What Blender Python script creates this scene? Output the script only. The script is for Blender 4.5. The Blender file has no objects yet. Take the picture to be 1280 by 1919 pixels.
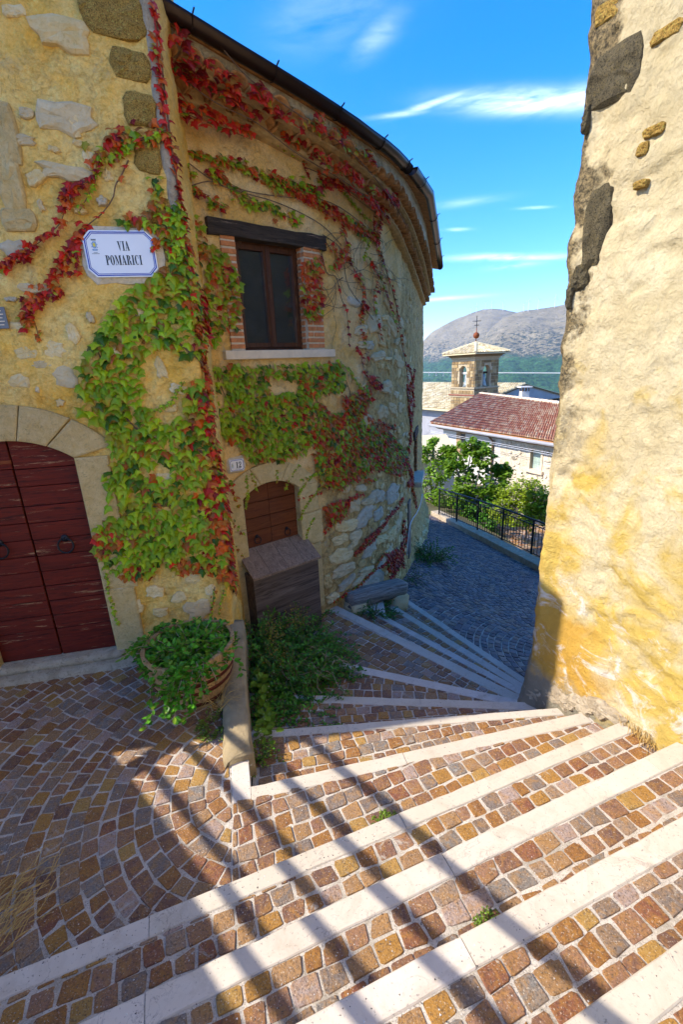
import bpy, bmesh, math, random
import numpy as np
from mathutils import Matrix, Vector, noise as mnoise

random.seed(7)
rng = np.random.default_rng(7)
C = bpy.context.scene.collection
scene = bpy.context.scene

# ------------------------------------------------------------------ camera
F_PX, CX, CY, H = 852.0, 640.0, 959.5, 2.15          # the photograph is 1280 x 1919
_dn = np.array([(765.0 - CX) / F_PX, -(3650.0 - CY) / F_PX, -1.0]); _dn /= np.linalg.norm(_dn)
_up = -_dn
_fw = np.array([0, 0, -1.0]); _fw = _fw - _fw.dot(_up) * _up; _fw /= np.linalg.norm(_fw)
_rt = np.cross(_fw, _up)
R = np.array([_rt, _fw, _up])
O = np.array([0.0, 0.0, H])
cam_d = bpy.data.cameras.new("camera")
cam_d.sensor_fit = 'VERTICAL'; cam_d.sensor_height = 24.0
cam_d.lens = 24.0 * F_PX / 1919.0
cam_d.clip_start = 0.02; cam_d.clip_end = 20000
cam = bpy.data.objects.new("camera", cam_d); C.objects.link(cam)
M = Matrix.Identity(4)
for i in range(3):
    for j in range(3):
        M[i][j] = R[i][j]
    M[i][3] = O[i]
cam.matrix_world = M
scene.camera = cam

# ------------------------------------------------------------------ light
SUN_AZ, SUN_EL = -98.0, 42.0
world = bpy.data.worlds.new("World"); scene.world = world; world.use_nodes = True
wn = world.node_tree; wn.nodes.clear()
def wnode(t, **k):
    n = wn.nodes.new(t)
    for a, b in k.items(): setattr(n, a, b)
    return n
w_out = wnode('ShaderNodeOutputWorld'); w_bg = wnode('ShaderNodeBackground')
w_sky = wnode('ShaderNodeTexSky', sky_type='NISHITA', sun_disc=False)
w_sky.sun_elevation = math.radians(SUN_EL); w_sky.sun_rotation = math.radians(SUN_AZ % 360)
w_sky.altitude = 800; w_sky.air_density = 1.0; w_sky.dust_density = 1.1; w_sky.ozone_density = 2.2
w_bg.inputs['Strength'].default_value = 0.15
def wmath(op, a, b=None):
    n = wnode('ShaderNodeMath', operation=op)
    for i, v in enumerate((a, b)):
        if v is None: continue
        if isinstance(v, (int, float)): n.inputs[i].default_value = v
        else: wn.links.new(v, n.inputs[i])
    return n.outputs[0]
def wdot(vec, d):
    n = wnode('ShaderNodeVectorMath', operation='DOT_PRODUCT'); wn.links.new(vec, n.inputs[0]); n.inputs[1].default_value = d
    return n.outputs['Value']
w_tc = wnode('ShaderNodeTexCoord')
w_vec = w_tc.outputs['Generated']
w_map = wnode('ShaderNodeMapping'); w_map.inputs['Scale'].default_value = (5, 5, 26)
wn.links.new(w_vec, w_map.inputs['Vector'])
w_noi = wnode('ShaderNodeTexNoise'); w_noi.inputs['Scale'].default_value = 1.6; w_noi.inputs['Detail'].default_value = 8; w_noi.inputs['Roughness'].default_value = 0.62
w_noi.inputs['Distortion'].default_value = 0.5
wn.links.new(w_map.outputs[0], w_noi.inputs['Vector'])
cover = None
for (az, el, wa, we, amp, slope) in [(20.0, 22.6, 5.6, .75, 1.1, -0.17), (25.5, 21.9, 3.0, .7, .9, -0.15), (11.5, 23.7, 2.8, .26, .7, .14), (8.0, 23.2, 2.4, .2, .4, .0), (19.8, 10.3, 4.6, .30, 1.15, -0.09), (20.0, 9.5, 2.4, .28, .55, .0),
                                     (5.8, 28.6, 2.2, .9, .26, .5), (1.0, 30.0, 5.0, 2.0, .12, .1), (13.9, 13.4, 1.2, .14, .5, -0.08), (15.0, 15.7, 3.2, .35, .22, .0), (21.5, 14.4, 1.3, .12, .6, -0.1), (12.0, 6.9, 4.5, .2, .6, 0.0),
                                     (-40, 25.0, 14.0, 2.0, .8, .1), (70, 22.0, 16.0, 2.0, .8, -0.1), (120, 30.0, 20.0, 3.0, .8, .1), (-110, 20.0, 18.0, 2.5, .7, .1), (170, 24.0, 22.0, 3.0, .8, 0.0)]:
    a, e = math.radians(az), math.radians(el)
    c = Vector((math.sin(a) * math.cos(e), math.cos(a) * math.cos(e), math.sin(e)))
    t1 = Vector((math.cos(a), -math.sin(a), 0)); t2 = c.cross(t1); t2 = t2 if t2.z > 0 else -t2
    t1r = (t1 + t2 * slope).normalized(); t2r = (t2 - t1 * slope).normalized()
    u = wmath('MULTIPLY', wdot(w_vec, t1r), 1 / math.radians(wa)); v = wmath('MULTIPLY', wdot(w_vec, t2r), 1 / math.radians(we))
    d = wmath('ADD', wmath('MULTIPLY', u, u), wmath('MULTIPLY', v, v))
    front = wmath('GREATER_THAN', wdot(w_vec, c), 0.3)
    blob = wmath('MULTIPLY', wmath('MULTIPLY', wmath('POWER', 2.718, wmath('MULTIPLY', d, -1.0)), front), amp)
    cover = blob if cover is None else wmath('MAXIMUM', cover, blob)
w_r = wnode('ShaderNodeValToRGB'); w_r.color_ramp.elements[0].position = 0.30; w_r.color_ramp.elements[1].position = 0.72
wn.links.new(w_noi.outputs['Fac'], w_r.inputs['Fac'])
cl = wmath('MULTIPLY', wmath('MULTIPLY', cover, w_r.outputs['Color']), 0.55)
w_hsv = wnode('ShaderNodeHueSaturation'); w_hsv.inputs['Saturation'].default_value = 1.38; w_hsv.inputs['Value'].default_value = 0.70
w_tint = wnode('ShaderNodeMix', data_type='RGBA', blend_type='MULTIPLY'); w_tint.inputs['Factor'].default_value = 1.0; w_tint.inputs['B'].default_value = (0.84, 0.86, 1.0, 1)
wn.links.new(w_sky.outputs[0], w_tint.inputs['A']); wn.links.new(w_tint.outputs['Result'], w_hsv.inputs['Color'])
w_mix = wnode('ShaderNodeMix', data_type='RGBA'); w_mix.inputs['B'].default_value = (7.5, 7.8, 8.2, 1)
wn.links.new(cl, w_mix.inputs['Factor']); wn.links.new(w_hsv.outputs[0], w_mix.inputs['A'])
wn.links.new(w_mix.outputs['Result'], w_bg.inputs['Color']); wn.links.new(w_bg.outputs[0], w_out.inputs[0])

sun_d = bpy.data.lights.new("sun", 'SUN'); sun_d.energy = 2.0; sun_d.angle = math.radians(0.42); sun_d.color = (1.0, 0.92, 0.78)
sun = bpy.data.objects.new("sun", sun_d); C.objects.link(sun)
_a, _e = math.radians(SUN_AZ), math.radians(SUN_EL)
SUN_DIR = Vector((math.sin(_a) * math.cos(_e), math.cos(_a) * math.cos(_e), math.sin(_e)))
sun.rotation_euler = SUN_DIR.to_track_quat('Z', 'Y').to_euler()
sun.location = SUN_DIR * 30
scene.view_settings.view_transform = 'Standard'; scene.view_settings.look = 'None'
scene.view_settings.exposure = 2.1; scene.view_settings.gamma = 1.0; scene.view_settings.use_curve_mapping = False
scene.cycles.volume_bounces = 0; scene.cycles.max_bounces = 8; scene.cycles.diffuse_bounces = 4
scene.cycles.use_denoising = True

# ------------------------------------------------------------------ projection helpers (used only while building)
def ray(px, py): return R @ np.array([(px - CX) / F_PX, -(py - CY) / F_PX, -1.0])
def atz(px, py, z):
    d = ray(px, py); return O + d * ((z - H) / d[2])
def atD(px, py, D):
    d = ray(px, py); return O + d * (D / math.hypot(d[0], d[1]))
def proj(p):
    c = R.T @ (np.asarray(p, float) - O)
    if -c[2] <= 0.01: return (-9999, -9999)
    return (CX + F_PX * c[0] / -c[2], CY - F_PX * c[1] / -c[2])
def inview(p, m=120):
    x, y = proj(p); return -m < x < 1280 + m and -m < y < 1919 + m

def catmull(P, n=8):
    P = np.array(P, float); Q = np.vstack([2 * P[0] - P[1], P, 2 * P[-1] - P[-2]]); out = []
    for i in range(1, len(Q) - 2):
        for k in range(n):
            t = k / n
            out.append(.5 * ((2 * Q[i]) + (-Q[i-1] + Q[i+1]) * t + (2 * Q[i-1] - 5 * Q[i] + 4 * Q[i+1] - Q[i+2]) * t * t + (-Q[i-1] + 3 * Q[i] - 3 * Q[i+1] + Q[i+2]) * t ** 3))
    out.append(P[-1]); return np.array(out)

class Poly:
    """a wall's line in plan; s runs along it, off is the distance proud of it"""
    def __init__(s, pts):
        s.p = np.array(pts, float); d = np.diff(s.p, axis=0); s.L = np.hypot(d[:, 0], d[:, 1]); s.c = np.r_[0, np.cumsum(s.L)]
        n = np.c_[d[:, 1], -d[:, 0]] / s.L[:, None]; m = np.vstack([n[:1], (n[1:] + n[:-1]) / 2, n[-1:]]); s.n = m / np.hypot(m[:, 0], m[:, 1])[:, None]
    def P(s, S, Z, off=0.0):
        S = np.asarray(S, float); x = np.interp(S, s.c, s.p[:, 0]); y = np.interp(S, s.c, s.p[:, 1])
        nx = np.interp(S, s.c, s.n[:, 0]); ny = np.interp(S, s.c, s.n[:, 1]); l = np.hypot(nx, ny)
        return np.stack([x + nx / l * off, y + ny / l * off, np.asarray(Z, float) + 0 * x], -1)
    def N(s, S):
        a = s.P(S, 0, 0); b = s.P(S, 0, 1); return b - a
    def T(s, S):
        n = s.N(S); return np.array([-n[1], n[0], 0.0])
    def pix(s, px, py, off=0.0):
        d = ray(px, py); A = s.p + s.n * off; best = None
        for i in range(len(A) - 1):
            a, b = A[i], A[i + 1]; e = b - a; M2 = np.array([[d[0], -e[0]], [d[1], -e[1]]])
            if abs(np.linalg.det(M2)) < 1e-9: continue
            t, v = np.linalg.solve(M2, a)
            if t > 0 and -1e-6 <= v <= 1 + 1e-6 and (best is None or t < best[0]): best = (t, s.c[i] + v * (s.c[i + 1] - s.c[i]))
        return None if best is None else (best[1], H + best[0] * d[2])

# ------------------------------------------------------------------ numpy value noise
def _hash(ix, iy, iz, seed):
    h = (ix * 374761393 + iy * 668265263 + iz * 2147483647 + seed * 144269504) & 0xFFFFFFFF
    h = ((h ^ (h >> 13)) * 1274126177) & 0xFFFFFFFF
    h = ((h ^ (h >> 16)) * 2246822519) & 0xFFFFFFFF
    return ((h ^ (h >> 15)) & 0xFFFFFF) / float(0xFFFFFF)
def vnoise(x, y, z=0.0, seed=0):
    x, y, z = np.broadcast_arrays(np.asarray(x, float), np.asarray(y, float), np.asarray(z, float))
    ix, iy, iz = (np.floor(v).astype(np.int64) for v in (x, y, z)); fx, fy, fz = x - ix, y - iy, z - iz
    fx, fy, fz = (v * v * (3 - 2 * v) for v in (fx, fy, fz)); r = 0
    for dx in (0, 1):
        for dy in (0, 1):
            for dz in (0, 1):
                r = r + _hash(ix + dx, iy + dy, iz + dz, seed) * (fx if dx else 1 - fx) * (fy if dy else 1 - fy) * (fz if dz else 1 - fz)
    return r * 2 - 1
def fbm(x, y, z=0.0, oct=4, seed=0, gain=0.5):
    r = 0; a = 1.0; t = 0
    for o in range(oct):
        r = r + a * vnoise(np.asarray(x) * 2 ** o, np.asarray(y) * 2 ** o, np.asarray(z) * 2 ** o, seed + o); t += a; a *= gain
    return r / t

# ------------------------------------------------------------------ objects
def tag(o, label=None, cat=None, group=None, kind=None):
    if label: o['label'] = label
    if cat: o['category'] = cat
    if group: o['group'] = group
    if kind: o['kind'] = kind
    return o
def link(name, data, parent=None, mat=None):
    o = bpy.data.objects.new(name, data); C.objects.link(o)
    if mat is not None and data is not None:
        data.materials.clear(); data.materials.append(mat)
    if parent is not None:
        o.parent = parent
        if parent.type == 'EMPTY': o.matrix_parent_inverse = Matrix.Translation(-parent.location)
    return o
def empty(name, loc=(0, 0, 0)):
    """things are built in world coordinates, so the parent stays at the origin of its parts' offsets"""
    o = bpy.data.objects.new(name, None); C.objects.link(o); o.location = loc; o.empty_display_size = 0.1
    return o
def thing(name, label, cat, loc=(0, 0, 0), group=None):
    return tag(empty(name, loc), label, cat, group)
class MB:
    """collects faces, builds one mesh object"""
    def __init__(s): s.v = []; s.f = []; s.t = []; s.tint = []
    def add(s, verts, faces, tint=None):
        b = len(s.v); s.v.extend([tuple(map(float, p)) for p in verts]); s.f.extend([tuple(b + i for i in f) for f in faces])
        s.t.extend([0.5 if tint is None else tint] * len(verts)); return s
    def box(s, c, size, M3=None, tint=None):
        c = np.array(c, float); h = np.array(size, float) / 2; M3 = np.eye(3) if M3 is None else M3
        vs = [c + M3 @ (h * np.array(k)) for k in [(-1, -1, -1), (1, -1, -1), (1, 1, -1), (-1, 1, -1), (-1, -1, 1), (1, -1, 1), (1, 1, 1), (-1, 1, 1)]]
        return s.add(vs, [(0, 3, 2, 1), (4, 5, 6, 7), (0, 1, 5, 4), (1, 2, 6, 5), (2, 3, 7, 6), (3, 0, 4, 7)], tint)
    def bar(s, a, b, w, h=None, upv=(0, 0, 1), tint=None):
        a = np.array(a, float); b = np.array(b, float); h = w if h is None else h; d = b - a; L = np.linalg.norm(d); d = d / L
        u = np.array(upv, float); x = np.cross(d, u)
        if np.linalg.norm(x) < 1e-4: u = np.array([0, 1.0, 0]); x = np.cross(d, u)
        x /= np.linalg.norm(x); z = np.cross(x, d)
        return s.box((a + b) / 2, (w, L, h), np.array([x, d, z]).T, tint)
    def tube(s, pts, r, n=6, cap=True, tint=None):
        pts = [np.array(p, float) for p in pts]; rs = r if hasattr(r, '__len__') else [r] * len(pts); vs = []; fs = []
        px = None
        for i, p in enumerate(pts):
            d = pts[min(i + 1, len(pts) - 1)] - pts[max(i - 1, 0)]; d = d / (np.linalg.norm(d) + 1e-12)
            if px is None: px = np.cross(d, (0, 0, 1.0) if abs(d[2]) < .9 else (1.0, 0, 0))
            px = px - d * px.dot(d); px /= np.linalg.norm(px) + 1e-12; py = np.cross(d, px)
            for k in range(n):
                a = 2 * math.pi * k / n; vs.append(p + (px * math.cos(a) + py * math.sin(a)) * rs[i])
        for i in range(len(pts) - 1):
            for k in range(n):
                k2 = (k + 1) % n; fs.append((i * n + k, i * n + k2, (i + 1) * n + k2, (i + 1) * n + k))
        if cap: fs.append(tuple(range(n - 1, -1, -1))); fs.append(tuple((len(pts) - 1) * n + k for k in range(n)))
        return s.add(vs, fs, tint)
    def lathe(s, c, prof, n=24, tint=None, sx=1.0):
        c = np.array(c, float); vs = []; fs = []
        for (r, z) in prof:
            for k in range(n):
                a = 2 * math.pi * k / n; vs.append(c + (r * math.cos(a) * sx, r * math.sin(a), z))
        for i in range(len(prof) - 1):
            for k in range(n):
                k2 = (k + 1) % n; fs.append((i * n + k, i * n + k2, (i + 1) * n + k2, (i + 1) * n + k))
        fs.append(tuple(range(n - 1, -1, -1))); fs.append(tuple((len(prof) - 1) * n + k for k in range(n)))
        return s.add(vs, fs, tint)
    def prism(s, poly, z0, z1, tint=None):
        n = len(poly); zb = z0 if hasattr(z0, '__len__') else [z0] * n; zt = z1 if hasattr(z1, '__len__') else [z1] * n
        vs = [(p[0], p[1], zb[i]) for i, p in enumerate(poly)] + [(p[0], p[1], zt[i]) for i, p in enumerate(poly)]
        fs = [tuple(range(n - 1, -1, -1)), tuple(range(n, 2 * n))] + [(i, (i + 1) % n, n + (i + 1) % n, n + i) for i in range(n)]
        return s.add(vs, fs, tint)
    def mesh(s, name, smooth=False, rim=None):
        m = bpy.data.meshes.new(name); m.from_pydata(s.v, [], s.f)
        if rim is not None: m.attributes.new('rim', 'FLOAT', 'POINT').data.foreach_set('value', rim)
        if smooth: m.polygons.foreach_set('use_smooth', [True] * len(m.polygons))
        at = m.attributes.new('tint', 'FLOAT', 'POINT'); at.data.foreach_set('value', s.t)
        m.update(); return m
    def obj(s, name, mat, parent=None, smooth=False, bevel=0.0, seg=1):
        m = s.mesh(name, smooth)
        if bevel > 0:
            bm = bmesh.new(); bm.from_mesh(m)
            bmesh.ops.bevel(bm, geom=list(bm.edges), offset=bevel, segments=seg, affect='EDGES', clamp_overlap=True, profile=0.6)
            bm.to_mesh(m); bm.free()
            if smooth: m.polygons.foreach_set('use_smooth', [True] * len(m.polygons))
        return link(name, m, parent, mat)

def frame3(n, upv=(0, 0, 1)):
    """columns: right as seen from in front, into the wall, up; for a face that looks along n"""
    n = np.array(n, float); n /= np.linalg.norm(n); u = np.array(upv, float); r = np.cross(u, n); r /= np.linalg.norm(r)
    return np.array([r, -n, np.cross(n, r)]).T
def rot4(loc, M3, sc=(1, 1, 1)):
    m = Matrix.Identity(4)
    for i in range(3):
        for j in range(3): m[i][j] = float(M3[i][j]) * sc[j]
        m[i][3] = float(loc[i])
    return m
def place(o, loc, M3, sc=(1, 1, 1)):
    o.matrix_basis = rot4(loc, M3, sc); return o
# ------------------------------------------------------------------ materials
class NT:
    def __init__(s, name):
        s.m = bpy.data.materials.new(name); s.m.use_nodes = True; s.t = s.m.node_tree; s.t.nodes.clear()
        s.out = s.n('ShaderNodeOutputMaterial'); s.b = s.n('ShaderNodeBsdfPrincipled'); s.l(s.b.outputs[0], s.out.inputs['Surface'])
        s.b.inputs['Roughness'].default_value = 0.9; s.b.inputs['Specular IOR Level'].default_value = 0.25
        s.tc = s.n('ShaderNodeTexCoord'); s.geo = s.n('ShaderNodeNewGeometry'); s.pos = s.geo.outputs['Position']
    def n(s, t, **k):
        n = s.t.nodes.new(t)
        for a, b in k.items(): setattr(n, a, b)
        return n
    def l(s, a, b): s.t.links.new(a, b)
    def _set(s, inp, v):
        if hasattr(v, 'is_output') or hasattr(v, 'node'): s.l(v, inp)
        else: inp.default_value = v
    def map(s, scale=(1, 1, 1), rot=(0, 0, 0), vec=None, loc=(0, 0, 0)):
        m = s.n('ShaderNodeMapping'); m.inputs['Scale'].default_value = scale; m.inputs['Rotation'].default_value = rot; m.inputs['Location'].default_value = loc
        s.l(vec or s.pos, m.inputs['Vector']); return m.outputs[0]
    def noise(s, scale, detail=4, rough=0.55, dist=0.0, vec=None, out='Fac'):
        n = s.n('ShaderNodeTexNoise'); n.inputs['Scale'].default_value = scale; n.inputs['Detail'].default_value = detail
        n.inputs['Roughness'].default_value = rough; n.inputs['Distortion'].default_value = dist; s.l(vec or s.pos, n.inputs['Vector']); return n.outputs[out]
    def vor(s, scale, feature='F1', vec=None, out='Distance', rand=1.0):
        n = s.n('ShaderNodeTexVoronoi', feature=feature); n.inputs['Scale'].default_value = scale; n.inputs['Randomness'].default_value = rand
        s.l(vec or s.pos, n.inputs['Vector']); return n.outputs[out]
    def ramp(s, fac, stops, interp='LINEAR'):
        r = s.n('ShaderNodeValToRGB'); cr = r.color_ramp; cr.interpolation = interp
        while len(cr.elements) < len(stops): cr.elements.new(0.5)
        for e, (p, c) in zip(cr.elements, stops):
            e.position = p; e.color = (c, c, c, 1) if isinstance(c, (int, float)) else (*c, 1)
        s.l(fac, r.inputs['Fac']); return r.outputs['Color']
    def mix(s, fac, a, b, mode='MIX'):
        m = s.n('ShaderNodeMix', data_type='RGBA', blend_type=mode); s._set(m.inputs['Factor'], fac)
        for k, v in (('A', a), ('B', b)):
            s._set(m.inputs[k], (*v, 1) if isinstance(v, tuple) else v)
        return m.outputs['Result']
    def math(s, op, a, b=0.0, c=None):
        m = s.n('ShaderNodeMath', operation=op); s._set(m.inputs[0], a); s._set(m.inputs[1], b)
        if c is not None: s._set(m.inputs[2], c)
        return m.outputs[0]
    def sep(s, axis, vec=None):
        x = s.n('ShaderNodeSeparateXYZ'); s.l(vec or s.pos, x.inputs[0]); return x.outputs[axis]
    def attr(s, name='tint'):
        a = s.n('ShaderNodeAttribute'); a.attribute_name = name; return a.outputs['Fac']
    def rnd(s): return s.n('ShaderNodeObjectInfo').outputs['Random']
    def bump(s, height, strength=0.5, dist=0.01):
        b = s.n('ShaderNodeBump'); b.inputs['Strength'].default_value = strength; b.inputs['Distance'].default_value = dist
        s.l(height, b.inputs['Height'])
        if s.b.inputs['Normal'].is_linked: s.l(s.b.inputs['Normal'].links[0].from_socket, b.inputs['Normal'])
        s.l(b.outputs[0], s.b.inputs['Normal']); return s
    def col(s, c): s._set(s.b.inputs['Base Color'], (*c, 1) if isinstance(c, tuple) else c); return s
    def rough(s, v): s._set(s.b.inputs['Roughness'], v); return s
    def leafy(s, c, amt=0.35):
        tr = s.n('ShaderNodeBsdfTranslucent'); s._set(tr.inputs['Color'], c)
        mx = s.n('ShaderNodeMixShader'); mx.inputs[0].default_value = amt
        s.l(s.b.outputs[0], mx.inputs[1]); s.l(tr.outputs[0], mx.inputs[2]); s.l(mx.outputs[0], s.out.inputs['Surface']); return s
MT = {}

def plaster(name, base, light, dark, moss=None, zlow=None, spots=0.5, bump=1.0):
    """rough lime render: three tones in clouds, grit and pits"""
    k = NT(name)
    c = k.mix(k.ramp(k.noise(2.3, 7, 0.62, 0.4), [(0.36, 0.0), (0.62, 1.0)]), base, light)
    c = k.mix(k.ramp(k.noise(5.1, 8, 0.7, 1.0, vec=k.map((1, 1, 1), loc=(7, 3, 1))), [(0.52, 0.0), (0.70, spots)]), c, dark)
    c = k.mix(k.math('MULTIPLY', k.ramp(k.noise(70, 5, 0.75), [(0.3, 1.0), (0.55, 0.0)]), 0.45), c, tuple(v * 0.5 for v in base))
    c = k.mix(k.math('MULTIPLY', k.ramp(k.noise(38, 4, 0.7, vec=k.map(loc=(3, 9, 4))), [(0.55, 0.0), (0.75, 1.0)]), 0.45), c, tuple(min(0.9, v * 1.5) for v in light))
    c = k.mix(k.math('MULTIPLY', k.ramp(k.noise(8.5, 10, 0.75, 1.4, vec=k.map((1, 1, 1.5), loc=(2, 5, 9))), [(0.36, 1.0), (0.50, 0.0)]), 0.62), c, tuple(v * 0.58 for v in base))  # darker ochre stains that also stand in for shade in the relief's hollows
    if moss: c = k.mix(k.ramp(k.noise(3.2, 9, 0.75, 0.6, vec=k.map(loc=(1, 14, 2))), [(0.55, 0.0), (0.68, 0.85)]), c, moss)
    if zlow:
        z = k.sep('Z'); f = k.math('ADD', z, k.math('MULTIPLY', k.math('SUBTRACT', k.noise(1.7, 6, 0.65), 0.5), zlow[2]))
        c = k.mix(k.ramp(k.math('DIVIDE', k.math('SUBTRACT', f, zlow[0]), zlow[1] - zlow[0]), [(0.0, 1.0), (1.0, 0.0)]), c, zlow[3])
    k.col(c)
    k.bump(k.noise(26, 9, 0.7, 0.6), 0.75 * bump, 0.03); k.bump(k.noise(110, 6, 0.8), 0.55 * bump, 0.008); k.bump(k.vor(60), 0.25 * bump, 0.008); k.bump(k.ramp(k.noise(5.5, 9, 0.66, 0.6, vec=k.map(loc=(6, 2, 4))), [(0.46, 0), (0.50, 1)]), 0.55 * bump, 0.02)
    return k.m

MT['ochre'] = plaster('ochre_lime_render', (0.92, 0.50, 0.07), (0.93, 0.66, 0.23), (0.60, 0.42, 0.16), moss=(0.62, 0.46, 0.22), spots=0.4)
k = NT('curved_wall_render')
z = k.sep('Z')
c = k.mix(k.ramp(k.noise(2.0, 8, 0.65, 0.5), [(0.38, 0.0), (0.62, 1.0)]), (0.88, 0.52, 0.14), (0.92, 0.66, 0.33))
rub = k.ramp(k.math('ADD', k.math('MULTIPLY', k.sep('X'), 0.5), k.math('ADD', k.math('MULTIPLY', z, -0.24), k.noise(1.9, 7, 0.65, 0.6))), [(0.0, 0.0), (0.08, 0.0), (0.26, 1.0)])
rubc = k.mix(k.ramp(k.noise(11, 9, 0.72, 0.7), [(0.36, 0.0), (0.62, 1.0)]), (0.38, 0.22, 0.07), (0.80, 0.55, 0.22))
c = k.mix(rub, c, rubc)
c = k.mix(k.ramp(k.noise(4.0, 8, 0.7, 1.0, vec=k.map(loc=(4, 4, 4))), [(0.56, 0.0), (0.70, 0.6)]), c, (0.50, 0.44, 0.36))
c = k.mix(k.math('MULTIPLY', k.ramp(k.noise(75, 5, 0.75), [(0.3, 1.0), (0.52, 0.0)]), 0.5), c, (0.24, 0.17, 0.09))
k.col(c); k.bump(k.noise(22, 9, 0.72, 0.8), 0.8, 0.035); k.bump(k.noise(90, 6, 0.8), 0.6, 0.01); k.bump(k.ramp(k.noise(6.5, 9, 0.68, 0.6, vec=k.map(loc=(6, 2, 4))), [(0.46, 0), (0.50, 1)]), 0.6, 0.02); MT['curved'] = k.m

k = NT('cream_render_with_ochre_patches')
z = k.sep('Z')
c = k.mix(k.ramp(k.noise(2.4, 8, 0.6, 0.3), [(0.35, 0.0), (0.65, 1.0)]), (0.56, 0.455, 0.255), (0.68, 0.58, 0.37))
c = k.mix(k.math('MULTIPLY', k.ramp(k.noise(55, 5, 0.75), [(0.30, 1.0), (0.52, 0.0)]), 0.5), c, (0.36, 0.28, 0.15))
och = k.math('SUBTRACT', k.noise(2.6, 6, 0.6, 0.7, vec=k.map((1, 1, 1.0), loc=(2, 2, 8))), k.math('MULTIPLY', z, 0.16))
c = k.mix(k.ramp(och, [(0.27, 0.0), (0.42, 0.85)]), c, (0.55, 0.37, 0.055))
edge = k.math('SUBTRACT', k.math('ADD', k.sep('Y'), k.math('MULTIPLY', k.math('SUBTRACT', k.noise(3.3, 5, 0.6), 0.5), 0.7)), k.math('MULTIPLY', z, 0.10))
c = k.mix(k.ramp(edge, [(0.0, 0.0), (1.0, 0.0)]), c, (0.52, 0.27, 0.03))
c = k.mix(k.ramp(k.math('MULTIPLY', k.math('SUBTRACT', edge, 2.18), 2.2), [(0.0, 0.0), (0.6, 0.92)]), c, (0.55, 0.29, 0.03)) if False else c
of = k.math('MULTIPLY', k.ramp(k.math('MULTIPLY', k.math('SUBTRACT', edge, 2.18), 2.2), [(0.0, 0.0), (0.6, 0.92)]), k.ramp(k.math('ADD', z, k.math('MULTIPLY', k.noise(2.5, 5, .6), .8)), [(.9, 1.0), (2.6, .12)]))
c = k.mix(of, c, (0.52, 0.29, 0.045))
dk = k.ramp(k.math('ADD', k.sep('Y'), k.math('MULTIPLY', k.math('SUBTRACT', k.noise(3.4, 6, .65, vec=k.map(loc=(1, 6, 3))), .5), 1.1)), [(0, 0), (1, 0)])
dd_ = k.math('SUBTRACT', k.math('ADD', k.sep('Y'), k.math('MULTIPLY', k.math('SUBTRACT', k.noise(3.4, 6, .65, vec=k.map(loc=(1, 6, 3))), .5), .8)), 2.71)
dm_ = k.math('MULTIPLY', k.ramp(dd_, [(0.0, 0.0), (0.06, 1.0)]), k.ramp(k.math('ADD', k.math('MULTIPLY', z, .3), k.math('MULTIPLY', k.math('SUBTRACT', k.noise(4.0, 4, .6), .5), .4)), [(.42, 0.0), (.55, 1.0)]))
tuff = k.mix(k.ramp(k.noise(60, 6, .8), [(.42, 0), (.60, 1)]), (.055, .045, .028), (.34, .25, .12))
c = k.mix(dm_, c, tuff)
wh = k.math('SUBTRACT', k.noise(4.2, 7, 0.7, 0.8, vec=k.map((1, 1, 1.4), loc=(11, 5, 3))), k.math('MULTIPLY', k.math('ABSOLUTE', k.math('SUBTRACT', z, 0.35)), 0.22))
c = k.mix(k.ramp(wh, [(0.50, 0.0), (0.60, 0.85)]), c, (0.70, 0.66, 0.60))
c = k.mix(k.ramp(k.math('ADD', z, k.math('MULTIPLY', k.math('SUBTRACT', k.noise(5, 6, 0.7), 0.5), 0.5)), [(0.0, 0.9), (0.14, 0.0)]), c, (0.22, 0.21, 0.17))
k.col(c); k.bump(k.noise(14, 9, 0.68, 0.5), 0.8, 0.04); k.bump(k.noise(70, 7, 0.78), 0.7, 0.012); k.bump(k.vor(34), 0.3, 0.010); k.bump(k.ramp(k.noise(4.5, 10, 0.68, 0.8, vec=k.map((1, 1, 1.6), loc=(6, 2, 4))), [(0.40, 0), (0.45, 1)]), 0.4, 0.016); k.bump(k.ramp(k.noise(9, 8, 0.7, 1.2, vec=k.map((1, 1, 2.2), loc=(1, 7, 4))), [(0.60, 0), (0.63, 1)]), 0.45, 0.010); MT['cream'] = k.m

MT['frieze'] = plaster('pale_rough_frieze_render', (0.64, 0.52, 0.34), (0.74, 0.62, 0.44), (0.40, 0.33, 0.22), spots=0.5, bump=1.3)

def rock(name, c1, c2, c3, tintmix=0.6, bump=1.0, sc=1.0):
    k = NT(name); t = k.math('ADD', k.attr(), k.math('MULTIPLY', k.rnd(), 0.0))
    c = k.mix(k.ramp(k.noise(9 * sc, 8, 0.68, 0.6), [(0.35, 0.0), (0.65, 1.0)]), c1, c2)
    c = k.mix(k.ramp(k.noise(28 * sc, 7, 0.75, 1.2), [(0.52, 0.0), (0.68, 0.8)]), c, c3)
    c = k.mix(k.math('MULTIPLY', k.ramp(k.rnd(), [(0.0, 0.0), (1.0, 1.0)]), tintmix), c, c3)
    if bump > 2: c = k.mix(k.ramp(k.noise(75 * sc, 4, 0.7), [(0.40, 0.9), (0.50, 0.0)]), c, tuple(v * .28 for v in c1)); c = k.mix(k.ramp(k.noise(60 * sc, 4, 0.7, vec=k.map(loc=(3, 3, 3))), [(0.56, 0.0), (0.66, 0.7)]), c, tuple(min(.8, v * 1.7) for v in c2))
    k.col(c); k.bump(k.noise(30 * sc, 9, 0.75, 0.8), 0.8 * bump, 0.02); k.bump(k.noise(120 * sc, 5, 0.8), 0.5 * bump, 0.006); return k.m
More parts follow.
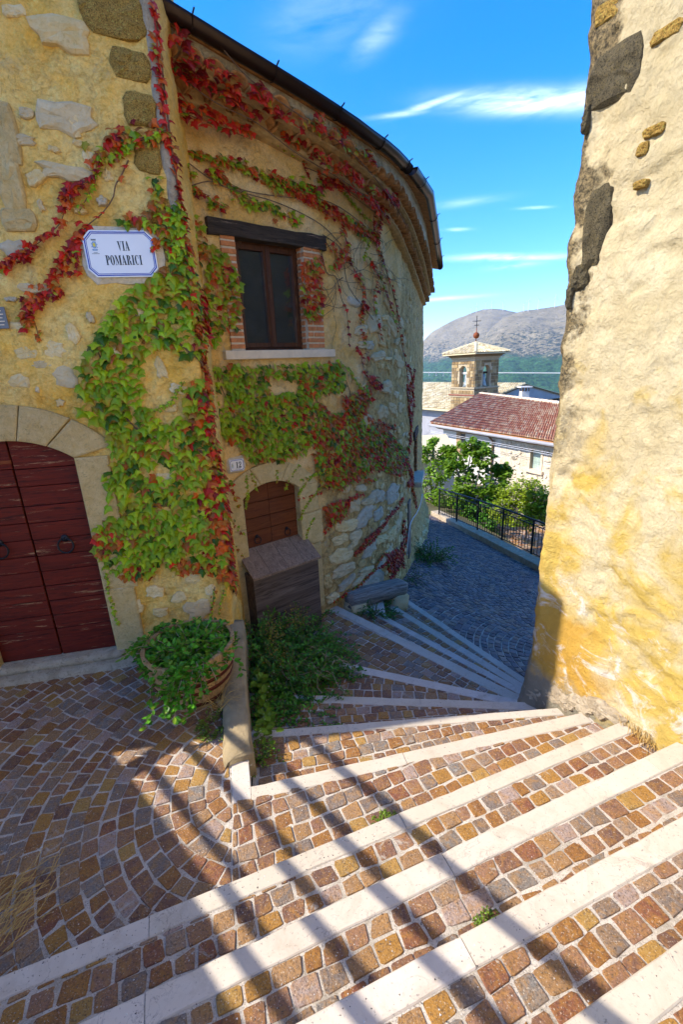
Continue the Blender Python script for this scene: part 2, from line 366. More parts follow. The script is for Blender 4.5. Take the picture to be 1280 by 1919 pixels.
MT['stone_grey'] = rock('grey_limestone', (0.56, 0.44, 0.26), (0.72, 0.59, 0.37), (0.62, 0.42, 0.17), 0.4)
MT['stone_ochre'] = rock('ochre_rubble_stone', (0.56, 0.38, 0.15), (0.74, 0.53, 0.24), (0.38, 0.24, 0.09), 0.35)
MT['stone_blue'] = rock('blue_grey_limestone', (0.42, 0.37, 0.29), (0.60, 0.53, 0.41), (0.56, 0.43, 0.23), 0.35)
MT['stone_cream'] = rock('cream_limestone', (0.76, 0.55, 0.24), (0.84, 0.68, 0.40), (0.54, 0.37, 0.14), 0.35)
MT['stone_moss'] = rock('pitted_mossy_tuff', (0.50, 0.29, 0.06), (0.74, 0.46, 0.12), (0.26, 0.15, 0.03), 0.10, 2.2, 2.0)
MT['stone_dark'] = rock('dark_lichened_tuff', (0.09, 0.075, 0.05), (0.20, 0.165, 0.10), (0.30, 0.22, 0.07), 0.15, 2.2, 2.0)
MT['dressed'] = rock('dressed_surround_stone', (0.66, 0.46, 0.18), (0.78, 0.59, 0.29), (0.38, 0.27, 0.12), 0.15, 1.3, 1.3)
MT['greycap'] = rock('weathered_grey_stone', (0.42, 0.33, 0.22), (0.60, 0.50, 0.36), (0.20, 0.15, 0.09), 0.2, 1.3)

# cobbles: colours of porphyry setts; tint picks the stone, noise mottles it
k = NT('porphyry_cobble')
t = k.attr()
pal = [(0.0, (0.20, 0.095, 0.06)), (0.12, (0.27, 0.14, 0.085)), (0.24, (0.25, 0.105, 0.03)), (0.34, (0.19, 0.15, 0.13)), (0.45, (0.31, 0.18, 0.09)), (0.57, (0.34, 0.17, 0.035)),
       (0.64, (0.14, 0.07, 0.055)), (0.70, (0.20, 0.18, 0.165)), (0.76, (0.27, 0.19, 0.14)), (0.82, (0.21, 0.075, 0.04)), (0.88, (0.37, 0.22, 0.06)), (0.93, (0.36, 0.27, 0.24))]
c = k.ramp(t, pal, 'CONSTANT')
c = k.mix(k.math('MULTIPLY', k.ramp(k.noise(26, 6, 0.7, 0.8), [(0.42, 0.0), (0.62, 1.0)]), 0.55), c, (0.42, 0.20, 0.03))
c = k.mix(k.math('MULTIPLY', k.ramp(k.noise(130, 3, 0.7), [(0.32, 1.0), (0.50, 0.0)]), 0.75), c, (0.045, 0.03, 0.025))
c = k.mix(k.math('MULTIPLY', k.ramp(k.noise(170, 2, 0.6, vec=k.map(loc=(5, 5, 5))), [(0.60, 0.0), (0.72, 1.0)]), 0.6), c, (0.60, 0.54, 0.46))
c = k.mix(k.ramp(k.noise(9, 7, 0.75, 1.0, vec=k.map(loc=(8, 1, 2))), [(0.60, 0.0), (0.68, 0.75)]), c, (0.47, 0.43, 0.37))
k.col(c); k.rough(0.62); k.b.inputs['Specular IOR Level'].default_value = 0.4
k.bump(k.noise(38, 7, 0.7), 0.8, 0.014); k.bump(k.noise(160, 4, 0.8), 0.6, 0.004); MT['cobble'] = k.m
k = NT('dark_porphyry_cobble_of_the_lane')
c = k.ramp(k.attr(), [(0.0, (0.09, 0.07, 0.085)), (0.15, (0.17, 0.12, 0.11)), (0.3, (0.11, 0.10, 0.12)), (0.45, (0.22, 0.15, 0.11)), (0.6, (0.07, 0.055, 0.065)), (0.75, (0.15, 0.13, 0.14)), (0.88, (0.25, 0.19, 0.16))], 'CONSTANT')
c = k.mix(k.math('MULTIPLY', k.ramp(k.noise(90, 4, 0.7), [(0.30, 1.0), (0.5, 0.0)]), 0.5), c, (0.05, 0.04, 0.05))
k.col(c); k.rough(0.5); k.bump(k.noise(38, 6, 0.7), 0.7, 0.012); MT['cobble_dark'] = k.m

k = NT('pale_mortar_grit')
c = k.mix(k.ramp(k.noise(14, 8, 0.7, 0.8), [(0.35, 0.0), (0.65, 1.0)]), (0.46, 0.40, 0.33), (0.66, 0.59, 0.51))
c = k.mix(k.math('MULTIPLY', k.ramp(k.noise(190, 3, 0.7), [(0.34, 1.0), (0.48, 0.0)]), 0.75), c, (0.15, 0.125, 0.10))
c = k.mix(k.math('MULTIPLY', k.ramp(k.noise(210, 3, 0.7, vec=k.map(loc=(4, 1, 7))), [(0.58, 0.0), (0.70, 1.0)]), 0.8), c, (0.80, 0.78, 0.74))
c = k.mix(k.ramp(k.noise(4.5, 8, 0.72, 0.8, vec=k.map(loc=(6, 1, 2))), [(0.50, 0.0), (0.66, 0.65)]), c, (0.24, 0.20, 0.15))
k.col(c); k.bump(k.noise(60, 6, 0.8), 0.6, 0.008); k.bump(k.noise(240, 3, 0.8), 0.5, 0.003); MT['mortar'] = k.m

k = NT('pale_limestone_nosing')
c = k.mix(k.ramp(k.noise(3.0, 6, 0.6, 0.6), [(0.35, 0.0), (0.65, 1.0)]), (0.54, 0.465, 0.40), (0.64, 0.57, 0.50))
c = k.mix(k.ramp(k.attr(), [(0.0, 0.0), (1.0, 0.7)]), c, (0.48, 0.42, 0.32))
c = k.mix(k.ramp(k.noise(7, 9, 0.72, 1.0, vec=k.map(loc=(2, 8, 3))), [(0.50, 0.0), (0.66, 0.55)]), c, (0.40, 0.33, 0.25))
vein = k.ramp(k.math('ABSOLUTE', k.math('SUBTRACT', k.noise(5.5, 7, 0.6, 2.2), 0.5)), [(0.0, 1.0), (0.011, 0.0)])
msk = k.ramp(k.noise(3.7, 2, 0.5, vec=k.map(loc=(9, 9, 1))), [(0.50, 0.0), (0.60, 1.0)])
c = k.mix(k.math('MULTIPLY', k.math('MULTIPLY', vein, msk), 0.75), c, (0.26, 0.22, 0.20))
c = k.mix(k.math('MULTIPLY', k.ramp(k.noise(80, 3, 0.6), [(0.28, 1.0), (0.38, 0.0)]), 0.7), c, (0.15, 0.13, 0.13))
k.col(c); k.rough(0.6); k.bump(k.noise(90, 5, 0.7), 0.25, 0.004); MT['nosing'] = k.m

def wood(name, c1, c2, c3, axis='X', rough=0.55, sc=1.0, chips=None, bump=0.6):
    k = NT(name); o = k.tc.outputs['Object']
    s = {'X': (1.5, 22, 22), 'Y': (22, 1.5, 22), 'Z': (22, 22, 1.5)}[axis]
    v = k.map(tuple(q * sc for q in s), vec=o)
    rr = k.n('ShaderNodeVectorMath', operation='ADD'); k.l(v, rr.inputs[0]); cx = k.n('ShaderNodeCombineXYZ'); k.l(k.math('MULTIPLY', k.rnd(), 50.0), cx.inputs[0]); k.l(k.math('MULTIPLY', k.rnd(), 31.0), cx.inputs[1]); k.l(cx.outputs[0], rr.inputs[1]); v = rr.outputs[0]
    g = k.noise(1.0, 6, 0.65, 1.2, vec=v)
    c = k.mix(k.ramp(g, [(0.32, 0.0), (0.68, 1.0)]), c1, c2)
    c = k.mix(k.ramp(k.noise(2.2, 5, 0.7, 2.0, vec=v), [(0.52, 0.0), (0.64, 0.8)]), c, c3)
    if chips: c = k.mix(k.ramp(k.noise(1.4, 8, 0.8, 0.4, vec=v), [(0.59, 0.0), (0.64, 1.0)]), c, chips)
    k.col(c); k.rough(rough); k.bump(g, bump, 0.006); k.bump(k.noise(3.0, 5, 0.7, 0.5, vec=v), bump * 0.7, 0.003); return k.m
MT['door_wood'] = wood('oxblood_painted_planks', (0.085, 0.006, 0.002), (0.155, 0.014, 0.004), (0.025, 0.003, 0.002), 'X', 0.62, chips=(0.34, 0.20, 0.10))
MT['cellar_wood'] = wood('brown_varnished_planks', (0.11, 0.026, 0.009), (0.19, 0.055, 0.017), (0.045, 0.012, 0.006), 'X', 0.55)
MT['window_wood'] = wood('dark_brown_window_wood', (0.05, 0.017, 0.008), (0.10, 0.035, 0.014), (0.022, 0.01, 0.007), 'Z', 0.45, chips=(0.22, 0.14, 0.08))
MT['beam_wood'] = wood('charred_old_beam', (0.025, 0.018, 0.013), (0.06, 0.042, 0.03), (0.012, 0.009, 0.007), 'X', 0.8, chips=(0.30, 0.20, 0.14), bump=1.2)
MT['board_wood'] = wood('weathered_mauve_board', (0.20, 0.12, 0.075), (0.34, 0.225, 0.15), (0.07, 0.04, 0.025), 'Y', 0.7)
MT['box_front_wood'] = wood('dark_grained_board', (0.055, 0.034, 0.026), (0.20, 0.145, 0.115), (0.025, 0.016, 0.013), 'X', 0.6, 0.6)
MT['bench_wood'] = wood('cracked_grey_timber', (0.16, 0.13, 0.11), (0.38, 0.34, 0.30), (0.035, 0.028, 0.022), 'X', 0.85, bump=1.6)
MT['barrel_wood'] = wood('weathered_barrel_staves', (0.30, 0.17, 0.07), (0.52, 0.34, 0.16), (0.10, 0.055, 0.025), 'Z', 0.7, bump=1.0)
MT['green_wood'] = wood('pergola_timber', (0.12, 0.08, 0.05), (0.18, 0.12, 0.08), (0.07, 0.05, 0.03), 'Y', 0.8)

def simple(name, col, rough=0.6, metal=0.0, var=0.25, sc=12, bump=0.0, spec=0.3):
    k = NT(name); c = k.mix(k.ramp(k.noise(sc, 6, 0.65, 0.5), [(0.3, 0.0), (0.7, 1.0)]), tuple(v * (1 - var) for v in col), tuple(min(0.9, v * (1 + var)) for v in col))
    k.col(c); k.rough(rough); k.b.inputs['Metallic'].default_value = metal; k.b.inputs['Specular IOR Level'].default_value = spec
    if bump: k.bump(k.noise(sc * 4, 6, 0.7), bump, 0.01)
    return k.m
MT['iron'] = simple('black_wrought_iron', (0.022, 0.022, 0.026), 0.45, 0.6, bump=0.2)
MT['railing'] = simple('black_painted_railing', (0.012, 0.012, 0.015), 0.5, 0.0)
MT['gutter'] = simple('brown_gutter_metal', (0.035, 0.020, 0.016), 0.32, 0.5, 0.15)
MT['hinge'] = simple('rusty_strap', (0.22, 0.055, 0.015), 0.7, 0.2, bump=0.4)
MT['hoop'] = simple('rust_red_hoop', (0.10, 0.020, 0.010), 0.6, 0.3, 0.35, bump=0.4)
MT['brick'] = simple('orange_brick', (0.50, 0.19, 0.07), 0.9, 0, 0.3, 20, 0.6)
MT['brick_mortar'] = simple('cream_joint_mortar', (0.60, 0.50, 0.36), 0.95, 0, 0.2, 30, 0.7)
MT['tile'] = simple('aged_terracotta_tile', (0.42, 0.19, 0.06), 0.9, 0, 0.45, 18, 0.7)
MT['tile_fill'] = simple('ochre_mortar_bed', (0.45, 0.29, 0.12), 0.95, 0, 0.35, 14, 0.9)
MT['sill'] = simple('pale_stone_sill', (0.66, 0.54, 0.39), 0.75, 0, 0.15, 9, 0.3)
MT['enamel'] = simple('white_ceramic', (0.74, 0.74, 0.76), 0.18, 0, 0.03, 3)
MT['enamel_blue'] = simple('cobalt_blue_glaze', (0.012, 0.045, 0.36), 0.25, 0, 0.1)
MT['enamel_pale'] = simple('pale_blue_glaze', (0.22, 0.34, 0.52), 0.25, 0, 0.1)
MT['enamel_yellow'] = simple('yellow_glaze', (0.62, 0.50, 0.06), 0.25, 0, 0.1)
MT['black_paint'] = simple('black_letter_paint', (0.012, 0.012, 0.012), 0.3, 0, 0.1)
MT['soil'] = simple('dark_potting_soil', (0.035, 0.024, 0.016), 1.0, 0, 0.4, 30, 1.0)
MT['cement'] = simple('stained_cement', (0.30, 0.23, 0.13), 0.9, 0, 0.35, 7, 0.9)
MT['plaque'] = simple('grey_metal_plaque', (0.16, 0.15, 0.15), 0.45, 0.4, 0.1)
MT['white_plastic'] = simple('white_conduit', (0.62, 0.62, 0.64), 0.4)
MT['straw'] = simple('dry_straw', (0.48, 0.31, 0.10), 0.8)
MT['stem'] = simple('vine_stem', (0.15, 0.085, 0.05), 0.8, 0, 0.3, 30)
MT['stem_red'] = simple('red_young_vine_stem', (0.34, 0.035, 0.02), 0.7, 0, 0.3, 30)
MT['twig'] = simple('pale_twig', (0.34, 0.24, 0.16), 0.8)
MT['bark'] = simple('grey_bark', (0.24, 0.21, 0.18), 0.9, 0, 0.3, 10, 0.6)
MT['pebble'] = NT('loose_pebble'); k = MT['pebble']; k.col(k.ramp(k.attr(), [(0.0, (0.06, 0.055, 0.06)), (0.4, (0.16, 0.14, 0.14)), (0.62, (0.55, 0.52, 0.50)), (0.85, (0.74, 0.72, 0.70))], 'CONSTANT')); MT['pebble'] = k.m
MT['earth'] = simple('village_earth', (0.13, 0.115, 0.06), 1.0, 0, 0.35, 0.6)
k = NT('window_glass'); k.col((0.012, 0.014, 0.018)); k.rough(0.06); k.b.inputs['Specular IOR Level'].default_value = 0.5
c = k.mix(k.ramp(k.noise(3, 5, 0.6), [(0.4, 0.0), (0.7, 0.5)]), (0.025, 0.027, 0.032), (0.11, 0.11, 0.12)); k.col(c); k.rough(k.ramp(k.noise(6, 5, 0.7), [(0.3, 0.05), (0.7, 0.3)])); MT['glass'] = k.m

k = NT('clear_old_pane'); tr_ = k.n('ShaderNodeBsdfTransparent'); gl_ = k.n('ShaderNodeBsdfGlossy'); gl_.inputs['Roughness'].default_value = .08; tr_.inputs['Color'].default_value = (.75, .8, .82, 1)
mx_ = k.n('ShaderNodeMixShader'); k.l(k.ramp(k.noise(5, 5, .7), [(.3, .10), (.7, .30)]), mx_.inputs[0]); k.l(tr_.outputs[0], mx_.inputs[1]); k.l(gl_.outputs[0], mx_.inputs[2]); k.l(mx_.outputs[0], k.out.inputs['Surface']); MT['pane'] = k.m
MT['inner_shutter'] = simple('grey_inner_shutter', (0.13, 0.12, 0.12), .7, 0, .3, 6)
def leafmat(name, c, var=0.35, tr=0.35, gloss=0.45, rim=None):
    k = NT(name); r = k.attr()
    cc = k.mix(k.ramp(r, [(0.0, 0.0), (1.0, 1.0)]), tuple(v * (1 - var) for v in c), tuple(min(.8, v * (1 + var)) for v in c))
    cc = k.mix(k.math('MULTIPLY', k.rnd(), 0.5), cc, tuple(v * (1 - var * .8) for v in c))
    if rim: cc = k.mix(k.math('MULTIPLY', k.ramp(k.attr('rim'), [(0.25, 0.0), (1.0, 1.0)]), k.ramp(k.math('ADD', k.rnd(), k.math('MULTIPLY', r, .6)), [(0.25, 0.10), (1.1, rim[1])])), cc, rim[0])
    k.col(cc); k.rough(gloss); k.b.inputs['Specular IOR Level'].default_value = 0.35; k.leafy(cc, tr); return k.m
LEAFC = [('bright_green', (0.38, 0.53, 0.015)), ('green', (0.23, 0.41, 0.012)), ('deep_green', (0.06, 0.16, 0.008)), ('olive', (0.40, 0.37, 0.02)),
         ('bronze', (0.40, 0.15, 0.018)), ('orange_red', (0.72, 0.13, 0.012)), ('red', (0.62, 0.026, 0.010)), ('dark_red', (0.28, 0.013, 0.008))]
RIMC = {'bright_green': ((0.56, 0.36, 0.02), .4), 'green': ((0.48, 0.26, 0.02), .4), 'deep_green': ((0.30, 0.10, 0.02), .5), 'olive': ((0.60, 0.13, 0.02), 1.0), 'bronze': ((0.60, 0.07, 0.015), 1.0), 'orange_red': ((0.62, 0.03, 0.01), .8)}
for n_, c_ in LEAFC: MT['leaf_' + n_] = leafmat(n_ + '_vine_leaf', c_, rim=RIMC.get(n_))
MT['shrub'] = leafmat('dark_shrub_leaf', (0.065, 0.19, 0.012), 0.5, 0.2)
MT['shrub_light'] = leafmat('light_shrub_leaf', (0.18, 0.30, 0.02), 0.5, 0.3)
MT['shrub_yellow'] = leafmat('yellowing_leaf', (0.34, 0.24, 0.03), 0.5, 0.3)
MT['pot'] = leafmat('potted_herb_leaf', (0.09, 0.29, 0.015), 0.5, 0.3)
MT['fig'] = leafmat('fig_leaf', (0.19, 0.34, 0.02), 0.55, 0.5)
MT['bushy'] = leafmat('sunlit_bush_leaf', (0.30, 0.40, 0.02), 0.4, 0.45)
MT['grass'] = leafmat('grass_blade', (0.10, 0.17, 0.02), 0.5, 0.3)
# ------------------------------------------------------------------ lines in plan
LU = np.array([math.sin(math.radians(78.5)), math.cos(math.radians(78.5))]); LC = np.array([-0.93, 3.33])
_l = [LC - LU * q for q in (6.0, 3.0, 1.0, 0.05)]
LW = Poly(_l + [LC + np.array([-0.012, 0.002]), LC + np.array([-0.008, 0.045]), (-0.975, 3.75), (-1.03, 4.12)])
L0 = 6.0                                                       # s of the corner on the left wall
TW = Poly(catmull([(-1.3, 3.83), (-.95, 4.10), (-.55, 4.40), (-.15, 4.73), (.15, 5.05), (.42, 5.45), (.66, 5.95), (.9, 6.6), (1.2, 7.6), (1.6, 9.25), (2.2, 11.9), (2.2, 12.45), (1.7, 12.75), (.4, 12.6), (-2.0, 12.3)]))
RW = Poly(catmull([(2.3, 4.27), (1.75, 3.44), (1.36, 2.86), (1.38, 2.70), (1.45, 2.48), (1.66, 1.80), (1.95, .88), (2.3, -.25), (2.9, -2.2), (3.9, -5.4), (5.0, -9.0)], 5))
RISE = 0.13
def zk(k): return (5 - k) * RISE

# ------------------------------------------------------------------ steps and terrace
ST = {1: ((1062, 1919), (1280, 1765), .085), 2: ((640, 1875), (1280, 1532), .088), 3: ((150, 1919), (1280, 1387), .092), 4: ((0, 1832), (1165, 1354), .078), 5: ((470, 1475), (1092, 1336), .085),
      6: ((469, 1371.5), (1050, 1327), .062), 7: ((465, 1299), (997, 1317), .078), 8: ((616, 1236), (950, 1307), .085), 9: ((627, 1133), (965, 1298), .11),
      10: ((724, 1156), (967, 1286), .075), 11: ((748, 1140), (969, 1275), .085), 12: ((759, 1120), (975, 1265), .08)}
EXT = {1: (3.2, 1.5), 2: (2.2, 1.05), 3: (1.9, .32), 4: (1.2, .0), 5: (.0, .0), 6: (.0, .05), 7: (.0, .08), 8: (.45, .3), 9: (.05, .35), 10: (.0, .35), 11: (.0, .35), 12: (.0, .35)}
SL = {}
for k_, (a, b, w) in ST.items():
    A, B = atz(*a, zk(k_))[:2], atz(*b, zk(k_))[:2]; u = (B - A) / np.linalg.norm(B - A)
    A = A - u * EXT[k_][0]; B = B + u * EXT[k_][1]; n = np.array([u[1], -u[0]])       # n points back up the stairs, towards the camera
    SL[k_] = (A, B, A + n * w, B + n * w)                                             # far left, far right, near left, near right

def clip(poly, a, b):
    """keep the part of a convex polygon that lies left of the line a->b"""
    out = []; n = len(poly)
    for i in range(n):
        p, q = poly[i], poly[(i + 1) % n]
        sp = (b[0]-a[0])*(p[1]-a[1]) - (b[1]-a[1])*(p[0]-a[0]); sq = (b[0]-a[0])*(q[1]-a[1]) - (b[1]-a[1])*(q[0]-a[0])
        if sp >= 0: out.append(p)
        if (sp >= 0) != (sq >= 0):
            t = sp / (sp - sq); out.append((p[0] + (q[0]-p[0])*t, p[1] + (q[1]-p[1])*t))
    return out
def area(p): return 0.5 * sum(p[i][0]*p[(i+1) % len(p)][1] - p[(i+1) % len(p)][0]*p[i][1] for i in range(len(p)))
def ccw(p): return p if area(p) > 0 else p[::-1]
def inside(p, poly):
    c = False; n = len(poly); x, y = p
    for i in range(n):
        x1, y1 = poly[i]; x2, y2 = poly[(i+1) % n]
        if (y1 > y) != (y2 > y) and x < (x2-x1)*(y-y1)/(y2-y1)+x1: c = not c
    return c
def cobble_geo(poly, zf, gap=0.0098, lift=0.0, seed=0):
    """one sett: rounded outline, chamfered edge, slightly domed and uneven top"""
    r = random.Random(seed); poly = ccw([tuple(p) for p in poly]); n = len(poly)
    cx = sum(p[0] for p in poly)/n; cy = sum(p[1] for p in poly)/n
    out = []
    for i in range(n):
        p0, p1, p2 = poly[i-1], poly[i], poly[(i+1) % n]
        for q, f in ((p0, .22), (p2, .22)):
            d = math.hypot(q[0]-p1[0], q[1]-p1[1]) + 1e-9; k2 = min(f, .0065/d) * r.uniform(.5, 1.6); out.append((p1[0]+(q[0]-p1[0])*k2, p1[1]+(q[1]-p1[1])*k2))
    sz = math.sqrt(max(abs(area(poly)), 1e-6)); sh = max(0.3, 1 - gap / sz * .95); m = len(out)
    j = sz * 0.045; o2 = [(cx+(p[0]-cx)*sh + r.uniform(-j, j), cy+(p[1]-cy)*sh + r.uniform(-j, j)) for p in out]
    tx, ty = r.uniform(-.05, .05), r.uniform(-.05, .05); l = lift + r.uniform(-.002, .003)
    def Z(p, d): return zf(p[0], p[1]) + l + d + (p[0]-cx)*tx + (p[1]-cy)*ty
    vs = [(p[0], p[1], Z(p, -.03)) for p in o2] + [(p[0], p[1], Z(p, -.0026)) for p in o2]
    o3 = [(cx+(p[0]-cx)*.945, cy+(p[1]-cy)*.945) for p in o2]; vs += [(p[0], p[1], Z(p, r.uniform(-.0012, .0012))) for p in o3]
    vs.append((cx, cy, Z((cx, cy), r.uniform(0, .0025))))
    fs = []
    for i in range(m):
        i2 = (i+1) % m; fs += [(i, i2, m+i2, m+i), (m+i, m+i2, 2*m+i2, 2*m+i), (2*m+i, 2*m+i2, 3*m)]
    return vs, fs
def pave(parent, polys, zf, mat, maxn=300, smooth=False, seed=1, min_area=.0009, gap=0.0098):
    """the setts nearest the camera are parts of their own, the rest one mass"""
    items = []
    for p in polys:
        if len(p) < 3 or abs(area(p)) < min_area: continue
        cx = sum(q[0] for q in p)/len(p); cy = sum(q[1] for q in p)/len(p); z = zf(cx, cy)
        x, y = proj((cx, cy, z)); vis = (-260 < x < 1540 and -100 < y < 2250)
        if not vis: continue
        on = -30 < x < 1310 and y < 1950
        items.append(((0 if on else 1), (cx**2 + cy**2 + (z-H)**2), p))
    items.sort(key=lambda q: (q[0], q[1])); mass = MB()
    for i, (_, _, p) in enumerate(items):
        vs, fs = cobble_geo(p, zf, gap, seed=seed * 10007 + i); t = random.Random(seed * 31 + i * 7).random()
        if i < maxn: MB().add(vs, fs, t).obj('cobblestone', mat, parent, smooth)
        else: mass.add(vs, fs, t)
    if mass.v: tag(mass.obj('outlying_cobblestones', mat, parent, smooth), kind='stuff')
def rowgrid(o, u, n, length, depth, su=.1, sn=.095, jit=.012, seed=0, bend=0.0):
    """rows of setts along u starting at o, advancing along n; each row shifted and uneven"""
    r = random.Random(seed); out = []; v = 0.0; row = 0
    while v < depth:
        h = sn * r.uniform(.9, 1.1); x = -su * r.random(); nxt = None
        xs = [x]
        while xs[-1] < length: xs.append(xs[-1] + su * r.uniform(.82, 1.22))
        jj = [(r.uniform(-jit, jit)*.6, r.uniform(-jit, jit)*.5, r.uniform(-jit, jit)*.6, r.uniform(-jit, jit)*.5) for _ in xs]
        for i in range(len(xs)-1):
            q = []
            for (a, b, jx, jy) in ((xs[i], v, jj[i][0], jj[i][1]), (xs[i+1], v, jj[i+1][0], jj[i+1][1]), (xs[i+1], v+h, jj[i+1][2], jj[i+1][3]), (xs[i], v+h, jj[i][2], jj[i][3])):
                a += jx; b += jy + bend * math.sin(a * 2.2 + seed) ; q.append(tuple(o + u*a + n*b))
            out.append(q)
        v += h; row += 1
    return out
def rings(c, r0, r1, a0, a1, sr=.095, st=.1, seed=0, jit=.010, sy=1.0):
    r = random.Random(seed); out = []; rad = r0
    while rad < r1:
        h = sr * r.uniform(.92, 1.08); a = a0 + r.random() * st / rad; aa = [a]
        while aa[-1] < a1: aa.append(aa[-1] + st * r.uniform(.8, 1.25) / (rad + h/2))
        jj = [[r.uniform(-jit, jit) * .7 for _ in range(4)] for _ in aa]
        for i in range(len(aa)-1):
            q = []
            for (ang, rr, jt, jr) in ((aa[i], rad, jj[i][0], jj[i][1]), (aa[i+1], rad, jj[i+1][0], jj[i+1][1]), (aa[i+1], rad+h, jj[i+1][2], jj[i+1][3]), (aa[i], rad+h, jj[i][2], jj[i][3])):
                R_ = rr + jr; A_ = ang + jt / R_; q.append((c[0] + R_*math.cos(A_), c[1] + sy*R_*math.sin(A_)))
            out.append(q)
        rad += h
    return out
def clip_convex(polys, region):
    region = ccw([tuple(p) for p in region]); out = []
    for p in polys:
        p = ccw(p)
        for i in range(len(region)):
            if len(p) < 3: break
            p = clip(p, region[i], region[(i+1) % len(region)])
        if len(p) >= 3: out.append(p)
    return out

E5 = atz(470, 1475, 0)[:2]                                     # inner corner of the L-shaped edging
LT = atz(466, 1428, 0)[:2]                                     # where the edging meets the cement kerb
KA, KB = np.array([-0.93, 3.36]), np.array([-0.62, 2.16])      # cement kerb line from the house corner
tread_names = {}
def tread(k, region, fill, seed, mat=None, maxn=300, base=None):
    z = zk(k); reg = ccw([tuple(p) for p in (base or region)])
    o = MB().prism(reg, z - 0.45, z - 0.0035).obj('stair_tread' if k != 5 else 'terrace_paving', MT['mortar']); tag(o, kind='structure')
    polys = clip_convex(fill, region) if region is not None else fill
    pave(o, polys, lambda x, y: z, mat or MT['cobble'], maxn, seed=seed); return o
def nosing(parent, k, cuts):
    A, B, A2, B2 = SL[k]; z = zk(k); edges = [0.0] + cuts + [1.0]; L = np.linalg.norm(B - A)
    nn = (A - A2) / np.linalg.norm(A - A2) * .005; A, B = A + nn, B + nn
    for i in range(len(edges)-1):
        g0 = 0.0 if i == 0 else .0016 / L; g1 = 0.0 if i == len(edges)-2 else .0016 / L
        a, b = edges[i] + g0, edges[i+1] - g1
        rr = random.Random(k*71+i); ns_ = max(3, int(L*(b-a)/.07)); far_, near_ = [], []
        for q in range(ns_+1):
            t_ = a + (b-a)*q/ns_; e1_ = (A2-A)/np.linalg.norm(A2-A); chip = .004 if rr.random() < .10 else 0.0
            far_.append(A + (B-A)*t_ + e1_*(rr.uniform(0, .0016) + chip)); near_.append(A2 + (B2-A2)*t_ - e1_*rr.uniform(0, .0025))
        m_ = ns_+1; zt_ = z + .001 + rr.uniform(-.001, .002); vs = []; tl_ = rr.uniform(-.0015, .0015)
        for (row, ins, dz) in ((far_, 0, -.10), (far_, 0, -.004), (far_, .05, 0), (near_, .05, 0), (near_, 0, -.004), (near_, 0, -.10)):
            oth = near_ if row is far_ else far_
            for q in range(m_):
                p = row[q] + (oth[q]-row[q])*ins; vs.append((p[0], p[1], zt_ + dz + (rr.uniform(-.0006, .0004) if dz > -.05 else 0) + tl_*(q/ns_-.5)))
        fs = [(r_*m_+q, r_*m_+q+1, (r_+1)*m_+q+1, (r_+1)*m_+q) for r_ in range(5) for q in range(ns_)] + [tuple(r_*m_ for r_ in range(6)), tuple(r_*m_+ns_ for r_ in range(5, -1, -1))]
        fs = [f[::-1] for f in fs]
        MB().add(vs, fs, tint=rr.random()).obj('nosing_slab', MT['nosing'], parent)
def fill_between(k, su=.098, sn=.094, seed=0, along='near', bend=0.0, length=None, depth=None, shift=0.0):
    """rows for the tread that ends at nosing k, starting under nosing k-1"""
    A, B, _, _ = SL[k-1] if along == 'near' else (SL[k][2], SL[k][3], 0, 0); u = (B-A)/np.linalg.norm(B-A)
    n = np.array([-u[1], u[0]]) if along == 'near' else np.array([u[1], -u[0]])
    return rowgrid(A - u*shift, u, n, (length or np.linalg.norm(B-A)) + shift + .2, depth or 1.8, su, sn, seed=seed, bend=bend)

# level 1 is where the photographer stands, level 5 the terrace, level 13 the lane below
back = [np.array([-5.4, -8.6]), np.array([5.0, -8.6])]
reg1 = [back[0], back[1], SL[1][1], SL[1][0]]
inner1 = [back[0], back[1], SL[1][3], SL[1][2]]
t1 = tread(1, inner1, rowgrid(SL[1][2], (SL[1][3]-SL[1][2])/np.linalg.norm(SL[1][3]-SL[1][2]), np.array([.36, -.93]), 6, 1.2, .088, .08, seed=11), 11, base=reg1)
nosing(t1, 1, [.2, .62])
cutpos = {2: [.30, .80], 3: [.33, .60, .86], 4: [.17, .47, .70], 5: [.42], 6: [.30], 7: [.25, .6], 8: [.4], 9: [.35], 10: [.45], 11: [.5], 12: [.4]}
# cuts where the photograph shows joints
cutpos[4] = [0.22, 0.40, 0.66]; cutpos[3] = [0.42, 0.645, 0.88]; cutpos[2] = [0.30, 0.555, .82]
for k_ in (2, 3, 4):
    A, B, A2, B2 = SL[k_]; pa, pb = SL[k_-1][0], SL[k_-1][1]
    re = [pa, pb, B, A]; inn = [pa, pb, B2, A2]
    if k_ == 4:
        re = [pa, pb, B + (B-A)/np.linalg.norm(B-A)*.2, A]
    o_ = tread(k_, [pa, pb, B2 + ((B2 - A2) / np.linalg.norm(B2 - A2) * .2 if k_ == 4 else 0), A2], fill_between(k_, .088 if k_ < 4 else .083, .080 if k_ < 4 else .077, seed=20+k_, shift=.0), 20+k_, base=re)
    nosing(o_, k_, cutpos[k_])
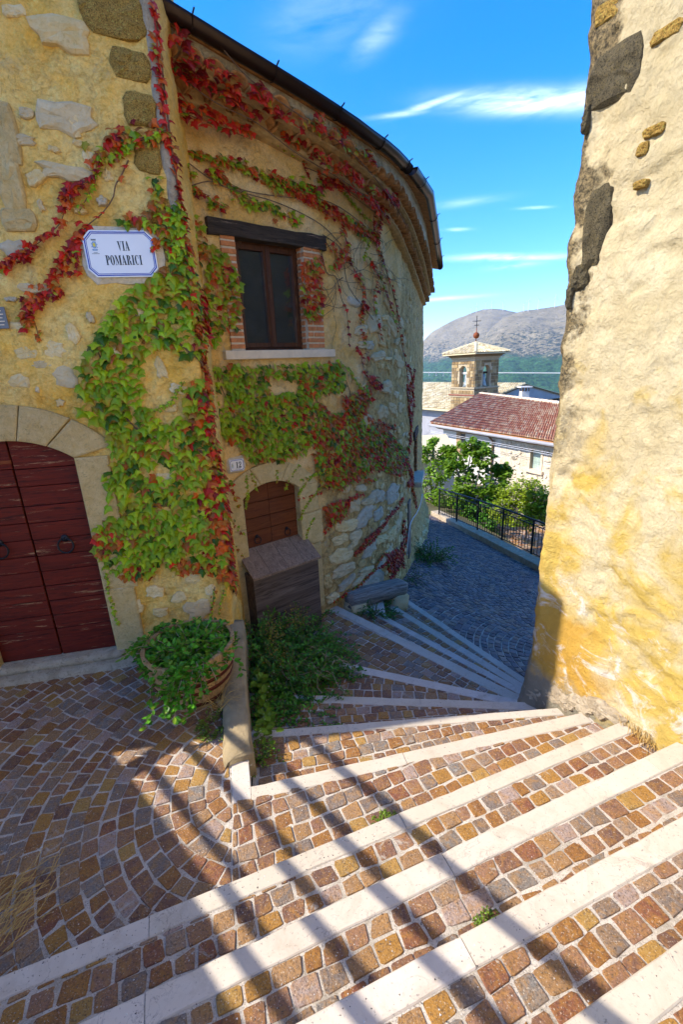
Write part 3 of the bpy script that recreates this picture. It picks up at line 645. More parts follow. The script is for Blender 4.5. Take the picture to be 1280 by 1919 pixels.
# terrace: rings of setts round the corner of the edging, straight rows on the strip that runs to the right
A4, B4 = SL[4][0], SL[4][1]; A5, B5, A5n, B5n = SL[5]
strip = [E5 + np.array([-.02, -.10]), A5n, B5n, B5n + np.array([.18, -.02]), B4, B4 + (A4-B4)*.62]
left_lim = LC + LU * -3.6
Lslab = [LT + np.array([-.115, .03]), LT, E5, A5n + np.array([.0, .0]), A5n + np.array([-.10, -.012])]
terr_base = [tuple(A4 - (B4-A4)*.6), tuple(B4), tuple(B5n + np.array([.2, -.02])), tuple(B5), tuple(E5), tuple(LT), (-.70, 2.5), (-.90, 3.5), tuple(left_lim + np.array([0, .3]))]
tb = MB().prism(ccw(terr_base), -0.45, -0.004).obj('terrace_paving', MT['mortar']); tag(tb, kind='structure')
u4 = (B4-A4)/np.linalg.norm(B4-A4); n4 = np.array([-u4[1], u4[0]])
split = A4 + (B4-A4) * float(np.dot(E5 + np.array([-.12, -.2]) - A4, u4) / np.linalg.norm(B4-A4))
right_reg = [split, B4, B5n + np.array([.16, -.02]), B5n, A5n, A5n + np.array([-.10, .0])]
rr_ = [split, B4, B5n + np.array([.16, -.02]), B5n, A5n + np.array([-.1, 0])]
pv = clip_convex(rowgrid(split, u4, n4, 3.2, .9, .088, .082, seed=31), rr_)
cR = np.array([-.52, 1.98])
rg = rings(cR, .06, 3.3, math.radians(80), math.radians(272), .084, .090, seed=32, sy=1.0)
lr = [tuple(A4 - u4*1.4), tuple(split), tuple(A5n + np.array([-.105, 0])), tuple(LT + np.array([-.125, .03])), (-.86, 2.42), (-1.06, 3.26), tuple(LC - LU*.15 + np.array([0, -.02])), tuple(left_lim)]
def clip_general(polys, reg):
    out = []
    for p in polys:
        c_ = (sum(q[0] for q in p)/4, sum(q[1] for q in p)/4)
        if inside(c_, reg) and sum(inside(q, reg) for q in p) >= 3: out.append(p)
    return out
lset = []; _e1 = tuple(A5n + np.array([-.105, 0])); _e2 = tuple(LT + np.array([-.125, .03]))
for p in rg:
    if not any(inside(q, lr) for q in p): continue
    p = ccw(p)
    for a_, b_ in ((tuple(A4), tuple(B4)), (tuple(split), _e1), (_e1, _e2)):
        if len(p) > 2: p = clip(p, a_, b_)
    if len(p) > 2: lset.append(p)
allp = [p for p in pv] + lset
pave(tb, allp, lambda x, y: 0.0, MT['cobble'], 300, seed=33)
nosing(tb, 5, cutpos[5])
MB().prism(ccw([tuple(p) for p in [LT + np.array([-.105, .02]), LT, E5, A5n + np.array([-.0, .0]), A5n + np.array([-.095, -.01])]]), -.13, .002, tint=.2).obj('edging_slab', MT['nosing'], tb, bevel=.003)

# the fan of steps that turns down round the corner of the right wall
wallfoot = lambda s_: tuple(TW.P(s_, 0, -.05)[:2])
fanleft = {6: [(-.60, 2.10), (-.50, 1.75)], }
for k_ in range(6, 13):
    A, B, A2, B2 = SL[k_]; pa, pb = SL[k_-1][0], SL[k_-1][1]
    if k_ == 6: left = [(-.66, 2.42), (-.60, 2.1), tuple(E5 + np.array([-.005, 0]))]; pa = E5
    elif k_ == 7: left = [(-.80, 2.95), (-.68, 2.42)]
    elif k_ == 8: left = [(-.95, 3.6), (-.80, 2.9)]
    elif k_ == 9: left = [wallfoot(1.50), wallfoot(1.2), wallfoot(.6), wallfoot(.2), (-.98, 3.5)]
    elif k_ == 10: left = [wallfoot(2.6), wallfoot(1.8)]
    elif k_ == 11: left = [wallfoot(2.9), wallfoot(2.4)]
    else: left = [wallfoot(3.4), wallfoot(2.8)]
    base = [tuple(pa), tuple(pb), tuple(B), tuple(A)] + left
    reg = [tuple(pa), tuple(pb), tuple(B2), tuple(A2)] + left
    z = zk(k_); o_ = MB().prism(ccw(base), z - .6, z - .0055).obj('stair_tread', MT['mortar']); tag(o_, kind='structure')
    if k_ in (9,): g = fill_between(9, .092, .088, seed=40+k_, along='far', bend=.03, depth=2.2, shift=1.0)
    elif k_ in (10, 11, 12): g = fill_between(k_, .088, .080, seed=40+k_, along='far', depth=1.0, shift=.4)
    else: g = fill_between(k_, .086, .080, seed=40+k_, bend=.0, shift=.4, depth=1.6)
    rc = ccw(reg)
    g2 = []
    for p in g:
        ins = sum(inside(q, rc) for q in p)
        if ins == 0: continue
        if ins < 4:
            p = clip(ccw(p), tuple(pa), tuple(pb)) if k_ != 6 else clip(ccw(p), tuple(E5), tuple(pb))
            if len(p) > 2: p = clip(p, tuple(B2), tuple(A2))
            if len(p) < 3: continue
            cc_ = (sum(q[0] for q in p)/len(p), sum(q[1] for q in p)/len(p))
            if not inside(cc_, rc): continue
        g2.append(p)
    pave(o_, g2, lambda x, y: z, MT['cobble'], 300, seed=50+k_)
    nosing(o_, k_, cutpos[k_])

# the lane below: falls away beyond the last step
LN = np.array([.882, .471]); LP = np.array([.82, 5.62])
def lane_z(x, y):
    s_ = (x - LP[0]) * LN[0] + (y - LP[1]) * LN[1]
    return -1.04 - np.where(s_ > 0, .19 * s_ + .012 * s_ * s_, .19 * s_)
def lanepix(px, py, add=0.0):
    d = ray(px, py); lo, hi = .5, 40
    for _ in range(60):
        t = (lo + hi) / 2; p = O + d * t
        if p[2] > lane_z(p[0], p[1]) + add: lo = t
        else: hi = t
    return O + d * lo
gx = np.linspace(0, 1, 30)
kerb_near, kerb_far = lanepix(1010, 1072), lanepix(812, 967)
kd = (kerb_far - kerb_near)[:2]; kd = kd / np.linalg.norm(kd)
KN, KF = kerb_near[:2] - kd * 3.0, kerb_far[:2] + kd * .2
lane = MB(); vs = []; fs = []; nu, nv = 26, 40
for j in range(nv):
    y = 3.0 + j * (19.0 - 3.0) / (nv-1); tt = (y - KN[1]) / kd[1]; xr = KN[0] + kd[0] * tt
    xl = float(np.interp(y, [3, 5.3, 6.6, 7.6, 9.25, 11.9, 19], [1.25, .60, .7, 1.0, 1.4, 1.4, 1.4]))
    for i in range(nu):
        x = xl + (xr - xl) * i / (nu-1); vs.append((x, y, float(lane_z(x, y)) - .008))
for j in range(nv-1):
    for i in range(nu-1): fs.append((j*nu+i, j*nu+i+1, (j+1)*nu+i+1, (j+1)*nu+i))
lane.add(vs, fs); lane_o = tag(lane.obj('cobbled_lane', MT['mortar']), kind='structure')
u12 = (SL[12][1]-SL[12][0]); u12 /= np.linalg.norm(u12)
lg = rings((2.9, 4.4), .5, 15.5, math.radians(20), math.radians(235), .086, .098, seed=61, jit=.009)
def lane_ok(p):
    x = sum(q[0] for q in p)/4; y = sum(q[1] for q in p)/4
    if y > 18.5 or y < 3.0: return False
    if x > KN[0] + kd[0] * (y - KN[1]) / kd[1] - .02: return False
    if x < float(np.interp(y, [3, 5.3, 6.6, 7.6, 9.25, 11.9, 19], [1.2, .55, .8, 1.05, 1.45, 2.0, 1.5])): return False
    A, B = SL[12][0], SL[12][1]
    if (B[0]-A[0])*(y-A[1]) - (B[1]-A[1])*(x-A[0]) < .02: return False
    return True
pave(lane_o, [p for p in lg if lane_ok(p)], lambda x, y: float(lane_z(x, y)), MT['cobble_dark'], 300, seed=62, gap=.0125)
# raised kerb under the railing
def kerb_part(a, b, nm, w0, w1, h):
    n_ = np.array([kd[1], -kd[0]]); P = [a + n_*w0, b + n_*w0, b + n_*w1, a + n_*w1]; zz = [float(lane_z(*p)) for p in (a, b, b, a)]
    return MB().prism([tuple(p) for p in P], [q-.6 for q in zz], [q+h for q in zz])
ko = tag(kerb_part(KN, KF, '', 0.012, .36, .10).obj('railing_kerb', MT['cement'], bevel=.008), kind='structure')
nk = 12
for i in range(nk):
    a = KN + (KF-KN)*(i/nk) + kd*.004; b = KN + (KF-KN)*((i+1)/nk) - kd*.004
    kerb_part(a, b, '', .0, .30, .135).obj('kerb_stone', MT['greycap'], ko, bevel=.01)

# the ground that carries the village and falls to the valley
gv, gf = [], []; n1, n2 = 70, 46
xs_ = np.concatenate([-np.geomspace(600, 6, 20), np.linspace(-5, 40, 30), np.geomspace(45, 5200, 20)])
ys_ = np.concatenate([[-400, -60, -12, -4], np.linspace(-1, 60, 26), np.geomspace(66, 7500, 16)])
for y in ys_:
    for x in xs_:
        d = max(0.0, y - 14.5) ; near = -3.3 if (y > 3 and x > 0.5) else -.62
        if y > 3 and x > .5:
            z = min(-1.9, float(lane_z(min(max(x, .5), 3.6), min(y, 15))) - .25) if x < 4.6 and y < 19 else -3.75 - .006 * min(max(0, y-20), 60)
        else: z = -.62 if y < 8 else -2.4 
        if y > 62: z = -3.75 - .26 * (y - 62) if y < 600 else -3.75 - .26*538 - .012*(y-600)
        z = max(z, -230)
        gv.append((x, y, z))
nx_ = len(xs_)
for j in range(len(ys_)-1):
    for i in range(nx_-1): gf.append((j*nx_+i, j*nx_+i+1, (j+1)*nx_+i+1, (j+1)*nx_+i))
tag(MB().add(gv, gf).obj('ground', MT['earth'], smooth=True), kind='structure')
# ------------------------------------------------------------------ wall skins
def wall_skin(name, S, s0, s1, z0, z1, ds, dz, mat, parent, relief, hole=None, back=0.10):
    ss = np.arange(s0, s1 + ds * .5, ds); zz = np.arange(z0, z1 + dz * .5, dz); G, Zg = np.meshgrid(ss, zz)
    P = S.P(G.ravel(), Zg.ravel(), 0.0); off = relief(G.ravel(), Zg.ravel(), P); P = S.P(G.ravel(), Zg.ravel(), off)
    n = len(ss); m = len(zz); fs = []
    keep = np.ones((m-1, n-1), bool)
    if hole:
        for j in range(m-1):
            for i in range(n-1):
                if hole(ss[i] + ds/2, zz[j] + dz/2): keep[j, i] = False
    for j in range(m-1):
        for i in range(n-1):
            if keep[j, i]: fs.append((j*n+i, j*n+i+1, (j+1)*n+i+1, (j+1)*n+i))
    me = bpy.data.meshes.new(name); me.from_pydata([tuple(p) for p in P], [], fs); me.polygons.foreach_set('use_smooth', [True] * len(me.polygons)); me.update()
    return link(name, me, parent, mat)

def stone_geo(S, cs, cz, w, h, ang, proud, seed, n=14, blocky=.25, rough=.18):
    """a rubble stone: irregular outline bedded in the wall, broken face"""
    r = random.Random(seed); ca, sa = math.cos(ang), math.sin(ang); ring = []
    for i in range(n):
        a = 2*math.pi*i/n; k = 1/((abs(math.cos(a))**(2+4*blocky) + abs(math.sin(a))**(2+4*blocky))**(1/(2+4*blocky))); k *= 1 - rough + r.random()*rough*2*.8
        ring.append((k*math.cos(a)*w/2, k*math.sin(a)*h/2))
    vs = []; tilt = (r.uniform(-.5, .5)*proud/w, r.uniform(-.5, .5)*proud/h)
    for (f, o, jj) in ((1.06, -.03, 0), (1.0, proud*.35, .2), (.82, proud*.9, .35), (.45, proud, .45)):
        for (x, y) in ring:
            x2, y2 = x*f, y*f; rx, ry = x2*ca - y2*sa, x2*sa + y2*ca
            oo = o + (tilt[0]*x2 + tilt[1]*y2) * (1 if f < 1.05 else 0) + r.uniform(-jj, jj)*proud
            vs.append(tuple(S.P(cs+rx, cz+ry, oo)))
    vs.append(tuple(S.P(cs, cz, proud*r.uniform(.8, 1.15)))); fs = []
    for q in range(3):
        for i in range(n): i2 = (i+1) % n; fs.append((q*n+i, q*n+i2, (q+1)*n+i2, (q+1)*n+i))
    for i in range(n): fs.append((3*n+i, 3*n+(i+1) % n, 4*n))
    return vs, fs
def stone(S, px, py, w, h, ang, mat, parent, proud=.018, seed=0, name='wall_stone', blocky=.25, rough=.18, smooth=False):
    """px,py centre and w,h size in photograph pixels, turned into metres on the wall"""
    c = S.pix(px, py)
    if c is None: return
    a, b = S.pix(px - w*.5, py) or c, S.pix(px + w*.5, py) or c; t, u = S.pix(px, py - h*.5) or c, S.pix(px, py + h*.5) or c
    W, Hh = max(.02, abs(b[0]-a[0])), max(.02, abs(t[1]-u[1]))
    vs, fs = stone_geo(S, c[0], c[1], W, Hh, ang, proud, seed, blocky=blocky, rough=rough)
    return MB().add(vs, fs, random.Random(seed).random()).obj(name, mat, parent, smooth)

# ================================================================= the house on the left
HL = thing('stone_house', 'ochre rendered stone house with red plank double door and street name plaque', 'house', (-2.4, 4.2, 0))
dl, dr = LW.pix(4, 830), LW.pix(217, 1218)                      # door: seam at the crown of the arch, foot of the right jamb
SEAM, JR, DTOP = LW.pix(4, 830)[0], LW.pix(180, 1040)[0], LW.pix(4, 830)[1] + .012
HALF = JR - SEAM; SPR = LW.pix(145, 857)[1]; DZ0 = .10
_rise = DTOP - SPR; _R = (HALF**2 + _rise**2) / (2*_rise)
def arch_z(s): 
    d = s - SEAM; return DTOP - _R + math.sqrt(max(0, _R*_R - d*d))
def hole_l(s, z): return abs(s - SEAM) < HALF + .01 and z < arch_z(s) + .01
def relief_l(s, z, P):
    f = (s < L0 + .02) * 1.0
    r = .022*fbm(s*2.2, z*2.2, 0, 3, 5) + .014*fbm(s*7, z*9, 0, 4, 9) + .008*fbm(s*26, z*26, 0, 3, 12)
    pit = fbm(s*2.6 + 9, z*4.2, 0, 5, 75, .62); r = r - .012*np.clip((pit - .22)*9, 0, 1)
    k = np.clip(np.abs(s - L0) / .08, .35, 1); return r * k - .004
wall_skin('wall', LW, 2.4, LW.c[-1], -.75, 6.6, .02, .02, MT['ochre'], HL, relief_l, hole_l)
pl = [(-1.04, 4.25), (-1.01, 3.75), (-1.00, 3.44), tuple(LC - LU*.12 + np.array([-.03, .16])), tuple(LC - LU*6 + np.array([-.03, .16])), (-6.5, 9.0), (-2.6, 9.0)]
MB().prism(ccw(pl), -1.0, 6.55).obj('wall_core', MT['ochre'], HL)
MB().prism(ccw([(p[0]*1.0 + (p[0]+3)*.04, p[1] + (p[1]-5)*.05) for p in pl]), 6.6, [6.75]*7).obj('roof', MT['tile'], HL)
# rubble stones that show through the render (centre, size in photograph pixels, lean)
LS = [(115, 62, 118, 62, -.1, 'stone_cream'), (120, 222, 128, 60, -.12, 'stone_grey'), (40, 262, 52, 22, 0, 'stone_grey'), (65, 333, 38, 30, .1, 'stone_cream'), (118, 322, 100, 32, -.15, 'stone_grey'), (100, 280, 24, 12, -.3, 'stone_cream'),
      (190, 376, 19, 19, 0, 'stone_blue'), (135, 235, 32, 44, 0, 'stone_cream'), (75, 385, 12, 24, .3, 'stone_grey'), (150, 395, 24, 12, 0, 'stone_cream'), (200, 330, 20, 24, .6, 'stone_cream'), (145, 268, 22, 12, -.2, 'stone_cream'),
      (48, 212, 30, 20, 0, 'stone_grey'), (25, 465, 48, 34, .05, 'stone_blue'), (100, 205, 22, 28, .3, 'stone_cream'), (170, 300, 24, 40, .2, 'stone_cream'), (60, 540, 60, 18, -.05, 'stone_grey'), (20, 560, 26, 10, 0, 'stone_blue'),
      (50, 660, 46, 26, .1, 'stone_cream'), (100, 655, 44, 30, -.2, 'stone_cream'), (78, 683, 40, 16, .1, 'stone_grey'), (122, 705, 44, 42, .2, 'stone_grey'), (36, 715, 40, 26, 0, 'stone_cream'), (70, 730, 10, 14, 0, 'stone_grey'), (112, 755, 16, 14, .2, 'stone_cream'),
      (168, 595, 14, 22, .2, 'stone_grey'), (135, 625, 24, 40, .2, 'stone_cream'), (30, 610, 30, 16, 0, 'stone_cream'), (225, 1098, 46, 20, 0, 'stone_grey'), (290, 1110, 34, 22, 0, 'stone_cream'), (335, 1120, 30, 20, 0, 'stone_cream'), (300, 1148, 30, 16, .1, 'stone_cream'),
      (372, 1142, 52, 34, 0, 'stone_grey'), (395, 1105, 22, 18, .3, 'stone_cream'), (250, 1140, 40, 26, .1, 'stone_cream'), (360, 1085, 30, 18, 0, 'stone_cream'), (300, 690, 20, 44, .2, 'stone_cream'), (335, 730, 32, 20, -.4, 'stone_cream'), (318, 765, 30, 14, 0, 'stone_cream'),
      (260, 590, 22, 20, 0, 'stone_cream'), (215, 660, 24, 18, 0, 'stone_cream'), (290, 820, 30, 18, 0, 'stone_grey'), (310, 900, 40, 30, 0, 'stone_cream'), (240, 1000, 34, 24, 0, 'stone_cream'), (200, 20, 40, 22, 0, 'stone_cream'), (25, 20, 40, 28, 0, 'stone_cream')]
for i, (x, y, w, h, a, m) in enumerate(LS): stone(LW, x, y, w, h, a, MT[m], HL, .016 if w > 60 else .010, 100+i, rough=.30)
for i, (x, y, w, h, a) in enumerate([(213, 30, 122, 86, -.05), (165, 8, 40, 40, 0), (243, 122, 74, 58, -.1), (262, 205, 60, 62, -.08), (276, 292, 50, 66, -.1), (300, 395, 44, 50, -.1), (322, 470, 30, 40, 0)]):
    stone(LW, x, y, w, h, a, MT['stone_moss'], HL, .016, 200+i, 'quoin_stone', blocky=.8, rough=.10)
for i, (x, y, w, h) in enumerate([(10, 250, 46, 120), (18, 340, 48, 120), (34, 412, 66, 44)]):
    stone(LW, x, y, w, h, .0, MT['dressed'], HL, .020, 220+i, 'pilaster_stone', blocky=1.2, rough=.05)
# weathered corner strip
sv, sf = [], []; zz = np.linspace(3.15, 6.4, 60)
for j, z in enumerate(zz):
    for i, s_ in enumerate(np.linspace(L0 - .075, L0 + .03, 6)):
        sv.append(tuple(LW.P(s_, z, .010 + .012*float(fbm(s_*20, z*9, 0, 3, 4)) - (.02 if i in (0, 5) else 0))))
for j in range(59):
    for i in range(5): sf.append((j*6+i, j*6+i+1, (j+1)*6+i+1, (j+1)*6+i))
MB().add(sv, sf).obj('corner_render', MT['greycap'], HL, True)
# door surround: jamb blocks and voussoirs
def surf_block(S, poly_sz, o0, o1, mat, parent, name, seed=0, bev=.006, sub=None):
    """a dressed block given by its outline on the wall (s,z)"""
    r = random.Random(seed); n = len(poly_sz); cs = sum(p[0] for p in poly_sz)/n; cz = sum(p[1] for p in poly_sz)/n; o1 = o1 + r.uniform(-.002, .003)
    vs = [tuple(S.P(p[0], p[1], o0)) for p in poly_sz] + [tuple(S.P(p[0], p[1], o1-bev)) for p in poly_sz] + [tuple(S.P(cs+(p[0]-cs)*(1-.10), cz+(p[1]-cz)*(1-.10*min(1, .2/max(.05, abs(p[1]-cz))) ), o1)) for p in poly_sz] + [tuple(S.P(cs, cz, o1 + .002))]
    fs = [(i, (i+1) % n, n+(i+1) % n, n+i) for i in range(n)] + [(n+i, n+(i+1) % n, 2*n+(i+1) % n, 2*n+i) for i in range(n)] + [(2*n+i, 2*n+(i+1) % n, 3*n) for i in range(n)]
    if area(poly_sz) < 0: fs = [f[::-1] for f in fs]
    return MB().add(vs, fs, r.random()).obj(name, mat, parent)
jw = .215
zs = [DZ0 - .02, .62, 1.03, SPR + .0]
for side in (1, -1):
    for i in range(3):
        x0, x1 = SEAM + side*HALF, SEAM + side*(HALF + jw + (.03 if i % 2 else 0))
        p = [(x0, zs[i]+.002), (x1, zs[i]+.002), (x1, zs[i+1]-.002), (x0, zs[i+1]-.002)]
        surf_block(LW, p if side > 0 else p[::-1], -.12, .016, MT['dressed'], HL, 'jamb_stone', i)
nvs = 5; th = math.asin(HALF/_R)
for i in range(nvs):
    a0, a1 = -th*1.0 + 2*th*i/nvs, -th + 2*th*(i+1)/nvs; g = .003/_R; a0 += g; a1 -= g
    if i == 0: a0 = -th
    if i == nvs-1: a1 = th
    Ro = _R + .235; c_ = (SEAM, DTOP - _R); steps = 4
    inn = [(c_[0] + _R*math.sin(a0+(a1-a0)*q/steps), c_[1] + _R*math.cos(a0+(a1-a0)*q/steps)) for q in range(steps+1)]
    ex = 1.28; outp = [(c_[0] + Ro*math.sin((a0+(a1-a0)*q/steps)*ex), c_[1] + Ro*math.cos((a0+(a1-a0)*q/steps)*ex)) for q in range(steps, -1, -1)]
    surf_block(LW, (inn + outp)[::-1], -.12, .018 + .004*(i % 2), MT['dressed'], HL, 'arch_stone', 10+i)
# double door
DR = empty('door', tuple(LW.P(SEAM, DZ0, -.06))); DR.parent = HL; DR.matrix_parent_inverse = Matrix.Translation(-HL.location)
DR_off = Vector(tuple(LW.P(SEAM, DZ0, -.06)))
Fl = frame3(LW.N(L0 - 1.0))
def sub(o, parent):
    """child of a part: everything is written in world coordinates"""
    o.parent = parent; o.matrix_parent_inverse = parent_world(parent).inverted(); return o
def parent_world(p):
    m = Matrix.Identity(4); chain = []
    while p is not None: chain.append(p); p = p.parent
    for q in reversed(chain): m = m @ q.matrix_parent_inverse @ q.matrix_basis
    return m
def local_block(name, verts, faces, mat, parent, loc, M3, smooth=False, bevel=0.0, tint=.5):
    o = MB().add(verts, faces, tint).obj(name, mat, None, smooth, bevel); place(o, loc, M3); sub(o, parent); return o
def plank(name, mat, parent, S, s0, s1, z0, z1, off, th_, topfn=None, M3=None, bev=.0025, tint=.5):
    c = np.array(S.P((s0+s1)/2, (z0+z1)/2, off - th_/2)); w, h = s1-s0, z1-z0
    if topfn is None: pts = [(-w/2, -h/2), (w/2, -h/2), (w/2, h/2), (-w/2, h/2)]
    else:
        pts = [(-w/2, -h/2), (w/2, -h/2)]
        for q in range(7):
            s_ = s1 - w*q/6; pts.append((s_ - (s0+s1)/2, min(z1, topfn(s_)) - (z0+z1)/2))
    n = len(pts); vs = [(p[0], -th_/2, p[1]) for p in pts] + [(p[0], th_/2, p[1]) for p in pts]
    fs = [tuple(range(n)), tuple(range(2*n-1, n-1, -1))] + [((i+1) % n, i, n+i, n+(i+1) % n) for i in range(n)]
    return local_block(name, vs, fs, mat, parent, c, M3, bevel=bev, tint=tint)
DOFF = -.045
pz = [DZ0] + [LW.pix(150, y)[1] for y in (1175+2, 1151, 1123, 1095, 1067, 1038, 1007, 975, 943, 906, 873)] + [DTOP + .02]
r = random.Random(5)
for side in (0, 1):
    a, b = (SEAM + .006, SEAM + HALF + .03) if side else (SEAM - HALF - .03, SEAM - .006)
    for i in range(len(pz)-1):
        dz = 0 if side else .006
        z0, z1 = pz[i] + .0022 + dz*(i > 0), pz[i+1] - .0022 + dz
        top = None
        if z1 > SPR - .02:
            z1 = max(z1, 0); top = (lambda s_: arch_z(min(max(s_, SEAM-HALF+.001), SEAM+HALF-.001)) + .012)
            if z0 > DTOP: continue
        plank('plank', MT['door_wood'], DR, LW, a, b, z0, z1, DOFF + r.uniform(-.0025, .0025), .03, top, Fl)
o = MB().obj if False else None
bk = MB(); bk.add([tuple(LW.P(s_, z_, -.085)) for s_, z_ in ((SEAM-HALF-.1, -.1), (SEAM+HALF+.1, -.1), (SEAM+HALF+.1, DTOP+.2), (SEAM-HALF-.1, DTOP+.2))] + [tuple(LW.P(s_, z_, -.10)) for s_, z_ in ((SEAM-HALF-.1, -.1), (SEAM+HALF+.1, -.1), (SEAM+HALF+.1, DTOP+.2), (SEAM-HALF-.1, DTOP+.2))], [(0, 1, 2, 3), (7, 6, 5, 4)])
sub(bk.obj('door_backing', MT['beam_wood']), DR)
def ring_knocker(S, px, py, parent, off, rad, mat, name='ring_handle'):
    c = S.pix(px, py, off); fr = frame3(S.N(c[0])); base = np.array(S.P(c[0], c[1], off))
    k_ = MB(); pts = []
    for i in range(21):
        a = 2*math.pi*i/20; q = base + fr @ np.array([rad*math.sin(a), -.012 - .006*(1-math.cos(a)), -rad*1.05 + rad*math.cos(a)*1.05 + .0]); pts.append(q)
    k_.tube(pts, [.0065*(1 + .15*math.sin(i*4.2)) * (rad/.05) for i in range(21)], 7, cap=False)
    m_ = MB(); prof = [(.030, 0), (.030, .006), (.020, .013), (.0, .016)]
    vs, fs = [], []; n = 12
    for (rr, hh) in prof:
        for q in range(n): a = 2*math.pi*q/n; vs.append(tuple(base + fr @ np.array([rr*math.cos(a)*rad/.055, -hh, rr*math.sin(a)*rad/.055])))
    for i in range(3):
        for q in range(n): fs.append((i*n+q, i*n+(q+1) % n, (i+1)*n+(q+1) % n, (i+1)*n+q))
    k_.add(vs, fs); k_.bar(base + fr @ np.array([0, -.004, .004]), base + fr @ np.array([0, -.03, .0]), .016*rad/.055, .016*rad/.055)
    return sub(k_.obj(name, mat, smooth=True), parent)
ring_knocker(LW, 121, 1008, DR, DOFF, .052, MT['iron']); ring_knocker(LW, -2, 1018, DR, DOFF, .052, MT['iron'])
c_ = LW.pix(10, 866, DOFF); bb = MB(); fr = Fl
for (x0, x1) in ((-.16, .035),):
    bb.box(np.array(LW.P(c_[0] + (x0+x1)/2, c_[1], DOFF + .004)), (x1-x0, .008, .022), fr)
    bb.box(np.array(LW.P(c_[0] + x1 - .01, c_[1], DOFF + .010)), (.010, .008, .010), fr)
sub(bb.obj('iron_latch', MT['hinge'], bevel=.001), DR)
# threshold: two worn stone courses
for i, (z0, z1, o, s1) in enumerate([(-.12, .045, .13, .165), (.045, .098, .055, .06)]):
    n_ = 24; vs, fs = [], []; ss = np.linspace(SEAM - HALF - .25, SEAM + HALF + s1, n_)
    for q, s_ in enumerate(ss):
        w_ = .008*float(fbm(s_*9, i*4, 0, 3, 3)); e_ = -.03 if q in (0, n_-1) else 0
        for (oo, z_) in ((-.09, z0), (o + w_ + e_, z0), (o + .006 + w_ + e_, (z0+z1)/2 + .004), (o - .012 + w_*1.5 + e_, z1 - .004 + w_*.5), (o*.5, z1 + .003 + w_*.6), (-.09, z1 + .004)): vs.append(tuple(LW.P(s_, z_, oo)))
    for q in range(n_-1):
        for p in range(5): fs.append((q*6+p, q*6+p+1, (q+1)*6+p+1, (q+1)*6+p)[::-1])
    fs += [tuple(range(6)), tuple((n_-1)*6 + p for p in range(5, -1, -1))]
    MB().add(vs, fs).obj('threshold_stone', MT['greycap'], HL, True)

# ================================================================= the curved house
HT = thing('curved_house', 'house with rounded wall, double row tile cornice and small brick framed window', 'house', (0.0, 7.5, -1))
W0, W1 = .657, 1.335; WZ0, WZ1 = 2.335, 3.225                    # window opening
A0, A1 = TW.pix(453, 930)[0], TW.pix(558, 905)[0]; AT = 1.135; ASP = 1.045; AMID = (A0+A1)/2; AH = (A1-A0)/2
_ri = AT - ASP + .03; _Ra = (AH**2 + _ri**2)/(2*_ri)
def arch2(s): d = s - AMID; return AT - _Ra + math.sqrt(max(0, _Ra*_Ra - d*d)) - .02*d/AH*0
S20, S21, S2Z0, S2Z1 = 5.53, 6.35, .05, .92
def hole_t(s, z):
    if W0 - .005 < s < W1 + .005 and WZ0 - .01 < z < WZ1 + .02: return True
    if A0 - .005 < s < A1 + .005 and -.6 < z < arch2(s) + .005: return True
    if S20 < s < S21 and S2Z0 < z < S2Z1: return True
    return False
def relief_t(s, z, P):
    rub = np.clip((s - 1.3)*.9 - (z - .6)*.25, 0, 1)
    r_ = .02*fbm(s*1.7, z*1.7, 0, 3, 21) + (.008 + .020*rub)*fbm(s*7, z*8, 0, 4, 25) + (.005 + .006*rub)*fbm(s*24, z*24, 0, 3, 29)
    bat = np.clip((s - 3.6)/1.5, 0, 1) * np.clip((-.95 - z)/.6, 0, 1.4)**1.3 * .13
    return r_ - .006 + bat
wall_skin('wall', TW, .0, 3.4, -1.0, 3.8, .02, .02, MT['curved'], HT, relief_t, hole_t)
wall_skin('wall', TW, 3.4, TW.c[-1], -3.2, 3.8, .04, .04, MT['curved'], HT, relief_t, hole_t)
wall_skin('wall', TW, .0, 2.0, 3.8, 4.10, .03, .03, MT['curved'], HT, relief_t)
core = [tuple(TW.P(s_, 0, -.16)[:2]) for s_ in np.linspace(0.1, TW.c[-1], 34)]
core = core + [(-5.6, 11.6), (-6, 9.2), (-2.0, 4.6)]
MB().prism(ccw(core), -3.4, 4.05).obj('wall_core', MT['curved'], HT)
# upper wall band above the cornice
def zl(s): return np.interp(s, [0, .7, 1.23, 1.53, 2.48, 2.9, 3.35, 3.9, 4.84, 9], [4.03, 3.98, 3.90, 3.84, 3.725, 3.705, 3.66, 3.56, 3.465, 3.43])
def zu(s): return np.interp(s, [0, .62, .81, 1.25, 2.07, 2.8, 3.42, 4.4, 9], [4.20, 4.14, 4.10, 4.02, 3.915, 3.885, 3.82, 3.70, 3.66])
def band(name, S, s0, s1, n, prof, mat, parent, smooth=False, noise_=.0, seed=0):
    """sweeps a profile [(off, z(s))...] along the wall"""
    vs, fs = [], []; m = len(prof)
    for i, s_ in enumerate(np.linspace(s0, s1, n)):
        for j, (o, zf) in enumerate(prof):
            w_ = noise_*float(fbm(s_*11, j*3.1, 0, 3, seed)) if noise_ else 0
            vs.append(tuple(S.P(s_, zf(s_) + w_, o + w_)))
    for i in range(n-1):
        for j in range(m-1): fs.append((i*m+j, (i+1)*m+j, (i+1)*m+j+1, i*m+j+1))
    fs += [tuple(range(m))[::-1], tuple((n-1)*m+j for j in range(m))]
    return MB().add(vs, fs).obj(name, mat, parent, smooth)
SE = 8.6
TR, TL_ = .083, .17                                              # tile radius, spacing
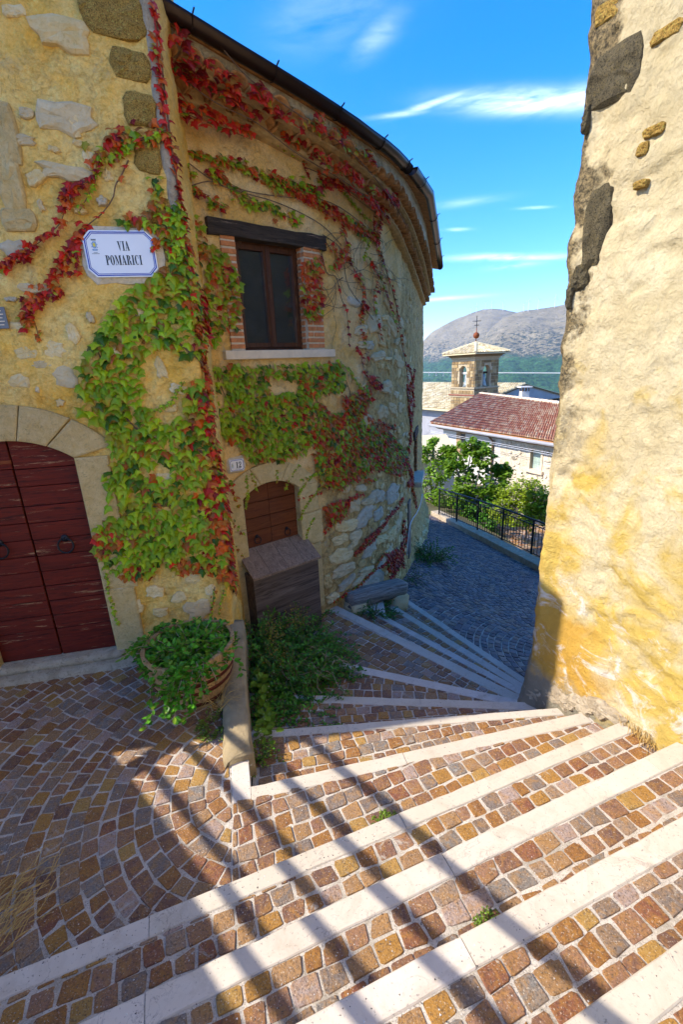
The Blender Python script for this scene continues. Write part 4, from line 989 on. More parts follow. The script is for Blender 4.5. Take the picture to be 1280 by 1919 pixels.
# bedding mouldings under each row and the mortar behind the tiles
band('lower_moulding', TW, .02, SE, 150, [(-.02, lambda s: zl(s) - .006), (.045, lambda s: zl(s)), (.075, lambda s: zl(s) + .012), (.078, lambda s: zl(s) + .040), (-.02, lambda s: zl(s) + .044)], MT['tile_fill'], HT, noise_=.006, seed=1)
band('lower_mortar_bed', TW, .02, SE, 150, [(-.02, lambda s: zl(s) + .03), (.055, lambda s: zl(s) + .035), (.062, lambda s: zl(s) + .09), (.08, lambda s: zu(s) - .03), (-.02, lambda s: zu(s) - .025)], MT['tile_fill'], HT, noise_=.010, seed=2)
band('upper_moulding', TW, .02, SE, 150, [(-.02, lambda s: zu(s) - .034), (.155, lambda s: zu(s) - .030), (.185, lambda s: zu(s) - .018), (.188, lambda s: zu(s) + .004), (-.02, lambda s: zu(s) + .008)], MT['tile_fill'], HT, noise_=.006, seed=3)
band('upper_mortar_bed', TW, .02, SE, 150, [(-.02, lambda s: zu(s) - .0), (.165, lambda s: zu(s) + .002), (.172, lambda s: zu(s) + .06), (.19, lambda s: zu(s) + .115), (-.02, lambda s: zu(s) + .12)], MT['tile_fill'], HT, noise_=.010, seed=4)
def gz(s): return np.interp(s, [0, .28, .76, 1.22, 1.55, 1.93, 2.8, 9], [4.345, 4.315, 4.235, 4.165, 4.12, 4.085, 4.10, 4.10])
band('frieze_wall', TW, .02, SE, 150, [(-.02, lambda s: zu(s) + .09), (.195, lambda s: zu(s) + .092), (.205, lambda s: (zu(s) + .09)*.5 + gz(s)*.5), (.215, lambda s: gz(s) + .03), (-.02, lambda s: gz(s) + .03)], MT['frieze'], HT, noise_=.010, seed=5)
def tile_mesh(seed):
    r = random.Random(seed); n = 8; vs, fs = [], []; L = .20
    for (y, rad) in ((0.0, TR), (-L, TR*.93)):
        for (q, rr) in ((0, rad), (1, rad - .016)):
            for i in range(n+1):
                a = math.pi*i/n; vs.append((rr*math.cos(a)*(1 + r.uniform(-.03, .03)), -y if False else y, rr*math.sin(a)*.86 + r.uniform(-.002, .002)))
    m = n+1
    for i in range(n):
        fs += [(i, i+1, 2*m+i+1, 2*m+i), (m+i+1, m+i, 3*m+i, 3*m+i+1), (i+1, i, m+i, m+i+1), (2*m+i, 2*m+i+1, 3*m+i+1, 3*m+i)]
    fs += [(0, 2*m, 3*m, m), (n, m+n, 3*m+n, 2*m+n)]
    mb = MB(); mb.add(vs, fs, r.random()); me = mb.mesh('roof_tile', True); me.materials.append(MT['tile']); return me
tms = [tile_mesh(i) for i in range(7)]; r = random.Random(3)
for row, (zf, off, lift) in enumerate(((zl, .150, .046), (zu, .262, .006))):
    s_ = .10 + .08*row
    while s_ < SE - .1:
        n_ = TW.N(s_); fr = frame3(n_); f2 = np.array([fr[:, 0], -fr[:, 1], fr[:, 2]]).T   # local y points out of the wall
        o = bpy.data.objects.new('cornice_tile', tms[r.randrange(7)]); C.objects.link(o)
        a = r.uniform(-.05, .05); ca, sa = math.cos(a), math.sin(a); Mr = fr @ np.array([[ca, -sa, 0], [sa, ca, 0], [0, 0, 1]])
        # -y of the frame is outwards; the mesh runs from y=0 (mouth) to y=-L, so turn it round
        Mr = Mr @ np.array([[-1, 0, 0], [0, -1, 0], [0, 0, 1]])
        place(o, TW.P(s_, zf(s_) + lift + r.uniform(-.006, .006), off + r.uniform(-.012, .012)), Mr)
        sub(o, HT); s_ += TL_ * r.uniform(.96, 1.05)
# gutter: two straight runs that meet at a joint
g1 = [np.array(TW.P(s_, float(gz(s_)) + .03, .29)) for s_ in np.linspace(.0, 2.82, 14)]
gj = g1[-1]; g2 = [gj + np.array([.055, .06, .015])]
for px, py in ((812, 365), (822, 420), (829, 465), (834, 502)):
    q = atz(px - 9, py, 4.12); g2.append(q)
def sweep_gutter(pts, name, rad=.062, n=9):
    vs, fs = [], []; m = n
    for i, p in enumerate(pts):
        d = pts[min(i+1, len(pts)-1)] - pts[max(i-1, 0)]; d = d/np.linalg.norm(d); x = np.cross(d, (0, 0, 1)); x /= np.linalg.norm(x)
        for q in range(n):
            a = math.pi*q/(n-1); vs.append(p + x*rad*math.cos(a) - np.array([0, 0, 1])*rad*1.05*math.sin(a) + np.array([0, 0, .03]))
        for q in range(n):
            a = math.pi*(n-1-q)/(n-1); vs.append(p + x*(rad-.005)*math.cos(a) - np.array([0, 0, 1])*(rad*1.05-.005)*math.sin(a) + np.array([0, 0, .03]))
    m = 2*n
    for i in range(len(pts)-1):
        for q in range(m): fs.append((i*m+q, i*m+(q+1) % m, (i+1)*m+(q+1) % m, (i+1)*m+q))
    fs += [tuple(range(n)), tuple((len(pts)-1)*m + q for q in range(n-1, -1, -1))]
    return MB().add(vs, fs).obj(name, MT['gutter'], HT, True)
ga = sweep_gutter(g1, 'gutter'); gb = sweep_gutter(g2, 'gutter', .066)
for k_, pts in enumerate((g1, g2)):
    L_ = sum(np.linalg.norm(pts[i+1]-pts[i]) for i in range(len(pts)-1)); q = .35; par = ga if k_ == 0 else gb
    while q < L_:
        acc = 0
        for i in range(len(pts)-1):
            l_ = np.linalg.norm(pts[i+1]-pts[i])
            if acc + l_ >= q: p = pts[i] + (pts[i+1]-pts[i])*(q-acc)/l_; d = (pts[i+1]-pts[i])/l_; break
            acc += l_
        x = np.cross(d, (0, 0, 1)); bk_ = MB(); rr = .068 if k_ == 0 else .072
        bk_.tube([p + x*rr*math.cos(a) + np.array([0, 0, .03 - rr*1.05*math.sin(a)]) for a in np.linspace(-.1, math.pi+.1, 10)], .0045, 4)
        bk_.bar(p + x*rr + np.array([0, 0, .03]), p + x*(rr + .03) + np.array([0, 0, .045]), .008)
        sub(bk_.obj('gutter_bracket', MT['gutter']), par); q += .62 if k_ == 0 else 1.35
# tiled roof behind the gutter
rp = [p + np.array([-.02, .04, .02]) for p in g1] + [p + np.array([-.03, 0, .02]) for p in g2[1:]]
ridge = [(-3.2, 6.6, 5.4), (-2.6, 8.4, 5.3), (-2.2, 11.6, 5.1)]
vs = [tuple(p) for p in rp]; n_ = len(vs)
vs2 = [tuple(np.array([np.interp(i/(n_-1), [0, .5, 1], [q[a] for q in ridge]) for a in range(3)])) for i in range(n_)]
lo = [tuple(np.array(p) - np.array([0, 0, .05])) for p in vs]; lo2 = [tuple(np.array(p) - np.array([0, 0, .05])) for p in vs2]
fs = [(i, i+1, n_+i+1, n_+i) for i in range(n_-1)] + [(2*n_+i+1, 2*n_+i, 3*n_+i, 3*n_+i+1) for i in range(n_-1)] + [(i+1, i, 2*n_+i, 2*n_+i+1) for i in range(n_-1)]
MB().add(vs + vs2 + lo + lo2, fs).obj('roof', MT['tile'], HT)

# rubble showing on the curved wall: explicit stones first, then coursed rubble low on the right
TSt = [(700, 930, 20, 18, 'stone_blue'), (712, 930, 16, 22, 'stone_blue'), (684, 967, 30, 30, 'stone_blue'), (737, 925, 20, 30, 'stone_blue'), (665, 948, 20, 22, 'stone_grey'), (709, 963, 15, 20, 'stone_blue'), (694, 1028, 24, 24, 'stone_blue'),
       (690, 940, 22, 14, 'stone_grey'), (655, 985, 34, 22, 'stone_cream'), (640, 1010, 30, 16, 'stone_cream'), (668, 1003, 22, 18, 'stone_grey'), (640, 1042, 40, 26, 'stone_cream'), (645, 1068, 36, 22, 'stone_grey'), (648, 915, 16, 16, 'stone_grey'), (678, 915, 20, 14, 'stone_grey'),
       (660, 1022, 22, 12, 'stone_grey'), (720, 985, 16, 20, 'stone_grey'), (735, 1000, 16, 20, 'stone_cream'), (716, 1010, 22, 14, 'stone_cream'), (725, 1040, 20, 16, 'stone_grey'), (712, 1060, 24, 14, 'stone_blue'), (690, 1070, 26, 14, 'stone_grey'), (650, 1092, 30, 14, 'stone_blue'), (672, 1088, 20, 10, 'stone_grey'),
       (636, 985, 18, 14, 'stone_cream'), (625, 1120, 22, 16, 'stone_cream'), (613, 1090, 16, 24, 'dressed'), (748, 975, 10, 22, 'stone_grey'), (755, 1010, 8, 18, 'stone_grey'), (742, 955, 12, 12, 'stone_cream'),
       (703, 607, 22, 34, 'stone_grey'), (735, 612, 14, 22, 'stone_grey'), (727, 570, 12, 16, 'stone_grey'), (722, 595, 12, 10, 'stone_cream'), (692, 647, 16, 16, 'stone_blue'), (680, 647, 16, 14, 'stone_grey'), (664, 567, 20, 16, 'stone_blue'), (678, 618, 20, 18, 'stone_grey'), (712, 667, 22, 16, 'stone_grey'), (746, 675, 14, 22, 'stone_grey'),
       (726, 725, 16, 24, 'stone_grey'), (718, 772, 16, 24, 'stone_grey'), (685, 790, 24, 26, 'stone_grey'), (735, 765, 14, 20, 'stone_grey'), (750, 765, 6, 18, 'stone_grey'), (716, 645, 12, 8, 'stone_cream'), (744, 640, 8, 10, 'stone_grey'), (742, 740, 10, 12, 'stone_grey'), (728, 672, 12, 6, 'stone_cream'), (682, 868, 20, 22, 'stone_grey'),
       (735, 868, 12, 20, 'stone_blue'), (765, 700, 5, 30, 'stone_grey'), (770, 760, 5, 30, 'stone_grey'), (668, 712, 10, 10, 'stone_cream'), (700, 820, 20, 14, 'stone_grey'), (540, 270, 0, 0, '')]
occ = []
for i, (x, y, w, h, m) in enumerate(TSt):
    if not m: continue
    stone(TW, x, y, w*1.1, h*1.1, random.Random(i).uniform(-.3, .3), MT[m], HT, .022, 300+i, rough=.24, blocky=.4); c = TW.pix(x, y); occ.append((c[0], c[1], .09))
r = random.Random(17); tries = 0; cnt = 0
while tries < 5000 and cnt < 235:
    tries += 1; s_ = r.uniform(1.45, 4.9); z_ = r.uniform(-1.3, 3.2)
    dens = min(1, max(0, (s_-1.5)*.7)) * (1 if z_ < .6 + (s_ - 1.6)*.5 else .22)
    if r.random() > dens: continue
    w = r.uniform(.07, .19) * (1 if s_ < 3.4 else 1.5); h = r.uniform(.05, .13)
    if any(abs(s_-a) < (w*.5+c)*.95 and abs(z_-b) < (h*.5+c*.7)*.95 for a, b, c in occ): continue
    occ.append((s_, z_, w*.5))
    vs, fs = stone_geo(TW, s_, z_, w, h, r.uniform(-.35, .35), r.uniform(.006, .018), 900+cnt, n=9, blocky=.4, rough=.22)
    MB().add(vs, fs, r.random()).obj('wall_stone', MT[r.choice(['stone_cream', 'stone_cream', 'stone_ochre', 'stone_ochre', 'stone_grey'])], HT); cnt += 1
# battered foot stones round the far bulge
for i in range(16):
    s_ = 5.6 + i*.17; vs, fs = stone_geo(TW, s_, -1.55 - .025*i + r.uniform(-.18, .22), r.uniform(.3, .42), r.uniform(.2, .3), r.uniform(-.2, .2), r.uniform(.12, .18), 1300+i, n=9, blocky=.4)
    MB().add(vs, fs, r.random()).obj('foot_stone', MT['stone_cream'], HT)

# window with brick jambs
WN = tag(empty('window', tuple(TW.P((W0+W1)/2, WZ0, 0)))); sub(WN, HT)
Ft = frame3(TW.N((W0+W1)/2)); WD = -.10
def slab(name, mat, parent, S, s0, s1, z0, z1, o0, o1, bev=.002, M3=None, tint=.5):
    """straight box between s0 and s1 on the wall, from depth o0 to o1"""
    a = np.array(S.P(s0, z0, 0)); b = np.array(S.P(s1, z0, 0)); d = b - a; L = np.linalg.norm(d); n_ = np.array(S.N((s0+s1)/2)); d = d/L; n_ = n_ - d*n_.dot(d); n_ /= np.linalg.norm(n_)
    fr = frame3(n_); c = (a+b)/2 + n_*(o0+o1)/2; c[2] = (z0+z1)/2; w, t, h = L, abs(o1-o0), z1-z0
    mb = MB().box((0, 0, 0), (w, t, h), tint=tint); o = mb.obj(name, mat, None, bevel=bev); place(o, c, fr); return sub(o, parent) if parent is not None else o
r = random.Random(23)
ch = (WZ1 - WZ0)/17.0; bl = []
for sd, (f0, f1) in enumerate(((W0-.125, W0), (W1, W1+.20))):
    MBm = slab('jamb_mortar', MT['brick_mortar'], WN, TW, f0, f1, WZ0, WZ1, -.12, .010, .001)
    for i in range(17):
        z0 = WZ0 + ch*i + ch*.24; z1 = WZ0 + ch*(i+1) - ch*.10
        zj = r.uniform(-.002, .002); cut = r.choice([None, None, .5, .35]) if sd else None; parts = [(f0 - r.uniform(0, .006), f1)]
        if cut: q = f0 + (f1-f0)*cut; parts = [(f0, q-.004), (q+.004, f1)]
        for (u0, u1) in parts:
            slab('brick', MT['brick'], WN, TW, u0 + .001, u1 - .002 + (r.uniform(0, .004) if sd == 0 else -r.uniform(0, .003)), z0 + zj, z1 + zj, -.02, .018 + r.uniform(-.004, .004), .003, tint=r.random())
    # the visible side of the right jamb
    if sd:
        for i in range(17):
            z0 = WZ0 + ch*i + ch*.24; z1 = WZ0 + ch*(i+1) - ch*.10; slab('brick', MT['brick'], WN, TW, W1-.010, W1+.05, z0, z1, -.115, -.026, .002, tint=r.random())
slab('sill', MT['sill'], WN, TW, TW.pix(417, 660)[0], TW.pix(622, 657)[0], WZ0 - .075, WZ0 - .002, -.12, .055, .004)
lf = frame3(TW.N(1.0)); la, lb = np.array(TW.P(.43, 3.265, .02)), np.array(TW.P(1.60, 3.265, .02))
bm_ = MB(); n_ = 14
for i in range(n_+1):
    p = la + (lb-la)*i/n_; j_ = [float(fbm(i*.7, q*5.3, 0, 2, 40))*.010 for q in range(4)]; x = (p - (la+lb)/2).dot(lf[:, 0])
    for (yy, zz_, q) in ((.16, -.058, 0), (-.015 + j_[0], -.060 + j_[1], 1), (-.015 + j_[2], .055 + j_[3], 2), (.16, .060, 3)): bm_.v.append((x, yy, zz_)); bm_.t.append(.5)
for i in range(n_):
    for q in range(4): bm_.f.append((i*4+q, i*4+(q+1) % 4, (i+1)*4+(q+1) % 4, (i+1)*4+q)[::-1])
bm_.f += [(0, 1, 2, 3), (n_*4+3, n_*4+2, n_*4+1, n_*4)]
lin = bm_.obj('lintel', MT['beam_wood'], None, bevel=.003); place(lin, (la+lb)/2, lf); sub(lin, WN)
fw = .030; mid = (W0+W1)/2
FO = -.085
for (a, b, z0, z1, o, nm) in [(W0-.01, W0+fw, WZ0, WZ1+.01, FO, 'frame_side'), (W1-fw, W1+.02, WZ0, WZ1+.01, FO, 'frame_side'), (W0+fw, W1-fw, WZ1-.03, WZ1+.01, FO, 'frame_head'), (W0+fw, W1-fw, WZ0, WZ0+.022, FO, 'frame_foot')]:
    slab(nm, MT['window_wood'], WN, TW, a, b, z0, z1, o-.05, o, .003)
for i, (a, b) in enumerate(((W0+fw+.002, mid-.001), (mid+.001, W1-fw-.002))):
    sa = slab('casement_stile', MT['window_wood'], WN, TW, a, a+.036, WZ0+.024, WZ1-.032, FO-.04, FO+.008, .003)
    slab('casement_stile', MT['window_wood'], WN, TW, b-.036, b, WZ0+.024, WZ1-.032, FO-.04, FO+.009, .003)
    slab('casement_rail', MT['window_wood'], WN, TW, a+.036, b-.036, WZ0+.024, WZ0+.066, FO-.04, FO+.006, .003)
    slab('casement_rail', MT['window_wood'], WN, TW, a+.036, b-.036, WZ1-.075, WZ1-.032, FO-.04, FO+.006, .003)
    slab('pane', MT['pane'], WN, TW, a+.034, b-.034, WZ0+.064, WZ1-.073, FO-.026, FO-.022, 0)
    slab('inner_shutter', MT['inner_shutter'], WN, TW, a+.02, b-.02, WZ0+.03, WZ1-.03, FO-.058, FO-.050, .001); slab('shutter_panel', MT['inner_shutter'], WN, TW, a+.075, b-.075, WZ0+.12, WZ1-.15, FO-.0495, FO-.042, .004)
slab('meeting_bead', MT['window_wood'], WN, TW, mid-.016, mid+.016, WZ0+.024, WZ1-.032, FO+.0095, FO+.020, .004)
slab('room_back', MT['beam_wood'], WN, TW, W0-.06, W1+.06, WZ0-.06, WZ1+.06, -.155, -.145, 0)

# cellar opening: dressed surround, two plank leaves, weathered box over the lower half
CD = empty('cellar_door', tuple(TW.P(AMID, .5, 0))); sub(CD, HT); CO = -.075; Fc = frame3(TW.N(AMID))
cz = [.30, TW.pix(515, 985, CO)[1], TW.pix(515, 961, CO)[1], TW.pix(515, 933, CO)[1], 1.2]
for sd, (a, b) in enumerate(((A0-.03, AMID-.003), (AMID+.003, A1+.03))):
    for i in range(4):
        z1 = cz[i+1] - .003; top = (lambda s_: arch2(min(max(s_, A0), A1)) + .02) if i == 3 else None
        plank('plank', MT['cellar_wood'], CD, TW, a, b, cz[i] + .003, z1 if i < 3 else AT + .03, CO + r.uniform(-.001, .001), .025, top, Fc)
ring_knocker(TW, 481, 1005, CD, CO, .034, MT['iron']); ring_knocker(TW, 537, 990, CD, CO, .034, MT['iron'])
slab('door_backing', MT['beam_wood'], CD, TW, A0-.05, A1+.05, .2, AT+.05, -.13, -.12, 0)
zb = [-.42, .36, .72, ASP - .01]
for sd in (0, 1):
    for i in range(3):
        x0, x1 = (A1, A1 + .235 + .04*(i % 2)) if sd else (A0 - .20, A0)
        surf_block(TW, [(x0, zb[i]+.003), (x1, zb[i]+.003), (x1, zb[i+1]-.003), (x0, zb[i+1]-.003)], -.11, .020, MT['dressed'], HT, 'jamb_stone', 40+i+sd*5)
th2 = math.asin(min(1, AH/_Ra))
for i in range(3):
    a0, a1 = -th2 + 2*th2*i/3 + .004, -th2 + 2*th2*(i+1)/3 - .004; Ro = _Ra + .19; c_ = (AMID, AT - _Ra)
    inn = [(c_[0]+_Ra*math.sin(a0+(a1-a0)*q/4), c_[1]+_Ra*math.cos(a0+(a1-a0)*q/4)) for q in range(5)]
    outp = [(c_[0]+Ro*math.sin((a0+(a1-a0)*q/4)*1.35), c_[1]+Ro*math.cos((a0+(a1-a0)*q/4)*1.35)) for q in range(4, -1, -1)]
    surf_block(TW, (inn+outp)[::-1], -.11, .022 + .003*(i == 1), MT['dressed'], HT, 'arch_stone', 60+i)
# second window far round the wall
W2 = empty('window', tuple(TW.P(S20, S2Z0, 0))); sub(W2, HT)
slab('sill', MT['sill'], W2, TW, S20-.12, S21+.1, S2Z0-.11, S2Z0-.01, -.10, .16, .005)
slab('lintel', MT['beam_wood'], W2, TW, S20-.1, S21+.1, S2Z1-.10, S2Z1+.06, -.1, .03, .005)
for i in range(10):
    z0 = S2Z0 + i*.075; slab('brick', MT['brick'], W2, TW, S21-.02, S21+.10, z0, z0+.058, -.14, .012, .004)
slab('pane', MT['glass'], W2, TW, S20, S21, S2Z0, S2Z1, -.16, -.15, 0)
# shutter strip low on the limb, and a bent white conduit
slab('small_door', MT['plaque'], HT, TW, 4.32, 4.62, -1.05, -.05, -.03, .03, .003)
cd_ = [TW.P(*TW.pix(x, y), .05) for x, y in ((757, 1040), (762, 990), (768, 973), (776, 962), (783, 948), (787, 932), (788, 926))]
MB().tube(catmull(cd_, 4), .009, 6).obj('conduit', MT['white_plastic'], HT, True)

# ================================================================= the wall on the right
HR = thing('rendered_house', 'tall cream rendered house wall with dark tuff corner stones and yellow foot', 'house', (3.6, 2.2, 0))
def relief_r(s, z, P):
    r_ = .022*fbm(s*1.3, z*1.3, 0, 3, 51) + .016*fbm(s*5, z*6, 0, 5, 55, .6) + .008*fbm(s*22, z*22, 0, 3, 58)
    co = np.exp(-((s - RSC)/.35)**2); r_ = r_ + .030*co*fbm(s*9, z*9, 3.3, 3, 61)
    pit = fbm(s*3.1 + 4, z*5.5, 0, 5, 71, .62); r_ = r_ - .018*np.clip((pit - .26)*9, 0, 1)
    r_ = r_ + .07*np.clip((.12 - z)/.5, 0, 1.2)*np.exp(-((s - RSC)/.5)**2)
    return r_
RSC = RW.c[int(np.argmin([abs(p[0]-1.36)+abs(p[1]-2.86) for p in RW.p]))]
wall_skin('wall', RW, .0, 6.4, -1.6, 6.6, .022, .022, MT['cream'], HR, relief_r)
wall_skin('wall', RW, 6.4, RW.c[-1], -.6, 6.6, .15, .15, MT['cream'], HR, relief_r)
co_ = [tuple(RW.P(s_, 0, -.10)[:2]) for s_ in np.linspace(.02, RW.c[-1]-.02, 26)] + [(8.5, -9.0), (8.5, 4.3)]
MB().prism(ccw(co_), -1.7, 6.5).obj('wall_core', MT['cream'], HR)
MB().prism(ccw([tuple(RW.P(s_, 0, .25)[:2]) for s_ in np.linspace(.02, RW.c[-1]-.02, 26)] + [(8.6, -9.1), (8.6, 4.4)]), 6.6, 6.72).obj('roof', MT['tile'], HR)
for i, (x, y, w, h, nm) in enumerate([(1152, 143, 96, 104, 'q'), (1118, 428, 92, 152, 'q'), (1106, 50, 34, 60, 'q'), (1101, 225, 30, 50, 'q'), (1085, 320, 40, 60, 'q'), (1078, 372, 26, 40, 'q'), (1090, 520, 50, 50, 'q'), (1070, 558, 26, 44, 'q'), 
                                      (1140, 22, 44, 40, 'm'), (1250, 60, 60, 26, 'm'), (1225, 245, 40, 20, 'm'), (1205, 280, 22, 26, 'm'), (1200, 345, 26, 16, 'm')]):
    st = stone(RW, x, y, w, h, -.08, MT['stone_dark' if nm == 'q' else 'stone_moss'], HR, .022 if nm == 'q' else .010, 700+i, 'quoin_stone' if nm == 'q' else 'wall_stone', blocky=.7, rough=.12)
for i, (x, y, w, h) in enumerate([(1018, 1010, 24, 48), (1012, 1060, 22, 40)]):
    stone(RW, x, y, w, h, 0, MT['stone_moss'], HR, .016, 740+i, 'quoin_stone', blocky=.6, rough=.14)
for i in range(14):
    s_ = RSC - .25 + i*.075; vs, fs = stone_geo(RW, s_, -.34 + i*.036 + r.uniform(-.03, .03), r.uniform(.14, .24), r.uniform(.06, .13), r.uniform(-.4, .4), .028, 760+i, n=11, rough=.3)
    MB().add(vs, fs, r.random()).obj('foot_stone', MT['greycap'], HR)
# ------------------------------------------------------------------ lettering (condensed fat-face capitals drawn as outlines)
def ringpoly(cx, cy, rx, ry, ix, iy, a0=0, a1=360, n=18):
    o = [(cx + rx*math.cos(math.radians(a0+(a1-a0)*i/n)), cy + ry*math.sin(math.radians(a0+(a1-a0)*i/n))) for i in range(n+1)]
    q = [(cx + ix*math.cos(math.radians(a0+(a1-a0)*i/n)), cy + iy*math.sin(math.radians(a0+(a1-a0)*i/n))) for i in range(n+1)]
    return [[o[i], o[i+1], q[i+1], q[i]] for i in range(n)]
def rc(x0, y0, x1, y1): return [(x0, y0), (x1, y0), (x1, y1), (x0, y1)]
GL = {
 'I': (.40, [rc(.11, 0, .29, 1), rc(.02, 0, .38, .045), rc(.02, .955, .38, 1)]),
 'V': (.60, [[(.05, 1), (.25, 1), (.36, .25), (.31, 0), (.27, 0)], [(.31, 0), (.34, .17), (.53, 1), (.49, 1)], rc(0, .955, .30, 1), rc(.42, .955, .60, 1)]),
 'A': (.62, [[(.25, 1), (.35, 1), (.58, 0), (.38, 0), (.25, .78)], [(.06, 0), (.10, 0), (.29, .86), (.25, 1)], rc(.13, .27, .44, .32), rc(0, 0, .18, .045), rc(.32, 0, .62, .045)]),
 'P': (.56, [rc(.08, 0, .26, 1), rc(0, 0, .34, .045), rc(0, .955, .30, 1)] + ringpoly(.30, .735, .25, .265, .08, .22, -90, 90)),
 'R': (.64, [rc(.08, 0, .26, 1), rc(0, 0, .32, .045), rc(0, .955, .30, 1)] + ringpoly(.30, .755, .24, .245, .07, .20, -90, 90) + [[(.30, .55), (.36, .50), (.55, .40), (.60, .06), (.64, .03), (.60, 0), (.50, .0), (.42, .1), (.38, .42), (.30, .50)]]),
 'O': (.60, ringpoly(.29, .5, .28, .52, .10, .48, 0, 360, 28)),
 'C': (.56, ringpoly(.29, .5, .28, .52, .10, .48, 52, 308, 26) + [rc(.46, .64, .50, .98), rc(.47, .16, .50, .22)]),
 'M': (.86, [rc(.09, 0, .125, 1), [(.05, 1), (.24, 1), (.45, .28), (.41, 0), (.38, 0)], [(.40, 0), (.43, .15), (.63, 1), (.60, 1)], rc(.59, 0, .79, 1), rc(0, 0, .22, .045), rc(.52, 0, .86, .045), rc(.62, .955, .86, 1), rc(.0, .955, .2, 1)]),
 '1': (.44, [rc(.16, 0, .34, 1), rc(.04, 0, .44, .05), [(.16, .88), (.16, 1), (.26, 1), (.05, .80), (.03, .84)]]),
 '2': (.58, ringpoly(.29, .72, .26, .28, .09, .23, -25, 175, 14) + [[(.30, .56), (.53, .66), (.50, .52), (.20, .18), (.05, .0), (.02, .04), (.12, .22)], [(.05, 0), (.50, 0), (.55, .28), (.51, .28), (.46, .18), (.16, .20)]] + ringpoly(.11, .73, .08, .08, .0, .0, 0, 360, 10)),
}
def text_mb(txt, x, y, h, wscale=1.0, y3=-.0012):
    mb = MB()
    for ch_ in txt:
        if ch_ == ' ': x += .3*h*wscale; continue
        w, polys = GL[ch_]
        for p in polys:
            if area(p) < 0: p = p[::-1]
            mb.add([(x + q[0]*h*wscale, y3, y + q[1]*h) for q in p], [tuple(range(len(p)))])
        x += (w + .045)*h*wscale
    return mb, x
def text_w(txt, h, ws): return sum((GL[c][0] + .045)*h*ws for c in txt) - .045*h*ws
def octo(w, h, c, y): return [(-w/2+c, y, -h/2), (w/2-c, y, -h/2), (w/2, y, -h/2+c), (w/2, y, h/2-c), (w/2-c, y, h/2), (-w/2+c, y, h/2), (-w/2, y, h/2-c), (-w/2, y, -h/2+c)]
def octo_ring(w, h, c, t, y):
    a = octo(w, h, c, y); b = octo(w-2*t, h-2*t, max(.001, c-t*.6), y); return a + b, [(i, (i+1) % 8, 8+(i+1) % 8, 8+i) for i in range(8)]
# street sign: photographed corners give its place, size and tilt on the wall
q0, q1 = LW.pix(161, 446), LW.pix(290, 441); q2, q3 = LW.pix(180, 522), LW.pix(296, 515)
sw, sh = .415, .262; sc_ = ((LW.pix(228, 478)[0]), LW.pix(228, 478)[1])
SG = thing('street_sign', 'white ceramic street name plaque with blue double border lettered VIA POMARICI', 'street sign', tuple(LW.P(sc_[0], sc_[1], .02)))
ct = np.array(LW.P(sc_[0], sc_[1], .030)); fl = frame3(LW.N(L0-.6)); tl = math.radians(.6); fl = fl @ np.array([[math.cos(tl), 0, -math.sin(tl)], [0, 1, 0], [math.sin(tl), 0, math.cos(tl)]])
def onsign(mb, name, mat, par, c, f, bevel=0.0, parent2=None):
    o = mb.obj(name, mat, None, bevel=bevel); place(o, c, f); return sub(o, par)
a = octo(sw, sh, .045, 0); b = octo(sw, sh, .045, .012); onsign(MB().add(a+b, [tuple(range(8)), tuple(range(15, 7, -1))] + [((i+1) % 8, i, 8+i, 8+(i+1) % 8) for i in range(8)]), 'plate', MT['enamel'], SG, ct, fl, .002)
v_, f_ = octo_ring(sw-.016, sh-.016, .043, .0062, -.0012); onsign(MB().add(v_, f_), 'outer_border', MT['enamel_blue'], SG, ct, fl)
v_, f_ = octo_ring(sw-.036, sh-.036, .038, .0032, -.0012); onsign(MB().add(v_, f_), 'inner_border', MT['enamel_blue'], SG, ct, fl)
w1 = text_w('VIA', .052, .78); m1, _ = text_mb('VIA', -w1/2 + .022, .018, .052, .78); onsign(m1, 'lettering', MT['black_paint'], SG, ct, fl)
w2 = text_w('POMARICI', .054, .80); m2, _ = text_mb('POMARICI', -w2/2 + .012, -.062, .054, .80); onsign(m2, 'lettering', MT['black_paint'], SG, ct, fl)
def crest(par, cx, cz, k_, c, f):
    m = MB()
    for p in ringpoly(cx, cz, .014*k_, .020*k_, .008*k_, .013*k_, 0, 360, 14): m.add([(q[0], -.0012, q[1]) for q in p], [(0, 1, 2, 3)])
    for i in range(8):
        a_ = 2*math.pi*i/8 + .3; x_, z_ = cx + .017*k_*math.cos(a_), cz - .004*k_ + .022*k_*math.sin(a_); m.add([(x_-.004*k_, -.0013, z_-.003*k_), (x_+.004*k_, -.0013, z_-.002*k_), (x_+.002*k_, -.0013, z_+.004*k_)], [(0, 1, 2)])
    m.add([(cx-.013*k_, -.0014, cz-.032*k_), (cx+.013*k_, -.0014, cz-.032*k_), (cx+.018*k_, -.0014, cz-.024*k_), (cx-.018*k_, -.0014, cz-.024*k_)], [(0, 1, 2, 3)])
    onsign(m, 'crest_wreath', MT['enamel_pale'], par, c, f)
    m = MB().add([(cx + .008*k_*math.cos(a_), -.0013, cz + .012*k_*math.sin(a_)) for a_ in np.linspace(0, 2*math.pi, 13)[:-1]], [tuple(range(12))]); onsign(m, 'crest_shield', MT['enamel_yellow'], par, c, f)
    m = MB()
    for i in range(5): x_ = cx + (i-2)*.0055*k_; m.add([(x_-.0024*k_, -.0014, cz+.024*k_), (x_+.0024*k_, -.0014, cz+.024*k_), (x_+.002*k_, -.0014, cz+(.033 if i % 2 == 0 else .030)*k_), (x_-.002*k_, -.0014, cz+(.033 if i % 2 == 0 else .030)*k_)], [(0, 1, 2, 3)])
    onsign(m, 'crest_crown', MT['black_paint'], par, c, f)
crest(SG, -sw/2+.062, .050, 1.0, ct, fl)
m = MB(); r = random.Random(4)
